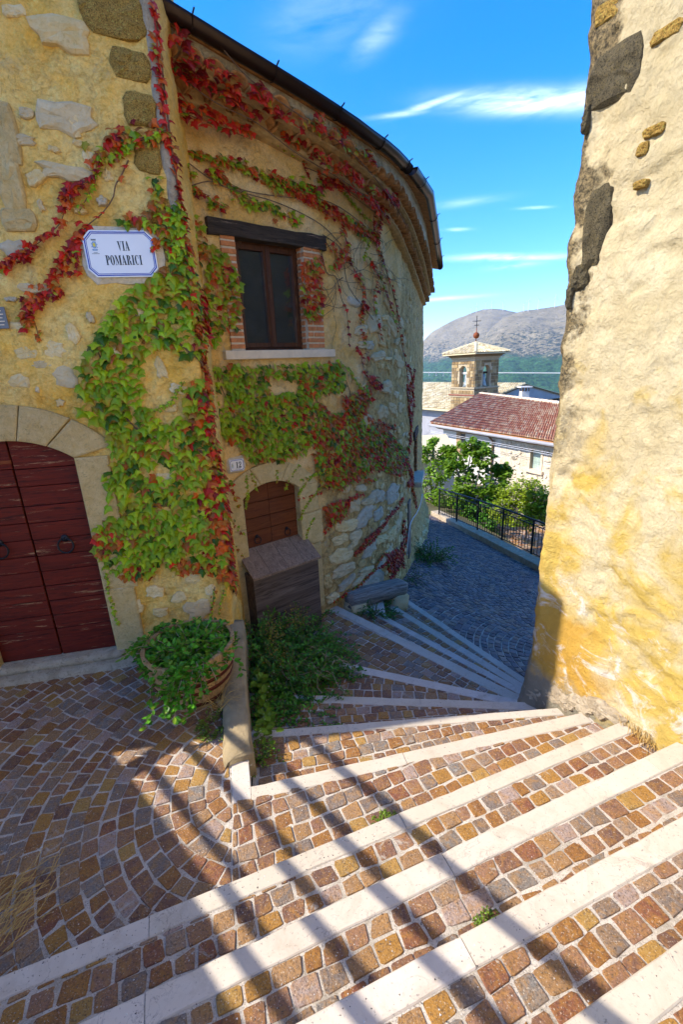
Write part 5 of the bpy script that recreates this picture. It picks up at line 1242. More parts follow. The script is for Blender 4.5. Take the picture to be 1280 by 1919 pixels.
for row, (n_, z_) in enumerate(((9, .006), (17, .000))):
    for i in range(n_):
        x_ = -sw/2+.062 + (i-(n_-1)/2)*.0026; m.add([(x_-.0009, -.0012, z_), (x_+.0009, -.0012, z_), (x_+.0009, -.0012, z_+.0028*r.uniform(.7, 1.1)), (x_-.0009, -.0012, z_+.0028)], [(0, 1, 2, 3)])
onsign(m, 'small_lettering', MT['black_paint'], SG, ct, fl)
# the mortar the sign is bedded in
vs, fs = stone_geo(LW, sc_[0] + .01, sc_[1] - .004, sw+.075, sh+.060, .0, .016, 77, n=20, blocky=2.0, rough=.05)
sub(MB().add(vs, fs).obj('mortar_bed', MT['brick_mortar']), SG)
# house number
nc = TW.pix(441, 871); NPf = frame3(TW.N(nc[0])); tl = math.radians(-1); nct = np.array(TW.P(nc[0], nc[1], .030))
NP = thing('house_number', 'small white ceramic plate with blue rim and number 12 above cellar arch', 'house number', tuple(nct))
nw, nh = .142, .108; onsign(MB().box((0, .005, 0), (nw, .010, nh)), 'plate', MT['enamel'], NP, nct, NPf, .004)
v_, f_ = octo_ring(nw-.012, nh-.012, .014, .004, -.0012); onsign(MB().add(v_, f_), 'border', MT['enamel_blue'], NP, nct, NPf)
m1, _ = text_mb('12', -.012, -.026, .056, .95); onsign(m1, 'lettering', MT['black_paint'], NP, nct, NPf); crest(NP, -.044, -.0, .62, nct, NPf)
m = MB().add([(-.02, -.0012, -.036), (.03, -.0012, -.036), (.03, -.0012, -.034), (-.02, -.0012, -.034)], [(0, 1, 2, 3)]); onsign(m, 'small_lettering', MT['black_paint'], NP, nct, NPf)
vs, fs = stone_geo(TW, nc[0], nc[1], nw+.045, nh+.04, 0, .018, 78, n=14, blocky=1.4, rough=.08); sub(MB().add(vs, fs).obj('mortar_bed', MT['brick_mortar']), NP)
# small plaque at the left edge of the picture
pc = LW.pix(-6, 597); PQ = thing('wall_plaque', 'small grey metal plaque with embossed lines on the ochre wall', 'plaque', tuple(LW.P(pc[0], pc[1], .03)))
pcc = np.array(LW.P(pc[0], pc[1], .030)); onsign(MB().box((0, .004, 0), (.13, .008, .125)), 'plate', MT['plaque'], PQ, pcc, fl, .002)
m = MB()
for i in range(5): m.box((0, -.0015, .04 - .02*i), (.10 if i % 2 else .085, .002, .006))
onsign(m, 'embossed_lines', MT['sill'], PQ, pcc, fl)

# ------------------------------------------------------------------ the weathered box over the cellar opening
BX = thing('hatch_box', 'weathered wooden hatch box with sloping lid under the small arched cellar door', 'hatch box', tuple(TW.P(AMID, -.4, .1)))
BO = .20
bl, br = TW.pix(476, 1100, BO)[0], TW.pix(597, 1050, BO)[0]
za, zt = -.50, TW.pix(535, 1072, BO)[1] + .045
sc0 = TW.pix(465, 1032, CO)[1]; zback = .49
slab('front_board', MT['box_front_wood'], BX, TW, bl, br, za, zt, BO - .03, BO, .002)
slab('side_board', MT['box_front_wood'], BX, TW, bl, bl + .028, za, zt, .02, BO - .031, .002)
slab('side_board', MT['box_front_wood'], BX, TW, br - .028, br, za, zt, .02, BO - .031, .002)
# lid: four boards running down the slope, cut back round the jambs
pa_, pb_ = np.array(TW.P(bl - .02, 0, 0)), np.array(TW.P(br + .01, 0, 0)); dd = (pb_-pa_)[:2]; dd = np.array([*dd, 0])/np.linalg.norm(dd); nn_ = np.array([dd[1], -dd[0], 0])
zf_ = zt + .012
def lid_pt(t_, o_): 
    p = pa_ + (pb_-pa_)*t_ + nn_*o_; p[2] = zf_ + (zback - zf_)*(BO + .045 - o_)/(BO + .045 + .06); return p
nL = 4
tA, tB = (A0 - bl + .02)/(br - bl + .03), (A1 - bl + .02)/(br - bl + .03)
for i in range(nL):
    t0, t1 = i/nL + .002, (i+1)/nL - .002
    def bk_(t_): return -.06 if tA + .01 < t_ < tB - .005 else .035
    ts = sorted(set([t0, t1] + [q for q in (tA + .011, tA+.0101, tB - .006, tB - .0052) if t0 < q < t1]))
    vs = [lid_pt(t_, BO + .045) for t_ in ts] + [lid_pt(t_, bk_(t_)) for t_ in ts[::-1]]
    n_ = len(vs); vs = vs + [v - np.array([0, 0, .022]) for v in vs]
    fs = [tuple(range(n_)), tuple(range(2*n_-1, n_-1, -1))] + [((q+1) % n_, q, n_+q, n_+(q+1) % n_) for q in range(n_)]
    fr = frame3(nn_); c0 = lid_pt((t0+t1)/2, BO/2)
    lv = [tuple(fr.T @ (np.array(v) - c0)) for v in vs]
    local_block('lid_board', lv, fs, MT['board_wood'], BX, c0, fr)

# ------------------------------------------------------------------ bench of old timber and stone against the curved wall
BN = thing('bench', 'cracked grey timber beam bench on a stone block against curved wall', 'bench', (.35, 5.0, -.65))
b0, b1 = lambda z: atz(654, 1118, z), lambda z: atz(752, 1094, z)
p0, p1 = b0(-.44), b1(-.58); p1 = p1 + np.array([.0, .0, .0]); ax = (p1-p0); Lb = np.linalg.norm(ax); ax = ax/Lb
sx_ = np.cross(ax, (0, 0, 1)); sx_ /= np.linalg.norm(sx_); uz = np.cross(sx_, ax)
def rough_beam(c, L_, w_, h_, seed, nseg=18, sag=0.0):
    vs, fs = [], []; r_ = random.Random(seed); prof = [(-.5, -.5), (-.52, .0), (-.48, .42), (-.2, .52), (.1, .48), (.46, .5), (.52, .1), (.48, -.5)]
    for i in range(nseg+1):
        x = -L_/2 + L_*i/nseg; e = 1 - (.10 if i in (0, nseg) else 0)
        for q, (a_, b_) in enumerate(prof):
            k_ = 1 + .16*float(fbm(x*3, q*7.7, 0, 3, seed)); vs.append((x + r_.uniform(-.01, .01)*(i in (0, nseg)), a_*w_*k_*e, b_*h_*k_*e - sag*(1 - (2*x/L_)**2)))
    m = len(prof)
    for i in range(nseg):
        for q in range(m): fs.append((i*m+q, i*m+(q+1) % m, (i+1)*m+(q+1) % m, (i+1)*m+q)[::-1])
    fs += [tuple(range(m)), tuple(nseg*m+q for q in range(m-1, -1, -1))]
    return vs, fs
fb = np.array([ax, -sx_, uz]).T
vs, fs = rough_beam(None, Lb + .06, .20, .18, 3); local_block('timber_beam', vs, fs, MT['bench_wood'], BN, (p0+p1)/2 + np.array([0, 0, -.04]), fb, True)
vs, fs = rough_beam(None, Lb*.55, .24, .22, 5); local_block('seat_stone', vs, fs, MT['greycap'], BN, (p0*.62+p1*.38) - sx_*.20 + np.array([0, 0, .0]), fb, True)
vs, fs = rough_beam(None, Lb*.34, .26, .30, 6); local_block('seat_stone', vs, fs, MT['greycap'], BN, (p0*.38+p1*.62) - sx_*.25 + np.array([0, 0, .02]), fb, True)
vs, fs = rough_beam(None, .24, .24, .26, 7, 6); local_block('support_stone', vs, fs, MT['stone_grey'], BN, p1 - ax*.10 + np.array([0, 0, -.24]), fb, True)
vs, fs = rough_beam(None, .26, .22, .16, 8, 6); local_block('support_stone', vs, fs, MT['stone_grey'], BN, p0 + ax*.08 + np.array([0, 0, -.15]), fb, True)

# ------------------------------------------------------------------ cement kerb and half barrel
CK = thing('low_kerb_wall', 'stained cement kerb wall running from the house corner past the barrel', 'kerb wall', (-.78, 2.8, 0))
vs, fs = [], []; n_ = 26; kp = catmull([(-.93, 3.40), (-.86, 3.0), (-.76, 2.55), (-.665, 2.16), (-.64, 2.09)], 7); n_ = len(kp)
for i, p in enumerate(kp):
    d = kp[min(i+1, n_-1)] - kp[max(i-1, 0)]; d /= np.linalg.norm(d); x = np.array([-d[1], d[0]]); t_ = i/(n_-1); top = .13*(1-t_)**1.5 + .035
    for q, (o, z) in enumerate([(.07, -.75), (.068, top*.4 - .05), (.064, top-.012), (.052, top+.0), (-.05, top+.004), (-.085, top-.012), (-.105, .0), (-.12, -.2)]):
        w_ = .010*float(fbm(t_*14, q*3.3, 0, 3, 8)); vs.append((p[0] + x[0]*(o+w_), p[1] + x[1]*(o+w_), z + w_))
m_ = 8
for i in range(n_-1):
    for q in range(m_): fs.append((i*m_+q, i*m_+(q+1) % m_, (i+1)*m_+(q+1) % m_, (i+1)*m_+q)[::-1])
fs += [tuple(range(m_)), tuple((n_-1)*m_+q for q in range(m_-1, -1, -1))]
MB().add(vs, fs).obj('cement_body', MT['cement'], CK, True)

BC = np.array([-1.10, 2.74]); BH = .39
BR = thing('barrel_planter', 'half wine barrel planter with rust red hoops standing by the house corner', 'barrel', (BC[0], BC[1], 0))
def brad(z): return .225 + .085*math.sin(min(1, z/BH)*1.35) / math.sin(1.35)
ns = 17
for i in range(ns):
    a0, a1 = 2*math.pi*i/ns + .006, 2*math.pi*(i+1)/ns - .006; vs, fs = [], []; zz_ = [.0, .08, .16, .24, .32, BH + random.Random(i).uniform(-.004, .004)]
    for z in zz_:
        R0 = brad(z); 
        for (a_, rr) in ((a0, R0), ((a0+a1)/2, R0+.0015), (a1, R0), (a1, R0-.022), (a0, R0-.022)): vs.append((rr*math.cos(a_), rr*math.sin(a_), z))
    for j in range(5):
        for q in range(5): fs.append((j*5+q, j*5+(q+1) % 5, (j+1)*5+(q+1) % 5, (j+1)*5+q))
    fs += [(4, 3, 2, 1, 0), (25, 26, 27, 28, 29)]
    local_block('stave', vs, fs, MT['barrel_wood'], BR, (BC[0], BC[1], .004), np.eye(3), bevel=.0, tint=random.Random(i).random())
for (z0, z1) in ((.03, .062), (.135, .168), (.215, .243)):
    h_ = MB(); n_ = 48; vs, fs = [], []
    for q in range(n_):
        a_ = 2*math.pi*q/n_
        for (z, o) in ((z0, .001), (z0, .005), (z1, .005), (z1, .001)): vs.append((BC[0] + (brad(z)+o)*math.cos(a_), BC[1] + (brad(z)+o)*math.sin(a_), z + .004))
    for q in range(n_):
        for j in range(3): fs.append((q*4+j, ((q+1) % n_)*4+j, ((q+1) % n_)*4+j+1, q*4+j+1))
    h_.add(vs, fs).obj('hoop', MT['hoop'], BR, True)
MB().lathe((BC[0], BC[1], 0), [(.20, .02), (brad(.33)-.024, .33), (.10, .345)], 20).obj('soil', MT['soil'], BR)

# ------------------------------------------------------------------ what stands left of the camera and throws the shade
NH = thing('neighbour_house', 'tall rendered neighbour house with projecting ground floor at the left', 'house', (-6.5, 4.0, 0))
MB().prism([(-9.5, 1.56), (-4.05, 1.83), (-4.05, 2.9), (-9.5, 2.9)], -.6, 5.62).obj('ground_floor', MT['ochre'], NH)
MB().prism([(-9.5, 2.9-1.02), (-4.0, 2.9-.62), (-4.0, 2.86), (-9.5, 2.86)], 5.62, 11.5).obj('upper_floor', MT['ochre'], NH)
MB().prism([(-9.8, 1.7), (-3.85, 2.15), (-3.85, 3.1), (-9.8, 3.1)], 11.5, 11.7).obj('roof', MT['tile'], NH)
PG = thing('pergola', 'timber pergola with boarded roof and four slats beside the steps', 'pergola', (-4.6, -1.2, 0))
sd_ = np.array([SUN_DIR.x, SUN_DIR.y])/SUN_DIR.z; zp = 2.30; Sh = sd_*zp
pn, pt = np.array([.69, .724]), np.array([.724, -.69])
def pgp(q, t): p = pn*q + pt*t + Sh; return (p[0], p[1], zp)
for q, w in ((.69, .030), (.915, .028), (1.155, .030), (1.40, .032)):
    MB().bar(pgp(q, -2.35), pgp(q, 2.6), w, .035).obj('slat', MT['green_wood'], PG)
nb = 13
for i in range(nb):
    q = .585 - .09 - i*.165; MB().bar(pgp(q, -3.7), pgp(q, 4.8), .164, .03).obj('roof_board', MT['green_wood'], PG)
for t in (-2.3, 2.55, 4.6):
    a_, b_ = pgp(-1.6, t), pgp(1.43 if t < 4 else .5, t); MB().bar((a_[0], a_[1], zp-.075), (b_[0], b_[1], zp-.075), .06, .10).obj('cross_beam', MT['green_wood'], PG)
for (q, t) in ((-1.5, -2.3), (.4, 4.6), (-1.5, 4.6)):
    p = pgp(q, t); MB().box((p[0], p[1], (zp-.12)/2 - .3), (.09, .09, zp - .12 + .6)).obj('post', MT['green_wood'], PG)
# ================================================================= railing along the lane
def kp_(px, py): p = lanepix(px, py, .11); return p
RLp = [(823, 966), (851, 980), (886, 997), (931, 1018), (990, 1044)]; RLt = [(824, 918), (853, 926), (888, 939), (935, 954), (996, 972)]
base = [kp_(*p) for p in RLp]
u_ = base[-1] - base[0]; far0 = base[0]; near0 = base[-1] + (base[-1]-base[-2])*1.1
hts = []
for b_, t_ in zip(base, RLt):
    d = ray(*t_); D = math.hypot(b_[0], b_[1]); hts.append(H + d[2]*D/math.hypot(d[0], d[1]) - b_[2])
RH = float(np.mean(hts[1:4])); print('railing heights', [round(h, 2) for h in hts])
RG = thing('railing', 'black wrought iron railing with thin bars along the lane kerb', 'railing', tuple(far0))
def lerp3(a, b, t): return np.array(a) + (np.array(b)-np.array(a))*t
line = [far0, base[1], base[2], base[3], base[4], near0]
# straighten onto the kerb line
LL = np.linalg.norm((near0-far0)[:2])
def rl(t, dz=0.0):
    p = far0 + (near0-far0)*t; p[2] = np.interp(t, [np.linalg.norm((q-far0)[:2])/LL for q in line], [q[2] for q in line]) + dz; return p
tp = [np.linalg.norm((q-far0)[:2])/LL for q in line]
rails = MB(); 
for (dz, nm, r_) in ((RH, 'handrail', .021), (RH-.12, 'upper_rail', .012), (.10, 'lower_rail', .012)):
    MB().tube([rl(t, dz) for t in np.linspace(0, 1, 14)], r_, 6).obj(nm, MT['railing'], RG)
for t in tp: MB().bar(rl(t, -.05), rl(t, RH), .036).obj('post', MT['railing'], RG)
nb_ = int(LL/.105)
for i in range(nb_):
    t = (i+.5)/nb_
    MB().tube([rl(t, .09), rl(t, RH-.12)], .0085, 4, cap=False).obj('bar', MT['railing'], RG)
for i in range(len(tp)-1):
    for k_ in range(3):
        t = tp[i] + (tp[i+1]-tp[i])*(k_+.65)/3.2; dl = .16/LL; MB().tube([rl(t-dl, RH-.12), rl(t, RH-.055), rl(t+dl, RH-.015)], .008, 4).tube([rl(t, RH-.055), rl(t+dl*.7, RH-.115)], .008, 4).obj('scroll', MT['railing'], RG)

# ================================================================= yard beyond the railing
yd = tag(MB().prism([(3.4, 6), (12, 6), (14, 19), (4.6, 19), (4.3, 15)], -3.9, -3.62).obj('yard', MT['mortar']), kind='structure')
yg = rings((9, 10), .5, 9, 0, 2*math.pi, .16, .17, seed=71)
pave(yd, [p for p in yg if 4.4 < p[0][0] < 9 and 8 < p[0][1] < 17], lambda x, y: -3.615, MT['cobble'], 60, seed=72)

# ================================================================= red roofed house
RB = thing('red_roofed_house', 'long low house with red and cream tiled roof beyond the railing', 'house', (8.0, 24.0, -4))
e1, e2 = atz(807, 793, -.97), atz(1032, 827, -.97); ev = (e2-e1); ev /= np.linalg.norm(ev); e2 = e2 + ev*4.0
r1, r2 = atz(900, 739, .10), atz(1042, 757, .10); rv = r2-r1; rv /= np.linalg.norm(rv); r2 = r2 + rv*5.0
def rf(u, v): return (e1*(1-u) + e2*u)*(1-v) + (r1*(1-u) + r2*u)*v
bk1, bk2 = r1 + (r1-e1)*np.array([.8, .8, 0]) - np.array([0, 0, 1.0]), r2 + (r2-e2)*np.array([.8, .8, 0]) - np.array([0, 0, 1.0])
vs, fs = [], []
for j in range(9):
    for i in range(13): vs.append(rf(i/12, j/8) - np.array([0, 0, .02]))
for j in range(8):
    for i in range(12): fs.append((j*13+i, j*13+i+1, (j+1)*13+i+1, (j+1)*13+i))
b_ = len(vs); vs += [bk1, bk2]; fs.append((8*13, 8*13+12, b_+1, b_)); n__ = len(vs); vs += [p - np.array([0, 0, .10]) for p in vs]; fs += [tuple(n__ + q for q in f[::-1]) for f in fs]
fs += [(i+1, i, n__+i, n__+i+1) for i in range(12)] + [(j*13, (j+1)*13, n__+(j+1)*13, n__+j*13) for j in range(8)] + [(8*13, b_, n__+b_, n__+8*13)]
MB().add(vs, fs).obj('roof', MT['tile'], RB)
k = NT('red_and_cream_roof_tile'); c = k.ramp(k.attr(), [(0.0, (.40, .19, .115)), (.2, (.36, .14, .08)), (.38, (.44, .25, .15)), (.56, (.50, .34, .22)), (.76, (.54, .42, .28)), (.92, (.40, .18, .11))], 'CONSTANT'); k.col(k.mix(k.ramp(k.noise(5, 4), [(.35, 0), (.7, .35)]), c, (.30, .16, .10))); MT['redtile'] = k.m
mb = MB(); nc_, nr_ = 96, 16; r = random.Random(9)
rn = np.cross(rf(1, 0)-rf(0, 0), rf(0, 1)-rf(0, 0)); rn /= np.linalg.norm(rn)
if rn[2] < 0: rn = -rn
for j in range(nr_):
    for i in range(nc_):
        u0, u1 = i/nc_, (i+1)/nc_; v0, v1 = j/nr_ - .008, (j+1)/nr_ + .02; a = [rf(u0, v0), rf(u1, v0), rf(u1, v1), rf(u0, v1)]; t_ = r.random(); w = (a[1]-a[0]); vs = []
        for (f, hh) in ((0.02, .0), (.25, .075), (.55, .095), (.80, .04), (.98, .01)):
            vs += [a[0] + w*f + rn*(hh + .045), a[3] + (a[2]-a[3])*f + rn*(hh*.9 + .012)]
        mb.add(vs, [(2*q, 2*q+2, 2*q+3, 2*q+1) for q in range(4)] + [(0, 2, 4, 6, 8)][::1], t_)
tag(mb.obj('roof_tiles', MT['redtile'], RB), kind='stuff')
for i in range(34):
    p, q = rf(i/34, 1.0), rf((i+1)/34 + .004, 1.0); MB().tube([p + np.array([0, 0, .03]), q + np.array([0, 0, .05])], [.10, .12], 8).obj('ridge_tile', MT['redtile_pale'] if 'redtile_pale' in MT else MT['sill'], RB)
k = NT('sunlit_rubble_wall'); c = k.mix(k.ramp(k.noise(1.6, 8, .7, .6), [(.4, 0), (.6, 1)]), (.55, .47, .35), (.66, .58, .46)); c = k.mix(k.ramp(k.vor(3.2, 'DISTANCE_TO_EDGE'), [(0, .6), (.05, 0)]), c, (.30, .25, .18)); k.col(c); k.bump(k.noise(6, 8, .7), .8, .06); MT['rubble_far'] = k.m
MT['white_wall'] = simple('whitewashed_wall', (.58, .55, .49), .9, 0, .12, 2)
MT['grey_wall'] = simple('grey_blue_render', (.32, .32, .34), .9, 0, .15, 1.2)
MT['soffit'] = simple('dark_soffit_boards', (.16, .10, .055), .9, 0, .2, 4)
inn = np.array([-ev[1], ev[0], 0.0]); inn = inn if inn.dot(r1-e1) > 0 else -inn
w1_, w2_ = e1 + inn*.55 + ev*.45, e2 + inn*.55
def wp(u, z): p = w1_ + (w2_-w1_)*u; return np.array([p[0], p[1], z])
WL = np.linalg.norm(w2_-w1_)
def upx(px, py):
    d = ray(px, py); e = (w2_-w1_)[:2]; M2 = np.array([[d[0], -e[0]], [d[1], -e[1]]]); t, v = np.linalg.solve(M2, w1_[:2]); return v, H + t*d[2]
us, _ = upx(938, 850); uw0, zt_ = upx(996, 842); uw1, _ = upx(1016, 845); zb_ = upx(1002, 880)[1]
def wallbox(u0, u1, z0, z1, th, mat, nm, par, out=0.0): 
    a, b = wp(u0, 0), wp(u1, 0); P = [a - inn*out, b - inn*out, b + inn*th, a + inn*th]; return MB().prism(ccw([tuple(p[:2]) for p in P]), z0, z1).obj(nm, mat, par)
wallbox(-.0, us, -6, -.95, .3, MT['white_wall'], 'wall', RB); wallbox(us, uw0, -6, -.95, .3, MT['rubble_far'], 'wall', RB); wallbox(uw1, 1, -6, -.95, .3, MT['rubble_far'], 'wall', RB)
wallbox(uw0, uw1, -6, zb_, .3, MT['rubble_far'], 'wall', RB); wallbox(uw0, uw1, zt_, -.95, .3, MT['rubble_far'], 'wall', RB)
# rubble stones on the sunlit stretch
r = random.Random(31)
for i in range(90):
    u = r.uniform(us + .003, min(1, uw1+.1)); z = r.uniform(-4.4, -1.35)
    if uw0 - .02 < u < uw1 + .02 and z > zb_ - .1: continue
    c = wp(u, z) - inn*.01; w, h = r.uniform(.18, .42), r.uniform(.12, .26); fr = frame3(-inn); n_ = 8; vs = []
    for f, o in ((1, .02), (.75, -.03)):
        for q in range(n_): a = 2*math.pi*q/n_; kk = r.uniform(.8, 1.1); vs.append(tuple(c + fr @ np.array([w/2*f*kk*math.cos(a), o, h/2*f*kk*math.sin(a)])))
    MB().add(vs, [(q, (q+1) % n_, n_+(q+1) % n_, n_+q) for q in range(n_)] + [tuple(range(n_, 2*n_))], r.random()).obj('wall_stone', MT['rubble_far'], RB)
wn_ = empty('window', tuple(wp((uw0+uw1)/2, zb_))); sub(wn_, RB)
a = .10/WL
sub(wallbox(uw0-a, uw0, zb_, zt_+.08, .12, MT['sill'], 'frame_side', None, .03), wn_); sub(wallbox(uw1, uw1+a, zb_, zt_+.08, .12, MT['sill'], 'frame_side', None, .03), wn_)
sub(wallbox(uw0-2*a, uw1+2*a, zb_-.14, zb_-.002, .2, MT['sill'], 'sill', None, .12), wn_); sub(wallbox(uw0, uw1, zt_+.002, zt_+.08, .12, MT['sill'], 'lintel', None, .03), wn_)
MT['curtain'] = simple('pale_green_curtain', (.42, .52, .46), .6, 0, .15, 8)
vs, fs = [], []
for i in range(25):
    p = wp(uw0 + (uw1-uw0)*i/24, 0) + inn*(.15 + .015*math.sin(i*1.9)); vs += [(p[0], p[1], zb_), (p[0], p[1], zt_)]
for i in range(24): fs.append((2*i, 2*i+2, 2*i+3, 2*i+1))
sub(MB().add(vs, fs).obj('curtain', MT['curtain']), wn_)
va, vb = upx(857, 815)[0], upx(873, 815)[0]; z1_, z0_ = upx(862, 812)[1], upx(866, 832)[1]
w3 = empty('window', tuple(wp(va, z0_))); sub(w3, RB)
MT['shutter'] = simple('tan_shutter', (.40, .26, .14), .7, 0, .2, 8)
for i in range(12): sub(wallbox(va, (va+vb)/2, z0_-.5 + i*.125, z0_-.5 + i*.125 + .09, .02, MT['shutter'], 'shutter_slat', None, .05), w3)
sub(wallbox(va, vb, z0_-.6, z1_+.1, .05, MT['shutter'], 'frame', None, .02), w3)
sub(wallbox((va+vb)/2 + .002, vb-.002, z0_-.5, z1_, .05, MT['glass'], 'pane', None, .028), w3)
# eaves: soffit, gutter, downpipe, cables
a, b = e1 + np.array([0, 0, -.14]), e2 + np.array([0, 0, -.14]); MB().add([a, b, b + inn*.6, a + inn*.6, a - np.array([0, 0, .22]) + inn*.55, b - np.array([0, 0, .22]) + inn*.55], [(0, 1, 2, 3), (0, 4, 5, 1)]).obj('soffit', MT['soffit'], RB)
MB().tube([e1 - inn*.05 + np.array([0, 0, -.10]), e2 - inn*.05 + np.array([0, 0, -.12])], .075, 8).obj('gutter', MT['grey_wall'], RB)
pd = wp(upx(926, 830)[0], 0) - inn*.08; MB().tube([pd + np.array([0, 0, -1.1]) - inn*.4, pd + np.array([0, 0, -1.45]), pd + np.array([0, 0, -5])], .05, 7).obj('downpipe', MT['soffit'], RB)
for dz in (-.42, -.50):
    c1, c2 = atD(790, 816 - dz*8, 24), e2 + np.array([0, 0, dz]) - inn*.2; MB().tube([c1, e1 + np.array([0, 0, dz]) , (e1+e2)/2 + np.array([0, 0, dz-.03]), c2], .008, 4).obj('cable', MT['white_plastic'], RB)
CHm = MB(); cp = atD(983, 738, 27.5)
CHn = thing('chimney', 'small pale chimney with slatted cap behind the ridge of the red roof', 'chimney', (cp[0], cp[1], -.6))
MB().box((cp[0], cp[1], -.15), (.40, .40, 1.3)).obj('stack', MT['white_wall'], CHn)
for dx in (-.17, 0, .17):
    for dy in (-.17, .17): MB().box((cp[0]+dx, cp[1]+dy, .60), (.05, .05, .20)).obj('cap_pier', MT['soffit'], CHn)
MB().box((cp[0], cp[1], .73), (.62, .62, .06)).obj('cap_slab', MT['white_wall'], CHn)

# ================================================================= church and bell tower
k = NT('sunlit_old_roof_tile'); c = k.ramp(k.attr(), [(0, (.52, .42, .24)), (.3, (.60, .50, .30)), (.55, (.42, .33, .19)), (.8, (.66, .57, .38))], 'CONSTANT'); k.col(c); MT['oldtile'] = k.m
k = NT('bell_tower_masonry'); c = k.ramp(k.attr(), [(0, (.26, .17, .075)), (.25, (.36, .25, .11)), (.5, (.20, .135, .065)), (.75, (.42, .31, .16))], 'CONSTANT'); k.col(k.mix(k.ramp(k.noise(3, 6, .7), [(.4, 0), (.7, .5)]), c, (.25, .19, .12))); k.bump(k.noise(9, 7, .7), .6, .04); MT['tower'] = k.m
MT['tower_joint'] = simple('pale_tower_joint', (.42, .34, .22), .95, 0, .15, 4)
CHH = thing('church', 'long church with sunlit old tile roof and grey gable behind bell tower', 'church', (9, 42, -4))
c1, c2 = atz(788, 717.5, .33), atz(986, 719, .33); cv = (c2-c1); Lc = np.linalg.norm(cv); cv /= Lc; c1 = c1 - cv*8; Lc += 8
nf = np.array([cv[1], -cv[0], 0]); nf = nf if nf.dot(c1) < 0 else -nf; WD_ = 6.6; zr, ze = .33, -1.22
def cr(u, v): p = c1 + cv*Lc*u + nf*WD_*v; p = p.copy(); p[2] = zr + (ze-zr)*abs(v); return p
MB().add([cr(0, -1), cr(1, -1), cr(1, 0), cr(0, 0), cr(0, 1), cr(1, 1)] + [p - np.array([0, 0, .15]) for p in (cr(0, -1), cr(1, -1), cr(1, 0), cr(0, 0), cr(0, 1), cr(1, 1))], [(0, 1, 2, 3), (3, 2, 5, 4), (6, 9, 8, 7), (9, 10, 11, 8), (1, 7, 8, 2), (2, 8, 11, 5), (4, 5, 11, 10), (0, 6, 7, 1)]).obj('roof', MT['oldtile'], CHH)
mb = MB(); r = random.Random(12)
for j in range(16):
    for i in range(90):
        u0, u1 = i/90, (i+1)/90; v0, v1 = j/16, (j+1)/16; a, b, c_, d_ = cr(u0, v1), cr(u1, v1), cr(u1, v0), cr(u0, v0); up = np.array([0, 0, 1.0]); l = r.uniform(0, .03)
        mb.add([a + up*(.04+l), (a+b)/2 + up*(.15+l), b + up*(.04+l), c_ + up*.015, (c_+d_)/2 + up*.11, d_ + up*.015], [(0, 1, 4, 5), (1, 2, 3, 4), (0, 2, 1)], r.random())
tag(mb.obj('roof_tiles', MT['oldtile'], CHH), kind='stuff')
cw = MB(); P = [cr(0, .9), cr(.997, .9), cr(.997, -.9), cr(0, -.9)]; cw.prism(ccw([tuple(p[:2]) for p in P]), -8, ze - .05); cw.obj('wall', MT['grey_wall'], CHH)
g0, g1_, g2_ = cr(.997, .9), cr(.997, 0), cr(.997, -.9); MB().add([g0, g1_ - np.array([0, 0, .16]), g2_, g0 - cv*.3, g1_ - cv*.3 - np.array([0, 0, .16]), g2_ - cv*.3], [(0, 1, 2), (5, 4, 3), (0, 3, 4, 1), (1, 4, 5, 2)]).obj('gable', MT['grey_wall'], CHH)
MB().bar(cr(.999, 1) + np.array([0, 0, -.1]), cr(.999, 0) + np.array([0, 0, -.08]), .12, .1).bar(cr(.999, 0) + np.array([0, 0, -.08]), cr(.999, -1) + np.array([0, 0, -.1]), .12, .1).obj('gable_edge', MT['soffit'], CHH)
# bell tower
TD = 33.0; tc0 = atD(891, 700, TD); BT = thing('bell_tower', 'square stone bell tower with tiled pyramid roof and arched bell openings', 'bell tower', (tc0[0], tc0[1], -6))
n1 = np.array([math.sin(math.radians(-118.5)), math.cos(math.radians(-118.5)), 0]); n2 = np.array([math.sin(math.radians(151.5)), math.cos(math.radians(151.5)), 0]); half = 1.10
near_corner = atD(890, 700, TD); ctr = near_corner - (n1 + n2)*half; ctr[2] = 0
zl_, zt2, zm = H + TD*math.tan(math.radians(-2.86)), H + TD*math.tan(math.radians(.35)), H + TD*math.tan(math.radians(-3.66))
def tface(n_, x, z, o=0.0):
    rgt = np.cross((0, 0, 1), n_); p = ctr + n_*(half+o) + rgt*x; return np.array([p[0], p[1], z])
aw, asp_, azb = .33, zl_ + 1.09, zl_ + .02
r = random.Random(44)
def tower_arch(x, z): return abs(x) < aw and azb < z < asp_ or (x*x + (z-asp_)**2 < aw*aw and z >= asp_)
back_ = [-n1, -n2]
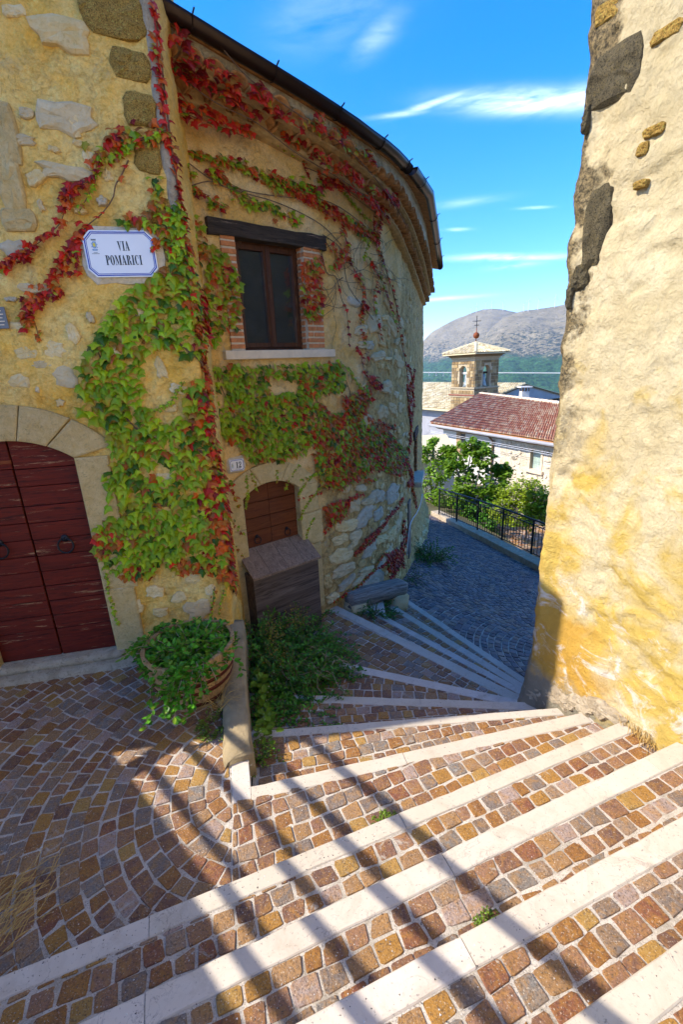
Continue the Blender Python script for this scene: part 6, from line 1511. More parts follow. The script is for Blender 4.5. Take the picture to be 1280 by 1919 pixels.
for fi, n_ in enumerate((n1, n2, -n1, -n2)):
    rgt = np.cross((0, 0, 1), n_)
    # wall panels round the opening (thick), then blocks laid on the two faces that show
    th_ = .34
    def panel(x0, x1, z0, z1):
        a = [tface(n_, x0, z0), tface(n_, x1, z0), tface(n_, x1, z1), tface(n_, x0, z1)]; b = [p - n_*th_ for p in a]
        return a + b, [(0, 1, 2, 3), (7, 6, 5, 4), (0, 4, 5, 1), (1, 5, 6, 2), (2, 6, 7, 3), (3, 7, 4, 0)]
    for (x0, x1, z0, z1) in ((-half+.001, -aw, zl_, zt2), (aw, half-.001, zl_, zt2)):
        v, f = panel(x0, x1, z0, z1); MB().add(v, f, .3).obj('wall', MT['tower_joint'], BT)
    n_a = 10; vs, fs = [], []
    for i in range(n_a+1):
        a = math.pi*i/n_a; x, z = -aw*math.cos(a), asp_ + aw*math.sin(a)
        for (xx, zz_) in ((x, z), (x, zt2)):
            vs += [tface(n_, xx, zz_), tface(n_, xx, zz_) - n_*th_]
    for i in range(n_a):
        b = i*4; fs += [(b, b+4, b+6, b+2), (b+1, b+3, b+7, b+5), (b, b+1, b+5, b+4)]
    MB().add(vs, fs, .3).obj('wall', MT['tower_joint'], BT)
    if fi < 2:
        z = zl_ + .02; row = 0
        while z < zt2 - .2:
            h = r.uniform(.18, .25); x = -half
            while x < half - .05:
                w = min(r.uniform(.22, .38), half - x); xm, zc = x + w/2, z + h/2
                if not any(tower_arch(x + w*q, z + h*s_) for q in (.1, .5, .9) for s_ in (.1, .9)):
                    fr = frame3(n_); MB().box(tface(n_, xm, zc, .015), (w-.032, .05, h-.032), fr, r.random()).obj('stone_block', MT['tower'], BT)
                x += w
            z += h; row += 1
# lower shaft, string courses, cornice, roof
def sq(o): return [tuple((ctr + n1*(a*(half+o)) + n2*(b*(half+o)))[:2]) for a, b in ((1, 1), (1, -1), (-1, -1), (-1, 1))]
MB().prism(ccw(sq(.02)), -8, zm - .12).obj('shaft', MT['tower_joint'], BT)
r = random.Random(46)
for n_ in (n1, n2):
    for (za_, zb2, oo) in ((zm - 2.4, zm - .2, .035), (zm + .02, zl_ - .10, .06)):
        z = za_
        while z < zb2 - .1:
            h = min(r.uniform(.18, .25), zb2 - z); x = -half
            while x < half - .05:
                w = min(r.uniform(.22, .40), half - x); MB().box(tface(n_, x + w/2, z + h/2, oo), (w-.032, .05, h-.032), frame3(n_), r.random()).obj('stone_block', MT['tower'], BT); x += w
            z += h
MB().prism(ccw(sq(.05)), zm - .02, zl_ - .08).obj('parapet', MT['tower_joint'], BT)
MT['red_band'] = simple('dark_red_string_course', (.24, .08, .05), .9); MB().prism(ccw(sq(.14)), zm - .10, zm - .02).obj('string_course', MT['red_band'], BT); MB().prism(ccw(sq(.10)), zm - .20, zm - .10).obj('string_course', MT['tower_joint'], BT)
MB().prism(ccw(sq(.12)), zl_ - .08, zl_ - .0).obj('string_course', MT['tower_joint'], BT)
MB().prism(ccw(sq(.06)), zt2, zt2 + .12).obj('cornice', MT['tower_joint'], BT); MB().prism(ccw(sq(.16)), zt2 + .12, zt2 + .22).obj('cornice', MT['tower'], BT); MB().prism(ccw(sq(.26)), zt2 + .22, zt2 + .34).obj('cornice', MT['tower'], BT)
ap = H + TD*1.02*math.tan(math.radians(2.05)); top = np.array([ctr[0], ctr[1], ap]); s4 = [np.array([*p, zt2 + .34]) for p in sq(.50)]
MB().add([*s4, top] + [p - np.array([0, 0, .06]) for p in s4], [(0, 1, 4), (1, 2, 4), (2, 3, 4), (3, 0, 4), (8, 7, 6, 5), (1, 0, 5, 6), (2, 1, 6, 7), (3, 2, 7, 8), (0, 3, 8, 5)]).obj('roof', MT['oldtile'], BT)
mb = MB(); r = random.Random(48)
for e in range(4):
    a, b = s4[e], s4[(e+1) % 4]; nn = np.cross(b-a, top-a); nn /= np.linalg.norm(nn); nn = nn if nn[2] > 0 else -nn; nt = 20; nrw = 7
    for j in range(nrw):
        v0, v1 = j/nrw, (j+1)/nrw
        for i in range(nt):
            u0, u1 = i/nt, (i+1)/nt; um = (u0+u1)/2
            def tp_(u, v): 
                base_ = a + (b-a)*u; m_ = (a+b)/2; w_ = 1-v; x_ = (u-.5); return m_ + (b-a)*x_ + (top-m_)*v
            if abs(um-.5) > .5*(1-v0) - .012: continue
            l = r.uniform(.0, .025); mb.add([tp_(u0, v0) + nn*(.03+l), tp_(um, v0) + nn*(.11+l), tp_(u1, v0) + nn*(.03+l), tp_(u1, v1) + nn*.0, tp_(um, v1) + nn*.08, tp_(u0, v1) + nn*.0], [(0, 1, 4, 5), (1, 2, 3, 4), (0, 2, 1)], r.random())
tag(mb.obj('roof_tiles', MT['oldtile'], BT), kind='stuff')
for p in s4: MB().tube([p + np.array([0, 0, .06]), top + np.array([0, 0, .05])], .09, 7).obj('hip_tiles', MT['oldtile'], BT)
MB().lathe((top[0], top[1], ap), [(.03, 0), (.03, .30), (.16, .36), (.22, .50), (.16, .66), (.03, .72), (.02, 1.0)], 12).obj('ball_finial', MT['hinge'], BT, True)
MB().bar(top + np.array([0, 0, .9]), top + np.array([0, 0, 1.75]), .035).bar(top + np.array([-.28, 0, 1.42]), top + np.array([.28, 0, 1.42]), .035).bar(top + np.array([-.18, 0, 1.16]), top + np.array([.18, 0, 1.16]), .03).obj('cross', MT['iron'], BT)
MB().prism(ccw(sq(-.5)), zl_ - .06, zl_ + .01).obj('belfry_floor', MT['soffit'], BT)
MT['bronze'] = simple('weathered_bell_bronze', (.26, .28, .27), .45, .5, .3, 5)
for (n_, dx) in ((n1, .10), (n2, .0)):
    q = tface(n_, dx, asp_ - .25, -.30); b_ = tag(MB().lathe(q, [(.02, .02), (.10, .0), (.15, -.10), (.18, -.35), (.22, -.62), (.30, -.80), (.28, -.82)], 14).obj('church_bell', MT['bronze'], BT, True))
    sub(MB().bar(tface(n_, -aw-.1, asp_ - .16, -.30), tface(n_, aw+.1, asp_ - .16, -.30), .12, .14).obj('bell_yoke', MT['white_wall'] if dx else MT['beam_wood']), b_)
# small low roof left of the fig tree
SH = thing('shed', 'small shed with weathered tile roof half hidden by the fig tree', 'shed', (4.6, 20.5, -4))
sp = atD(808, 838, 20); MB().prism(ccw([(sp[0]-1.2, sp[1]-.6), (sp[0]+.9, sp[1]-.6), (sp[0]+.9, sp[1]+1.8), (sp[0]-1.2, sp[1]+1.8)]), -5, sp[2]-.3).obj('wall', MT['white_wall'], SH)
MB().add([(sp[0]-1.5, sp[1]-.9, sp[2]-.35), (sp[0]+1.1, sp[1]-.9, sp[2]-.35), (sp[0]+1.1, sp[1]+1.9, sp[2]+.25), (sp[0]-1.5, sp[1]+1.9, sp[2]+.25), (sp[0]-1.5, sp[1]-.9, sp[2]-.43), (sp[0]+1.1, sp[1]-.9, sp[2]-.43), (sp[0]+1.1, sp[1]+1.9, sp[2]+.17), (sp[0]-1.5, sp[1]+1.9, sp[2]+.17)], [(0, 1, 2, 3), (7, 6, 5, 4), (0, 4, 5, 1), (1, 5, 6, 2), (2, 6, 7, 3), (3, 7, 4, 0)]).obj('roof', MT['oldtile'], SH)

# ================================================================= mountains, viaduct, wind turbines
k = NT('heath_and_scrub_mountain'); z = k.sep('Z'); v = k.map((.001, .001, .0022))
hz = k.math('ADD', k.math('DIVIDE', z, 400.0), k.math('MULTIPLY', k.math('SUBTRACT', k.noise(3.2, 7, .65, vec=v), .5), .55))
c = k.mix(k.ramp(k.noise(7, 8, .7, .6, vec=v), [(.38, 0), (.62, 1)]), (.20, .165, .095), (.30, .25, .155))
sc = k.math('ADD', k.noise(36, 7, .75, .5, vec=v), k.math('MULTIPLY', hz, -.24))
c = k.mix(k.ramp(sc, [(.43, 0), (.48, .95)]), c, (.02, .04, .035))
c = k.mix(k.ramp(k.noise(50, 5, .7, vec=k.map((.001, .001, .002), loc=(3, 3, 3))), [(.60, 0), (.66, .8)]), c, (.38, .32, .26))
c = k.mix(k.ramp(hz, [(-.0, 1.0), (.02, 1.0), (.12, 0.0)]), c, k.mix(k.ramp(k.noise(46, 7, .8, vec=v), [(.42, 0), (.58, 1)]), (.006, .035, .022), (.05, .14, .05)))
k.col(c); k.bump(k.noise(22, 9, .7, .6, vec=v), .7, 40); MT['mountain'] = k.m
def azel(px, py):
    d = ray(px, py); return math.degrees(math.atan2(d[0], d[1])), math.degrees(math.atan2(d[2], math.hypot(d[0], d[1])))
def mountain(name, sil, Dr, D0, seed, rough=.02, label=None, z0=-200):
    az_ = [azel(*p)[0] for p in sil]; el_ = [azel(*p)[1] for p in sil]; A = np.linspace(-60, 95, 520); n_d = 90
    el = np.interp(A, az_, el_); vs = []; fs = []
    for j in range(n_d):
        t = j/(n_d-5.0); 
        for i, a in enumerate(A):
            D = D0 + (Dr-D0)*t; x, y = D*math.sin(math.radians(a)), D*math.cos(math.radians(a)); vs.append((x, y, 0))
    V = np.array(vs); T = np.repeat(np.arange(n_d)/(n_d-5.0), len(A)); E = np.tile(el, n_d); Dd = D0 + (Dr-D0)*T
    ridge_z = H + Dr*np.tan(np.radians(E)); prof = np.where(T <= 1, T**1.25, 1 - (T-1)*1.5); nz = fbm(V[:, 0]/520, V[:, 1]/520, 0, 6, seed, .55)
    Z = z0 + (ridge_z - z0)*prof + nz*150*np.sin(np.clip(T, 0, 1)*math.pi)**.8 + fbm(V[:, 0]/60, V[:, 1]/60, 0, 3, seed+9)*5
    V[:, 2] = Z; w = len(A)
    for j in range(n_d-1):
        for i in range(w-1): fs.append((j*w+i, j*w+i+1, (j+1)*w+i+1, (j+1)*w+i))
    me = bpy.data.meshes.new(name); me.from_pydata(V.tolist(), [], fs); me.polygons.foreach_set('use_smooth', [True]*len(me.polygons)); me.update(); o = link(name, me, None, MT['mountain']); return tag(o, kind='structure')
mountain('mountain', [(300, 690), (600, 690), (740, 668), (789, 643), (810, 622), (830, 610), (850, 600), (880, 588), (905, 580), (925, 578), (950, 581), (968, 585), (1000, 590), (1100, 600), (1280, 640), (1500, 640)], 4600, 2300, 5)
mountain('mountain', [(300, 730), (700, 720), (840, 700), (870, 668), (900, 636), (925, 610), (945, 596), (968, 586), (990, 581), (1020, 578), (1045, 574), (1060, 570), (1100, 560), (1200, 590), (1400, 620)], 3600, 1500, 8)
VD = thing('viaduct', 'long pale motorway viaduct on slender piers crossing the wooded slope', 'viaduct', (300, 1700, -40))
Dv = 1450; pa2, pb2 = atD(720, 697.5, Dv), atD(1060, 699, Dv*.98); mbv = MB(); mbv.bar(pa2, pb2, 10, 2.2).obj('deck', MT['white_wall'], VD)
for i in range(24):
    t = (i+.5)/24; p = pa2 + (pb2-pa2)*t
    if proj(p)[0] > 935: continue
    MB().box(p - np.array([0, 0, 5.5]), (2.6, 2.6, 9)).obj('pier', MT['white_wall'], VD)
TLAB = ['second wind turbine from left on the left slope', 'third wind turbine from left below the left summit', 'wind turbine just left of the left summit', 'wind turbine right of the left summit', 'wind turbine in the dip between two summits', 'wind turbine left of the right summit', 'wind turbine on top of the right summit', 'rightmost and largest wind turbine on the ridge', 'leftmost and lowest wind turbine on the left slope']
for i, (x, y, h) in enumerate([(893, 588, 13), (910, 582, 12), (922, 579, 11), (943, 581, 13), (982, 582, 10), (991, 580, 14), (1009, 579, 14), (1040, 576, 15), (883, 590, 10)]):
    D = 3550 if x > 970 else 4560; b_ = atD(x, y + 1, D); hh = h/F_PX*D*.98; rr_ = hh*.36
    T_ = thing('wind_turbine', TLAB[i], 'wind turbine', tuple(b_), 'wind turbines along the mountain ridge')
    MB().tube([b_ - np.array([0, 0, 15]), b_ + np.array([0, 0, hh])], [2.6, 1.5], 6).obj('tower', MT['white_wall'], T_)
    MB().box(b_ + np.array([0, -2, hh]), (4, 9, 4)).obj('nacelle', MT['white_wall'], T_)
    for q in range(3):
        a = i*.9 + q*2*math.pi/3; MB().bar(b_ + np.array([0, -7, hh]), b_ + np.array([rr_*math.sin(a), -7, hh + rr_*math.cos(a)]), 1.6).obj('blade', MT['white_wall'], T_)
# ================================================================= climbing vines
LEAF_OUT = [(0, .10), (.13, .24), (.33, .27), (.36, .12), (.56, .02), (.70, -.22), (.46, -.26), (.36, -.40), (.26, -.50), (.17, -.74), (0, -1.0)]
def leaf_verts(seed=0):
    r_ = random.Random(seed); out = [(x*(1 + r_.uniform(-.12, .12)), z*(1 + r_.uniform(-.06, .06))) for x, z in LEAF_OUT]
    L_ = out + [(-x*r_.uniform(.88, 1.1), z*r_.uniform(.94, 1.05)) for x, z in out[-2:0:-1]]
    vs = []
    for x, z in L_: vs.append((x, .26*abs(x)**1.2 + .20*z*z*(-1 if z < 0 else 1)*-1 + r_.uniform(-.02, .02), z))
    c = [(0, -.045, .05), (0, -.06, -.30), (0, -.02, -.62)]; b = len(vs); n = len(L_); fs = []
    ids = list(range(n)); near = [min(range(3), key=lambda q: abs(c[q][2]-L_[i][1])) for i in ids]
    for i in range(n):
        j = (i+1) % n; a, d = near[i], near[j]; fs.append((i, j, b+a))
        if a != d: fs.append((j, b+d, b+a))
    return vs + c, fs
LV = [leaf_verts(s) for s in range(4)]
LM = {}
RIM = [1.0]*(len(LV[0][0])-3) + [0.0, 0.0, .15]
for q, (nm, _) in enumerate(LEAFC):
    for s in range(4):
        me = MB().add(LV[s][0], LV[s][1], .25 + .5*s/3).mesh('leaf', False, RIM); me.materials.append(MT['leaf_' + nm]); LM[(q, s)] = me
LMAT = [MT['leaf_' + nm] for nm, _ in LEAFC]
def wchoice(r_, w): 
    t = r_.random()*sum(w); 
    for i, x in enumerate(w):
        t -= x
        if t <= 0: return i
    return len(w)-1
#            bright green deep olive bronze orange red dark
PAL = {'green': (8, 8, 2.5, 1.6, .4, .15, .03, 0), 'mix': (3, 5, 2, 4, 3, 2.4, .6, .4), 'autumn': (.5, 1.5, .6, 3, 4, 5, 2, 1), 'red': (0, .2, .1, .5, 1.2, 3.5, 7, 4), 'dark': (0, 0, .1, .2, .8, 1.5, 4, 8), 'young': (8, 3, 0, 3, .3, 0, 0, 0)}
def leaf_frame(n_, r_, lean=.5, spin=.45):
    fr = frame3(n_); a = r_.gauss(0, spin); ca, sa = math.cos(a), math.sin(a); R1 = np.array([[ca, 0, sa], [0, 1, 0], [-sa, 0, ca]])
    b = -(lean + r_.uniform(-.45, .55)); cb, sb = math.cos(b), math.sin(b); R2 = np.array([[1, 0, 0], [0, cb, -sb], [0, sb, cb]])
    g = r_.uniform(-.65, .65); cg, sg = math.cos(g), math.sin(g); R3 = np.array([[cg, -sg, 0], [sg, cg, 0], [0, 0, 1]])
    return fr @ R1 @ R3 @ R2
class Vine:
    def __init__(s, S, root, seed): s.S = S; s.root = root; s.r = random.Random(seed); s.items = []
    def put(s, sc, z, size, pal, off=.02, lean=.62):
        c = wchoice(s.r, PAL[pal] if isinstance(pal, str) else pal); size *= s.r.uniform(.58, .98)
        n_ = s.S.N(sc); p = np.array(s.S.P(sc, z, off + s.r.uniform(0, .022))); M3 = leaf_frame(n_, s.r, lean); x, y = proj(p)
        if not (-60 < x < 1340): return
        d = np.linalg.norm(p - O); s.items.append((size/d, p, M3, size, c, s.r.randrange(4)))
    def poly(s, pts, size, pal, dens=1.0, holes=(), fn=None, off=.015):
        """leaves over a patch outlined in photograph pixels"""
        w = [s.S.pix(x, y, off) for x, y in pts]; w = [q for q in w if q]; xs = [q[0] for q in w]; ys = [q[1] for q in w]; hol = [[s.S.pix(x, y) for x, y in h] for h in holes]
        A = (max(xs)-min(xs))*(max(ys)-min(ys)); n = int(A/(size*size)*5.0*dens); sp = size*.395/math.sqrt(dens); grid = {}
        for _ in range(n*3):
            a, b = s.r.uniform(min(xs), max(xs)), s.r.uniform(min(ys), max(ys))
            if not inside((a, b), w) or any(inside((a, b), h) for h in hol): continue
            k_ = (int(a/sp), int(b/sp))
            if any((a-p[0])**2 + (b-p[1])**2 < sp*sp for i in (-1, 0, 1) for j in (-1, 0, 1) for p in grid.get((k_[0]+i, k_[1]+j), [])): continue
            grid.setdefault(k_, []).append((a, b)); q = pal
            if fn: q = fn(a, b)
            s.put(a, b, size, q, off)
    def string(s, pts, size, pal, per=1.0, width=.0, stem='stem', r0=.0035, fn=None, stems=True, off=.012):
        w = [s.S.pix(x, y, off) for x, y in pts]; w = catmull([q for q in w if q], 6)
        if stems: MB().tube([s.S.P(a, b, .012) for a, b in w], [r0*(1 - .5*i/len(w)) for i in range(len(w))], 5).obj('stem', MT[stem], s.root, True)
        L_ = 0
        for i in range(len(w)-1):
            l = math.hypot(*(w[i+1]-w[i])); n = l/(size*.36)*per; k_ = int(n) + (s.r.random() < n-int(n)); t_ = i/(len(w)-1)
            for _ in range(k_):
                a, b = w[i] + (w[i+1]-w[i])*s.r.random(); wd = width(t_) if callable(width) else width
                s.put(a + s.r.gauss(0, wd + .004), b + s.r.gauss(0, wd + .004), size, pal if not fn else fn(t_), off)
    def build(s):
        s.items.sort(key=lambda q: -q[0]); mass = {}
        for i, (_, p, M3, size, c, v) in enumerate(s.items):
            if i < 300:
                o = bpy.data.objects.new('leaf', LM[(c, v)]); C.objects.link(o); place(o, p, M3, (size,)*3); o.parent = s.root; o.matrix_parent_inverse = Matrix.Translation(-s.root.location)
            else:
                mb = mass.setdefault(c, MB()); vs = [p + M3 @ (np.array(q)*size) for q in LV[v][0]]; mb.add(vs, LV[v][1], s.r.random())
        if mass:
            al = MB(); mats = []; idx = []
            for c, mb in sorted(mass.items()):
                al.add(mb.v, mb.f); al.t[-len(mb.t):] = mb.t; mats.append(LMAT[c]); idx += [len(mats)-1]*len(mb.f)
            me = al.mesh('leaves', False, RIM*(len(al.v)//len(RIM))); [me.materials.append(m) for m in mats]; me.polygons.foreach_set('material_index', idx); o = bpy.data.objects.new('leaves', me); C.objects.link(o); o.parent = s.root; o.matrix_parent_inverse = Matrix.Translation(-s.root.location); tag(o, kind='stuff')
        print('vine leaves', len(s.items))

V1o = thing('climbing_vine', 'broad green and red climbing vine covering ochre wall between plank door and corner', 'climbing vine', tuple(LW.P(L0-.1, .4, .02)))
V1 = Vine(LW, V1o, 1)
def fnL(a, b):
    x = (a - (L0-.42))/.42; t = x*.9 - (b-1.2)*.25 + V1.r.gauss(0, .24)
    low = max(0, .75 - b); t += low*.55
    return 'green' if t < .52 else 'mix' if t < .84 else 'autumn' if t < 1.08 else 'red'
V1.poly([(228, 552), (255, 532), (300, 512), (330, 500), (352, 505), (380, 560), (388, 620), (372, 662), (342, 668), (300, 642), (272, 664), (262, 706), (276, 756), (228, 800), (190, 792), (158, 782), (146, 720), (150, 678), (172, 640), (188, 600), (205, 575)], .078, 'green', 1.0, fn=fnL)
V1.poly([(196, 792), (232, 790), (276, 762), (300, 788), (345, 778), (346, 722), (384, 696), (392, 800), (408, 860), (420, 930), (428, 1040), (402, 1062), (372, 1052), (345, 1030), (318, 1062), (292, 1058), (272, 1080), (225, 1076), (192, 1064), (176, 1030), (178, 985), (206, 972), (196, 930), (190, 905), (212, 862), (204, 830)], .074, 'green', .98, holes=[[(262, 872), (322, 872), (322, 893), (262, 893)], [(206, 925), (226, 925), (228, 972), (206, 965)], [(295, 935), (325, 935), (325, 952), (295, 952)]], fn=fnL)
V1.poly([(178, 985), (205, 975), (232, 985), (228, 1020), (200, 1040), (176, 1030)], .066, 'autumn', .8)
V1.poly([(318, 1040), (350, 1050), (400, 1060), (430, 1060), (440, 1108), (420, 1090), (385, 1072), (330, 1075)], .062, 'autumn', .9)
V1.poly([(215, 1060), (290, 1060), (285, 1088), (262, 1080), (232, 1086)], .06, 'red', .6)
# the red edge down the corner
V1.string([(286, 8), (292, 60), (298, 130), (306, 200), (314, 250), (326, 300), (334, 360), (342, 420), (350, 470)], .050, 'red', 1.5, .010, 'stem_red', .007)
V1.string([(352, 470), (362, 560), (374, 640), (384, 700), (392, 760), (398, 830), (410, 900), (424, 980), (432, 1060), (437, 1105)], .056, 'autumn', 3.0, .022, 'stem_red', .008)
V1.string([(380, 740), (392, 800), (404, 860), (414, 930), (426, 1000), (436, 1100)], .050, 'red', 2.6, .018, 'stem_red')
V1.string([(330, 510), (322, 470), (312, 430), (296, 395), (290, 360), (296, 335)], .062, 'mix', 2.2, .028)
V1.string([(345, 500), (338, 455), (330, 420), (322, 385)], .062, 'green', 2.6, .026)
V1.string([(300, 430), (270, 418), (246, 412), (236, 418)], .066, 'mix', 2.2, .014)
V1.string([(283, 470), (292, 455), (304, 440)], .058, 'mix', 2.0, .014)
V1.string([(318, 252), (296, 254), (268, 262), (246, 272), (220, 290), (192, 300), (180, 304)], .040, 'young', 1.6, .006)
V1.string([(312, 244), (280, 252), (252, 262), (228, 248), (215, 268), (182, 290), (186, 318)], .058, 'autumn', 2.0, .022)
V1.string([(228, 240), (212, 262), (224, 284)], .06, 'red', 2.2, .02)
V1.string([(186, 318), (172, 332), (150, 352), (132, 356), (122, 388), (110, 420), (78, 450), (52, 468), (24, 486), (-4, 500)], .048, 'red', 1.35, .011)
V1.string([(146, 350), (122, 352), (118, 372), (134, 366)], .058, 'red', 2.6, .016)
V1.string([(60, 462), (30, 484), (0, 498)], .046, 'dark', 1.6, .012)
V1.string([(240, 300), (226, 330), (216, 346), (210, 372), (190, 400), (166, 420), (150, 438)], .05, 'red', .22, .004, 'stem', .005)
V1.string([(164, 424), (144, 440), (140, 462), (132, 480)], .052, 'red', 2.4, .016)
V1.string([(140, 462), (118, 490), (110, 505), (100, 520), (88, 528)], .05, 'red', 1.6, .012)
V1.string([(140, 470), (142, 505), (128, 520)], .044, 'red', 1.2, .010)
V1.string([(112, 536), (80, 556), (60, 566), (48, 590), (42, 604)], .052, 'red', 3.0, .020)
V1.string([(58, 590), (66, 610), (74, 642)], .030, 'autumn', .8, .004)
V1.string([(182, 320), (176, 345), (160, 375), (148, 396)], .028, 'young', .9, .004)
V1.string([(345, 715), (320, 752), (286, 772)], .026, 'young', 1.2, .004)
V1.string([(200, 1070), (206, 1120), (222, 1168)], .026, 'young', 1.1, .003)
V1.string([(402, 1100), (396, 1150), (392, 1180)], .022, 'mix', .7, .003)
V1.string([(420, 1105), (408, 1150)], .022, 'young', .7, .003)
# bare older stems under the leaves
for pts in ([(438, 1110), (425, 980), (400, 860), (385, 700), (350, 470), (320, 270), (290, 10)], [(400, 860), (330, 820), (250, 800), (200, 700), (180, 650)], [(425, 980), (340, 950), (250, 960), (190, 1010)], [(385, 700), (330, 640), (270, 600), (230, 580)]):
    V1.string(pts, .05, 'mix', 0, 0, 'stem', .009)
V1.build()

V2o = thing('climbing_vine', 'red and green climbing vine spreading over the curved wall and its tile cornice', 'climbing vine', tuple(TW.P(.1, .3, .02)))
V2 = Vine(TW, V2o, 2)
def fnT(a, b):
    t = (a-.9)*.35 - (b - 1.7)*.45 + V2.r.gauss(0, .32); return 'green' if t < .22 else 'mix' if t < .62 else 'autumn' if t < 1.0 else 'red'
sz = .074
V2.poly([(388, 455), (415, 470), (446, 500), (450, 560), (444, 612), (424, 620), (400, 648), (386, 610), (380, 540)], sz, 'green', .9, fn=lambda a, b: 'mix' if V2.r.random() < .45 else 'green')
V2.poly([(366, 395), (385, 430), (392, 470), (372, 500), (356, 460)], sz*.9, 'mix', .8)
V2.poly([(566, 492), (604, 476), (606, 530), (604, 566), (586, 590), (566, 570)], sz*.9, 'autumn', .85)
V2.poly([(572, 580), (604, 576), (602, 600), (572, 602)], sz*.85, 'mix', .8)
V2.poly([(392, 690), (430, 684), (500, 684), (560, 682), (632, 674), (646, 700), (644, 730), (600, 738), (588, 750), (610, 772), (606, 800), (588, 826), (566, 850), (520, 866), (470, 862), (448, 838), (424, 822), (396, 800), (398, 745)], sz*.92, 'green', .98, holes=[[(500, 705), (560, 712), (556, 735), (500, 738)], [(405, 720), (425, 724), (420, 760), (404, 756)]], fn=fnT)
V2.poly([(590, 800), (622, 776), (655, 772), (690, 796), (730, 810), (762, 848), (760, 884), (742, 892), (706, 876), (688, 886), (664, 902), (640, 916), (606, 914), (592, 880), (588, 840)], sz*.92, 'mix', .95, fn=lambda a, b: V2.r.choice(['mix', 'autumn', 'green', 'mix', 'autumn']))
V2.poly([(640, 752), (664, 738), (690, 716), (696, 745), (684, 775), (664, 792), (646, 782)], sz*.9, 'autumn', .9)
V2.poly([(692, 702), (708, 706), (714, 728), (700, 726)], sz*.85, 'red', .9)
V2.poly([(606, 948), (640, 934), (654, 940), (650, 964), (622, 982), (608, 972)], sz*.85, 'autumn', 1.0)
V2.poly([(722, 1036), (742, 1028), (752, 1040), (746, 1066), (728, 1070)], sz*.95, 'dark', 1.0)
V2.poly([(318, 62), (338, 44), (364, 92), (350, 88), (338, 70), (330, 84)], sz, 'red', .7, off=.29)
V2.poly([(300, 116), (340, 112), (376, 126), (384, 156), (352, 162), (330, 148), (306, 138)], sz, 'dark', 1.0, off=.20)
V2.poly([(316, 176), (352, 196), (398, 214), (440, 226), (474, 240), (470, 250), (432, 246), (396, 236), (356, 232), (322, 212)], sz*.95, 'red', 1.0, off=.11)
V2.poly([(380, 140), (424, 150), (462, 196), (440, 206), (404, 180), (384, 172)], sz*.95, 'red', .9, off=.20)
V2.poly([(466, 156), (492, 154), (506, 176), (500, 192), (474, 186)], sz*.9, 'red', .9, off=.30)
V2.poly([(498, 186), (530, 210), (524, 222), (498, 208)], sz*.9, 'red', .8, off=.20)
V2.poly([(524, 242), (568, 258), (566, 276), (528, 262)], sz*.85, 'red', .7, off=.10)
V2.poly([(590, 212), (606, 212), (608, 238), (596, 246), (586, 232)], sz*.85, 'red', .9, off=.30)
V2.poly([(576, 268), (596, 284), (600, 300), (582, 296)], sz*.8, 'red', .7, off=.10)
V2.poly([(330, 80), (372, 104), (372, 126), (340, 112)], sz*.9, 'dark', .6, off=.30)
for (x, y) in ((644, 242), (690, 292), (645, 308), (668, 328), (722, 362), (738, 372), (700, 380), (612, 300)): V2.string([(x-6, y-4), (x+6, y+6)], sz*.75, 'red', 4.0, .018, stems=False, off=.24)
V2.string([(352, 284), (372, 292), (400, 296), (430, 306), (460, 316), (490, 330), (520, 342), (556, 352), (590, 358)], sz*.78, 'mix', 2.6, .016)
V2.string([(500, 336), (540, 350), (580, 356), (604, 352)], sz*.82, 'mix', 3.4, .026)
V2.string([(604, 340), (640, 342), (668, 352), (690, 368), (712, 384)], sz*.82, 'red', 3.8, .020)
V2.string([(540, 356), (580, 372), (614, 392), (640, 408), (670, 428), (700, 442), (708, 448)], sz*.82, 'autumn', 3.6, .026)
V2.string([(330, 284), (346, 300), (352, 318), (366, 330)], sz*.7, 'young', 1.6, .010)
V2.string([(348, 346), (376, 362), (396, 378), (412, 386), (424, 388)], sz*.74, 'mix', 2.0, .014)
V2.string([(384, 326), (420, 338), (450, 356), (474, 374), (484, 382)], sz*.74, 'mix', 1.3, .014)
V2.string([(396, 322), (412, 326), (420, 338)], sz*.7, 'autumn', 2.4, .014)
V2.string([(440, 366), (460, 380), (486, 384), (502, 380)], sz*.8, 'green', 2.2, .016)
V2.string([(506, 382), (520, 400), (544, 408), (560, 414)], sz*.8, 'green', 2.0, .018)
V2.string([(492, 250), (514, 268), (546, 284), (560, 292)], .035, 'young', 2.2, .006)
V2.string([(566, 302), (572, 318), (578, 334)], .030, 'red', 1.5, .003)
V2.string([(592, 310), (598, 325), (602, 336)], .030, 'red', 1.3, .003)
V2.string([(640, 358), (660, 380), (678, 402), (690, 412)], .036, 'young', 1.4, .005)
V2.string([(676, 444), (690, 452), (680, 486)], .034, 'young', 1.2, .004)
V2.string([(704, 392), (700, 420), (706, 440), (716, 400)], sz*.7, 'red', 1.4, .010)
V2.string([(640, 430), (650, 452), (646, 474), (630, 490), (622, 506)], sz*.8, 'autumn', 1.9, .018)
V2.string([(610, 452), (624, 470), (650, 480), (656, 498)], sz*.75, 'autumn', 1.2, .018)
V2.string([(708, 448), (716, 480), (728, 520), (740, 560), (746, 590), (752, 640), (762, 690), (768, 740)], sz*.62, 'red', .30, .004, 'stem', .006)
V2.string([(764, 684), (770, 706), (768, 740), (772, 770), (768, 800)], sz*.8, 'red', 1.3, .012)
V2.string([(776, 690), (772, 730), (774, 752), (770, 782)], sz*.8, 'red', 1.3, .012)
V2.string([(762, 720), (766, 760), (770, 800), (764, 850), (760, 880)], sz*.8, 'red', 1.6, .020)
V2.string([(756, 858), (768, 880), (772, 900), (764, 906)], sz*.9, 'red', 2.4, .018)
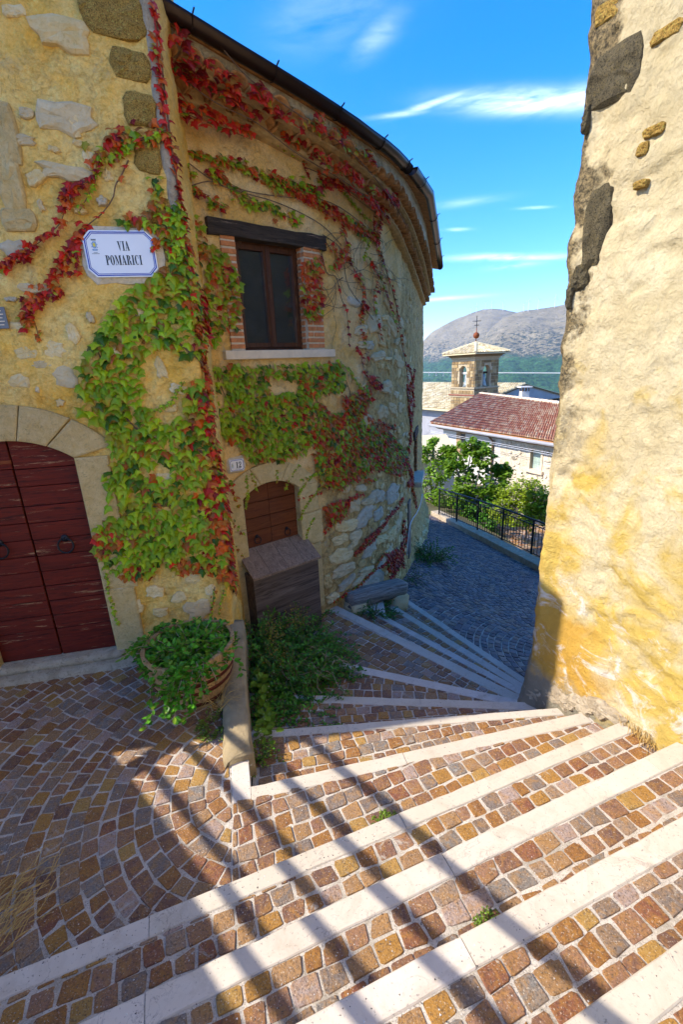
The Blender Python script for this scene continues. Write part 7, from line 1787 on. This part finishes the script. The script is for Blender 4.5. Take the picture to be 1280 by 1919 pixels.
V2.string([(600, 460), (612, 510), (630, 520), (640, 560), (650, 585), (655, 650)], sz*.6, 'red', .25, .003, 'stem', .005)
V2.string([(680, 570), (690, 575), (676, 582)], sz*.7, 'red', 1.8, .008)
V2.string([(668, 648), (678, 672), (686, 702), (706, 730)], sz*.7, 'red', .8, .008)
V2.string([(628, 682), (650, 690), (664, 712), (680, 732), (690, 742)], .036, 'young', 1.6, .004)
V2.string([(604, 1000), (622, 976), (640, 962), (648, 940), (668, 930), (680, 926)], .038, 'red', 1.2, .008)
V2.string([(604, 922), (560, 934)], .03, 'red', .6, .003)
V2.string([(622, 1128), (660, 1104), (690, 1078), (716, 1042), (730, 1036)], .034, 'autumn', 1.5, .006, 'stem_red')
V2.string([(690, 1076), (712, 1062), (726, 1052)], .034, 'red', 1.6, .006, 'stem_red')
V2.string([(662, 1040), (690, 1008), (712, 988), (730, 966), (744, 950), (754, 932)], .042, 'red', 1.7, .008, 'stem_red')
V2.string([(668, 1036), (700, 1010), (712, 992)], .030, 'red', 1.1, .004, 'stem_red')
V2.string([(756, 974), (754, 1010), (750, 1030), (756, 1060)], sz*.8, 'dark', 1.8, .012)
V2.string([(758, 990), (758, 1020), (752, 1044)], sz*.9, 'dark', 2.0, .016)
V2.string([(740, 1072), (730, 1082)], sz*.7, 'dark', 1.4, .01)
V2.string([(770, 906), (776, 930), (780, 950)], sz*.7, 'autumn', 1.6, .02)
for pts in ([(460, 888), (462, 920), (460, 950)], [(468, 888), (476, 905), (480, 920)], [(516, 878), (518, 904)], [(560, 870), (545, 890), (532, 918)], [(598, 880), (570, 905), (558, 930)], [(600, 910), (570, 950), (560, 975)], [(588, 968), (576, 990), (572, 1008)], [(640, 862), (600, 884), (560, 900)]):
    V2.string(pts, .026, 'young', 1.3, .003)
V2.string([(420, 1000), (445, 1030), (460, 1050)], .026, 'autumn', .8, .004)
V2.string([(428, 905), (440, 930), (445, 950)], sz*.6, 'autumn', 1.2, .014)
V2.string([(430, 970), (440, 985), (456, 1000)], sz*.5, 'mix', .8, .010)
# bare tendrils that cling to the plaster
r = random.Random(55)
for _ in range(46):
    x, y = r.uniform(612, 742), r.uniform(420, 600); a = r.uniform(0, 6.28); pts = [(x, y)]
    for _ in range(5): a += r.uniform(-.6, .6); x += 13*math.cos(a); y += 15*math.sin(a); pts.append((x, y))
    w = [TW.pix(*p) for p in pts]
    if all(w) and all(q[0] < 5 for q in w): MB().tube([TW.P(a_, b_, .012) for a_, b_ in catmull(w, 3)], .0022, 4).obj('tendril', MT['stem'], V2o, True)
for pts in ([(400, 70), (470, 150), (560, 215), (640, 270), (700, 330), (760, 420)], [(320, 130), (400, 190), (480, 230), (560, 290), (660, 350), (720, 400)], [(345, 300), (420, 350), (520, 380), (600, 420), (640, 460)], [(350, 350), (400, 340), (470, 360), (540, 370), (620, 380), (700, 440)], [(400, 690), (430, 760), (470, 830)], [(640, 690), (660, 760), (640, 850)], [(560, 520), (580, 560), (576, 600)], [(605, 440), (640, 470), (655, 540), (700, 600)]):
    of_ = .30 if pts[0][1] < 100 else .20 if pts[0][1] < 200 else .02; w = [TW.pix(*p, of_) for p in pts]; MB().tube([TW.P(a_, b_, of_) for a_, b_ in catmull(w, 5)], .0042, 5).obj('stem', MT['stem'], V2o, True)
for pts, o_, p_ in (([(300, 60), (340, 84), (390, 118), (440, 150)], .29, 'red'), ([(302, 120), (350, 140), (400, 160), (450, 196), (500, 218)], .20, 'dark'), ([(306, 160), (340, 190), (390, 214), (440, 232), (480, 250)], .12, 'red'), ([(560, 226), (600, 240), (640, 262), (680, 292), (706, 312)], .30, 'autumn'), ([(600, 300), (640, 318), (680, 344), (716, 372)], .20, 'autumn'), ([(600, 345), (650, 350), (690, 376), (730, 408)], .09, 'red'), ([(400, 130), (460, 170), (520, 205), (560, 240)], .26, 'red')):
    V2.string(pts, sz*.82, p_, 1.0, .022, off=o_)
for pts in ([(700, 440), (716, 500), (700, 560), (716, 640)], [(690, 480), (720, 540), (744, 620)], [(650, 480), (680, 540), (676, 600), (690, 680)], [(640, 740), (700, 790), (740, 800)], [(600, 860), (650, 890), (700, 900)], [(640, 830), (700, 850), (752, 862)], [(560, 700), (600, 760), (640, 800)]):
    V2.string(pts, sz*.72, 'autumn', .7, .014)
V2.build()

# ================================================================= potted plant, shrubs, weeds
def small_leaf(mb, p, d, up, L_, w_, tint, r_):
    d = d/np.linalg.norm(d); s_ = np.cross(d, up); s_ = s_/(np.linalg.norm(s_)+1e-9); n_ = np.cross(s_, d)
    mb.add([p, p + d*L_*.35 + s_*w_*.5 + n_*w_*.12, p + d*L_*.75 + s_*w_*.36 + n_*w_*.05, p + d*L_, p + d*L_*.75 - s_*w_*.36 + n_*w_*.05, p + d*L_*.35 - s_*w_*.5 + n_*w_*.12, p + d*L_*.5], [(0, 1, 6), (1, 2, 6), (2, 3, 6), (3, 4, 6), (4, 5, 6), (5, 0, 6)], tint)
def sprays(root, mats, mb_stems, starts, r_, L_, w_, step, droop=.3, nleaf=2, jit=.5, floor=None):
    """leafy shoots: each start is (point, direction, length); leaves alternate along it"""
    mbs = [MB() for _ in mats]
    for (p, d, ln) in starts:
        p = np.array(p, float); d = np.array(d, float); d /= np.linalg.norm(d); n = max(2, int(ln/step)); pts = [p.copy()]
        for i in range(n):
            d = d + np.array([r_.gauss(0, .12), r_.gauss(0, .12), r_.gauss(0, .08) - droop*step/ln*2.2]); d /= np.linalg.norm(d); p = p + d*step
            if floor is not None:
                fz = floor(p[0], p[1])
                if p[2] < fz + .008: p[2] = fz + .008; d[2] = abs(d[2])*.2
            pts.append(p.copy())
            for _ in range(nleaf):
                a = r_.uniform(0, 6.28); side = np.array([math.cos(a), math.sin(a), r_.uniform(-.15, .75)]); dd = side + d*.5
                k_ = r_.random(); mi = 0 if len(mats) == 1 else wchoice(r_, [.7, .22, .08][:len(mats)]); small_leaf(mbs[mi], p, dd, np.array([0, 0, 1.0]) + np.array([r_.gauss(0, .3), r_.gauss(0, .3), 0]), L_*r_.uniform(.6, 1.25), w_*r_.uniform(.7, 1.2), r_.random(), r_)
        mb_stems.tube(pts, [.0022]*len(pts), 3, cap=False)
    for m, mb in zip(mats, mbs):
        if mb.v: tag(mb.obj('foliage', m, root), kind='stuff')
r = random.Random(91)
PP = thing('potted_plant', 'bushy green plant spilling over the rim of the half barrel', 'potted plant', (BC[0], BC[1], .34))
st_ = []
for _ in range(300):
    a, rr_ = r.uniform(0, 6.28), .245*math.sqrt(r.random()); p = (BC[0] + rr_*math.cos(a), BC[1] + rr_*math.sin(a), .34); st_.append((p, (math.cos(a)*rr_*2.6, math.sin(a)*rr_*2.6, 1.0 - rr_), r.uniform(.07, .20)*(1.15 - rr_*1.8)))
for _ in range(22):
    a = r.gauss(-1.25, .28); rr_ = .27; st_.append(((BC[0] + rr_*math.cos(a), BC[1] + rr_*math.sin(a), .40), (math.cos(a), math.sin(a), .1), r.uniform(.15, .42)))
for _ in range(10):
    a = r.gauss(2.9, .4); st_.append(((BC[0] + .26*math.cos(a), BC[1] + .26*math.sin(a), .42), (math.cos(a), math.sin(a), .35), r.uniform(.14, .26)))
ms = MB(); sprays(PP, [MT['pot'], MT['shrub_light'], MT['shrub']], ms, st_, r, .042, .027, .022, .9, 2, floor=lambda x, y: .34 if math.hypot(x-BC[0], y-BC[1]) < .27 else 0.0); ms.obj('stems', MT['twig'], PP)
# the shrub in the corner below the kerb wall
SHR = thing('shrub', 'dark straggling shrub with yellow seed heads filling corner below hatch box', 'shrub', (-.62, 3.4, -.3))
def stepz(x, y):
    for k_ in range(12, 5, -1):
        A, B = SL[k_-1][0], SL[k_-1][1]
        if (B[0]-A[0])*(y-A[1]) - (B[1]-A[1])*(x-A[0]) > 0: return zk(k_)
    return 0.0
st_ = []
for _ in range(420):
    t = r.random(); x, y = r.uniform(-.86, -.40), r.uniform(2.95, 4.1)
    if x < -.93 + .0: continue
    z = stepz(x, y); ln = r.uniform(.18, .50)*(1.1 if y > 3.0 else .55); st_.append(((x, y, z), (r.gauss(.35, .4), r.gauss(-.15, .4), 1.0), ln))
for _ in range(150):
    x, y = r.uniform(-.70, -.25), r.uniform(3.25, 4.0); z = stepz(x, y); st_.append(((x, y, z + .12), (r.uniform(.6, 1.0), r.gauss(-.3, .3), .12), r.uniform(.22, .50)))
for _ in range(34):
    x, y = r.uniform(-.78, -.5), r.uniform(2.6, 3.0); z = stepz(x, y); st_.append(((x, y, z + .02), (r.uniform(.5, 1.0), r.gauss(0, .4), .2), r.uniform(.10, .35)))
ms = MB(); sprays(SHR, [MT['shrub'], MT['pot'], MT['shrub_light']], ms, st_, r, .034, .017, .021, .55, 2, floor=stepz); ms.obj('stems', MT['stem'], SHR)
mb = MB()
for _ in range(420):
    c_ = [(-.62, 3.42, .02), (-.60, 3.2, -.10), (-.45, 3.65, .0)][r.randrange(3)]; p = np.array([c_[0] + r.gauss(0, .05), c_[1] + r.gauss(0, .07), c_[2] + r.gauss(0, .05)]); small_leaf(mb, p, np.array([r.gauss(0, 1), r.gauss(0, 1), r.uniform(.1, 1)]), np.array([0, 0, 1.]), .018, .012, r.random(), r)
tag(mb.obj('seed_heads', MT['shrub_yellow'], SHR), kind='stuff')
mb = MB()
for _ in range(110):
    y = r.uniform(2.35, 3.2); x = np.interp(y, [2.35, 3.3], [-.60, -.80]) + r.gauss(.04, .03); p = np.array([x, y, stepz(x, y) + r.uniform(.02, .26)*(1 if y > 2.7 else .5)]); small_leaf(mb, p, np.array([r.gauss(.6, .5), r.gauss(-.5, .5), r.uniform(-.3, .5)]), np.array([0, 0, 1.]), .062, .045, r.random(), r)
tag(mb.obj('broad_leaves', MT['shrub_light'], SHR), kind='stuff')
ms = MB()
for _ in range(24):
    x, y = r.uniform(-.6, -.1), r.uniform(3.1, 3.7); z = stepz(x, y) + .18; a = r.uniform(0, 3.1); pts = [(x, y, z)]
    for i in range(4): a += r.gauss(0, .4); pts.append((pts[-1][0] + .07*math.cos(a), pts[-1][1] - .06*math.sin(a), pts[-1][2] + r.gauss(-.015, .03)))
    ms.tube(pts, .0025, 4)
ms.obj('dry_twigs', MT['twig'], SHR)
def tuft(nm, label, cat, c, rad, n, L_, w_, mats, zf, spread=.8, droop=.5, step=.02, group=None):
    t = thing(nm, label, cat, (c[0], c[1], float(zf(c[0], c[1]))), group); s_ = []
    for _ in range(n):
        a, q = r.uniform(0, 6.28), rad*math.sqrt(r.random()); x, y = c[0] + q*math.cos(a), c[1] + q*math.sin(a); s_.append(((x, y, float(zf(x, y))), (math.cos(a)*spread + r.gauss(0, .3), math.sin(a)*spread + r.gauss(0, .3), 1.0), r.uniform(.4, 1.0)*L_))
    ms_ = MB(); sprays(t, mats, ms_, s_, r, w_*1.6, w_, step, droop, 2, floor=lambda x, y: float(zf(x, y))); ms_.obj('stems', MT['stem'], t); return t
q = atz(700, 1140, -.65); tuft('weed', 'dark green weed growing out under the timber bench', 'weed', (q[0], q[1]), .20, 120, .24, .014, [MT['shrub'], MT['pot']], stepz)
q = lanepix(792, 1042); tuft('weed', 'green weed at the foot of the curved wall beside the lane', 'weed', (q[0]+.1, q[1]-.1), .24, 120, .50, .022, [MT['shrub'], MT['shrub_light']], lambda x, y: float(lane_z(x, y)), step=.04)
q = lanepix(770, 1085); tuft('weed', 'thin straggling weed between bench and lane below the conduit', 'weed', (q[0]-.05, q[1]), .22, 40, .40, .014, [MT['shrub']], lambda x, y: float(lane_z(x, y)), step=.04)
tuft('weed', 'yellow green moss tuft at the end of the cement kerb', 'weed', (-.86, 2.38), .10, 120, .09, .010, [MT['shrub_light'], MT['grass']], lambda x, y: 0.0)
q = atz(725, 1545, 0); tuft('weed', 'flat green moss patch against the sunlit nosing in the middle of steps', 'weed', (q[0], q[1]), .06, 110, .035, .007, [MT['shrub_light'], MT['grass']], lambda x, y: -.002, step=.01)
q = atz(920, 1740, .26); tuft('weed', 'small bright green tuft on the third tread from the bottom', 'weed', (q[0], q[1]), .028, 90, .05, .006, [MT['shrub_light'], MT['grass']], lambda x, y: zk(3)-.002, step=.01)
tuft('weed', 'green weed hanging below the kerb wall where steps begin', 'weed', (-.60, 2.25), .07, 60, .14, .011, [MT['shrub_light'], MT['shrub']], stepz)
q = atz(590, 1385, -.13); tuft('weed', 'creeping green runner on the shaded tread beside the shrub', 'weed', (-.32, 2.78), .24, 60, .16, .013, [MT['shrub'], MT['pot']], stepz, spread=1.6)
q = lanepix(815, 966); tuft('weed', 'small green weed at the far end of the railing kerb', 'weed', (q[0], q[1]), .14, 40, .18, .02, [MT['shrub_light']], lambda x, y: float(lane_z(x, y)), step=.03)
# dry straw: a fan against the barrel, a drift at the left edge and one at the foot of the right wall
def straw(label, c, n, L_, zf, spread, flat):
    t = thing('dry_grass', label, 'dry grass', (c[0], c[1], zf)); mb = MB()
    for _ in range(n):
        x, y = c[0] + r.gauss(0, spread[0]), c[1] + r.gauss(0, spread[1]); a = r.uniform(0, 6.28) if not flat else r.gauss(.9, .45); l = L_*r.uniform(.5, 1.1); h = r.uniform(.2, .8)*l if not flat else r.uniform(.0, .06)
        p0 = np.array([x, y, zf + r.uniform(.002, .02)]); p1 = p0 + np.array([math.cos(a)*l*.5, math.sin(a)*l*.5, h]); p2 = p0 + np.array([math.cos(a)*l, math.sin(a)*l, h*.8]); p1[2] = max(p1[2], zf+.003); p2[2] = max(p2[2], zf+.003); mb.tube([p0, p1, p2], [.0019, .0016, .0009], 3, cap=False)
    tag(mb.obj('stalks', MT['straw'], t), kind='stuff')
straw('few pale dry grass stalks fanning out between barrel and kerb wall', (-.88, 2.50), 26, .16, .03, (.02, .02), False)
straw('drift of dry brown grass lying on the dark cobbles at bottom left', (-1.52, 1.34), 90, .13, .0, (.09, .09), True)
straw('dry golden grass caught between the top step and the cream wall', (1.60, 1.99), 130, .06, zk(4), (.03, .07), True)
# loose gravel in the joints and on the slabs
t = MB(); ico = [(0, 0, 1), (.9, 0, .1), (-.3, .85, .1), (-.5, -.8, .1), (.1, .1, -.6)]; icf = [(0, 1, 2), (0, 2, 3), (0, 3, 1), (4, 2, 1), (4, 3, 2), (4, 1, 3)]
for _ in range(5200):
    x, y = r.gauss(-.55, .75), r.gauss(1.15, .6)
    if r.random() < .3: x, y = r.gauss(-.45, .15), r.gauss(2.45, .5)
    if not (-2.4 < x < 1.7) or y < .55 or (x < -.9 and y > 3.0): continue
    z = None
    for k_ in range(1, 5):
        A, B = SL[k_][0], SL[k_][1]
        if (B[0]-A[0])*(y-A[1]) - (B[1]-A[1])*(x-A[0]) < 0: z = zk(k_); break
    if z is None:
        z = 0.0 if (x < -.56 or (B5[0]-E5[0])*(y-E5[1]) - (B5[1]-E5[1])*(x-E5[0]) < 0) else stepz(x, y)
    if x < -.6 and y > 2.1 and x > -.95: continue
    s_ = r.uniform(.0013, .0042); a = r.uniform(0, 6.28); t.add([(x + s_*(q[0]*math.cos(a) - q[1]*math.sin(a)), y + s_*(q[0]*math.sin(a) + q[1]*math.cos(a)), z + .0015 + s_*.6*q[2]) for q in ico], icf, r.random())
tag(t.obj('gravel', MT['pebble']), 'fine black and white grit scattered over the steps', 'gravel', kind='stuff')

# ================================================================= trees beyond the lane
def tree(label, cat, base, blobs, nleaf, L_, mat, seed, trunk_r=.09, nm='tree', big=True):
    r_ = random.Random(seed); t = thing(nm, label, cat, tuple(base)); base = np.array(base, float)
    tops = [np.array(b[0]) for b in blobs]; cen = sum(tops)/len(tops); fork = base + (cen-base)*.32
    MB().tube([base, base + (fork-base)*.5 + np.array([.06, .03, 0]), fork], [trunk_r, trunk_r*.85, trunk_r*.7], 8).obj('trunk', MT['bark'], t, True)
    for b in tops:
        m = fork + (b-fork)*.5 + np.array([r_.gauss(0, .12), r_.gauss(0, .12), .1]); MB().tube([fork, m, b], [trunk_r*.55, trunk_r*.35, trunk_r*.12], 6).obj('limb', MT['bark'], t, True)
    mb = MB(); per = nleaf//len(blobs); tw = MB()
    for (c, R_) in blobs:
        c = np.array(c)
        for cl in range(max(6, per//26)):
            v = np.array([r_.gauss(0, 1), r_.gauss(0, 1), r_.gauss(0, 1)]); v /= np.linalg.norm(v); cc = c + v*R_*(.35 + .65*r_.random()**.5)*np.array([1, 1, .85]); tw.tube([c + (cc-c)*.2, cc], .012, 3, cap=False)
            for _ in range(26):
                p = cc + np.array([r_.gauss(0, .13), r_.gauss(0, .13), r_.gauss(0, .10)])*R_*1.15; d = np.array([r_.gauss(0, 1), r_.gauss(0, 1), r_.gauss(-.2, .5)]); small_leaf(mb, p, d, np.array([r_.gauss(0, .5), r_.gauss(0, .5), 1.0]), L_*r_.uniform(.6, 1.2), L_*.72*r_.uniform(.7, 1.1), r_.random(), r_)
    tw.obj('twigs', MT['bark'], t); tag(mb.obj('crown', mat, t), kind='stuff'); return t
def B(px, py, D, rad): return (tuple(atD(px, py, D)), rad)
tree('fig tree with open pale branches standing above the railing', 'fig tree', tuple(atD(868, 985, 17.2)), [B(885, 838, 17.2, .42), B(852, 868, 17, .5), B(905, 856, 17, .45), B(872, 900, 16.8, .75), B(925, 900, 17, .6), B(900, 935, 16.6, .8), B(848, 925, 16.8, .7), B(940, 880, 17.2, .3), B(840, 845, 17.4, .28), B(880, 965, 16.6, .6), B(925, 955, 16.4, .6)], 5200, .17, MT['fig'], 5, .10, 'fig_tree')
tree('light green young tree left of the fig between house corner and railing', 'tree', tuple(atD(815, 985, 18)), [B(812, 830, 18.5, .28), B(808, 850, 18.2, .5), B(825, 885, 18, .6), B(800, 890, 18, .6), B(836, 860, 18.4, .35), B(798, 930, 17.6, .7), B(826, 935, 17.6, .6), B(822, 960, 17.2, .5), B(800, 965, 17.2, .5)], 4200, .13, MT['fig'], 6, .07)
tree('round yellow green bush in full sun right of the fig tree', 'bush', tuple(atD(985, 1010, 15)), [B(965, 925, 15.2, .5), B(990, 920, 15, .5), B(1012, 930, 14.8, .5), B(975, 960, 14.8, .55), B(1005, 965, 14.6, .5), B(948, 955, 15, .5), B(1025, 950, 14.6, .5)], 6000, .095, MT['bushy'], 7, .04, 'bush')
tree('low dark bush behind the railing below the fig tree', 'bush', tuple(atD(850, 1005, 16.4)), [B(815, 985, 16.9, .5), B(835, 975, 16.6, .5), B(858, 985, 16.2, .5), B(890, 985, 16, .5), B(918, 980, 15.6, .45), B(870, 955, 16.4, .5), B(900, 950, 16.2, .5), B(800, 975, 17, .5)], 4200, .10, MT['shrub'], 8, .04, 'bush')

# ================================================================= air
hz_ = bpy.data.materials.new('pale_blue_air'); hz_.use_nodes = True; nt = hz_.node_tree; nt.nodes.clear(); o_ = nt.nodes.new('ShaderNodeOutputMaterial'); pv_ = nt.nodes.new('ShaderNodeVolumePrincipled')
pv_.inputs['Density'].default_value = .00006; pv_.inputs['Color'].default_value = (.60, .78, 1.0, 1); pv_.inputs['Anisotropy'].default_value = .2; nt.links.new(pv_.outputs[0], o_.inputs['Volume'])
HAZE = True
if HAZE: tag(MB().box((400, 3300, 140), (13400, 8600, 1150)).obj('haze', hz_), kind='stuff')
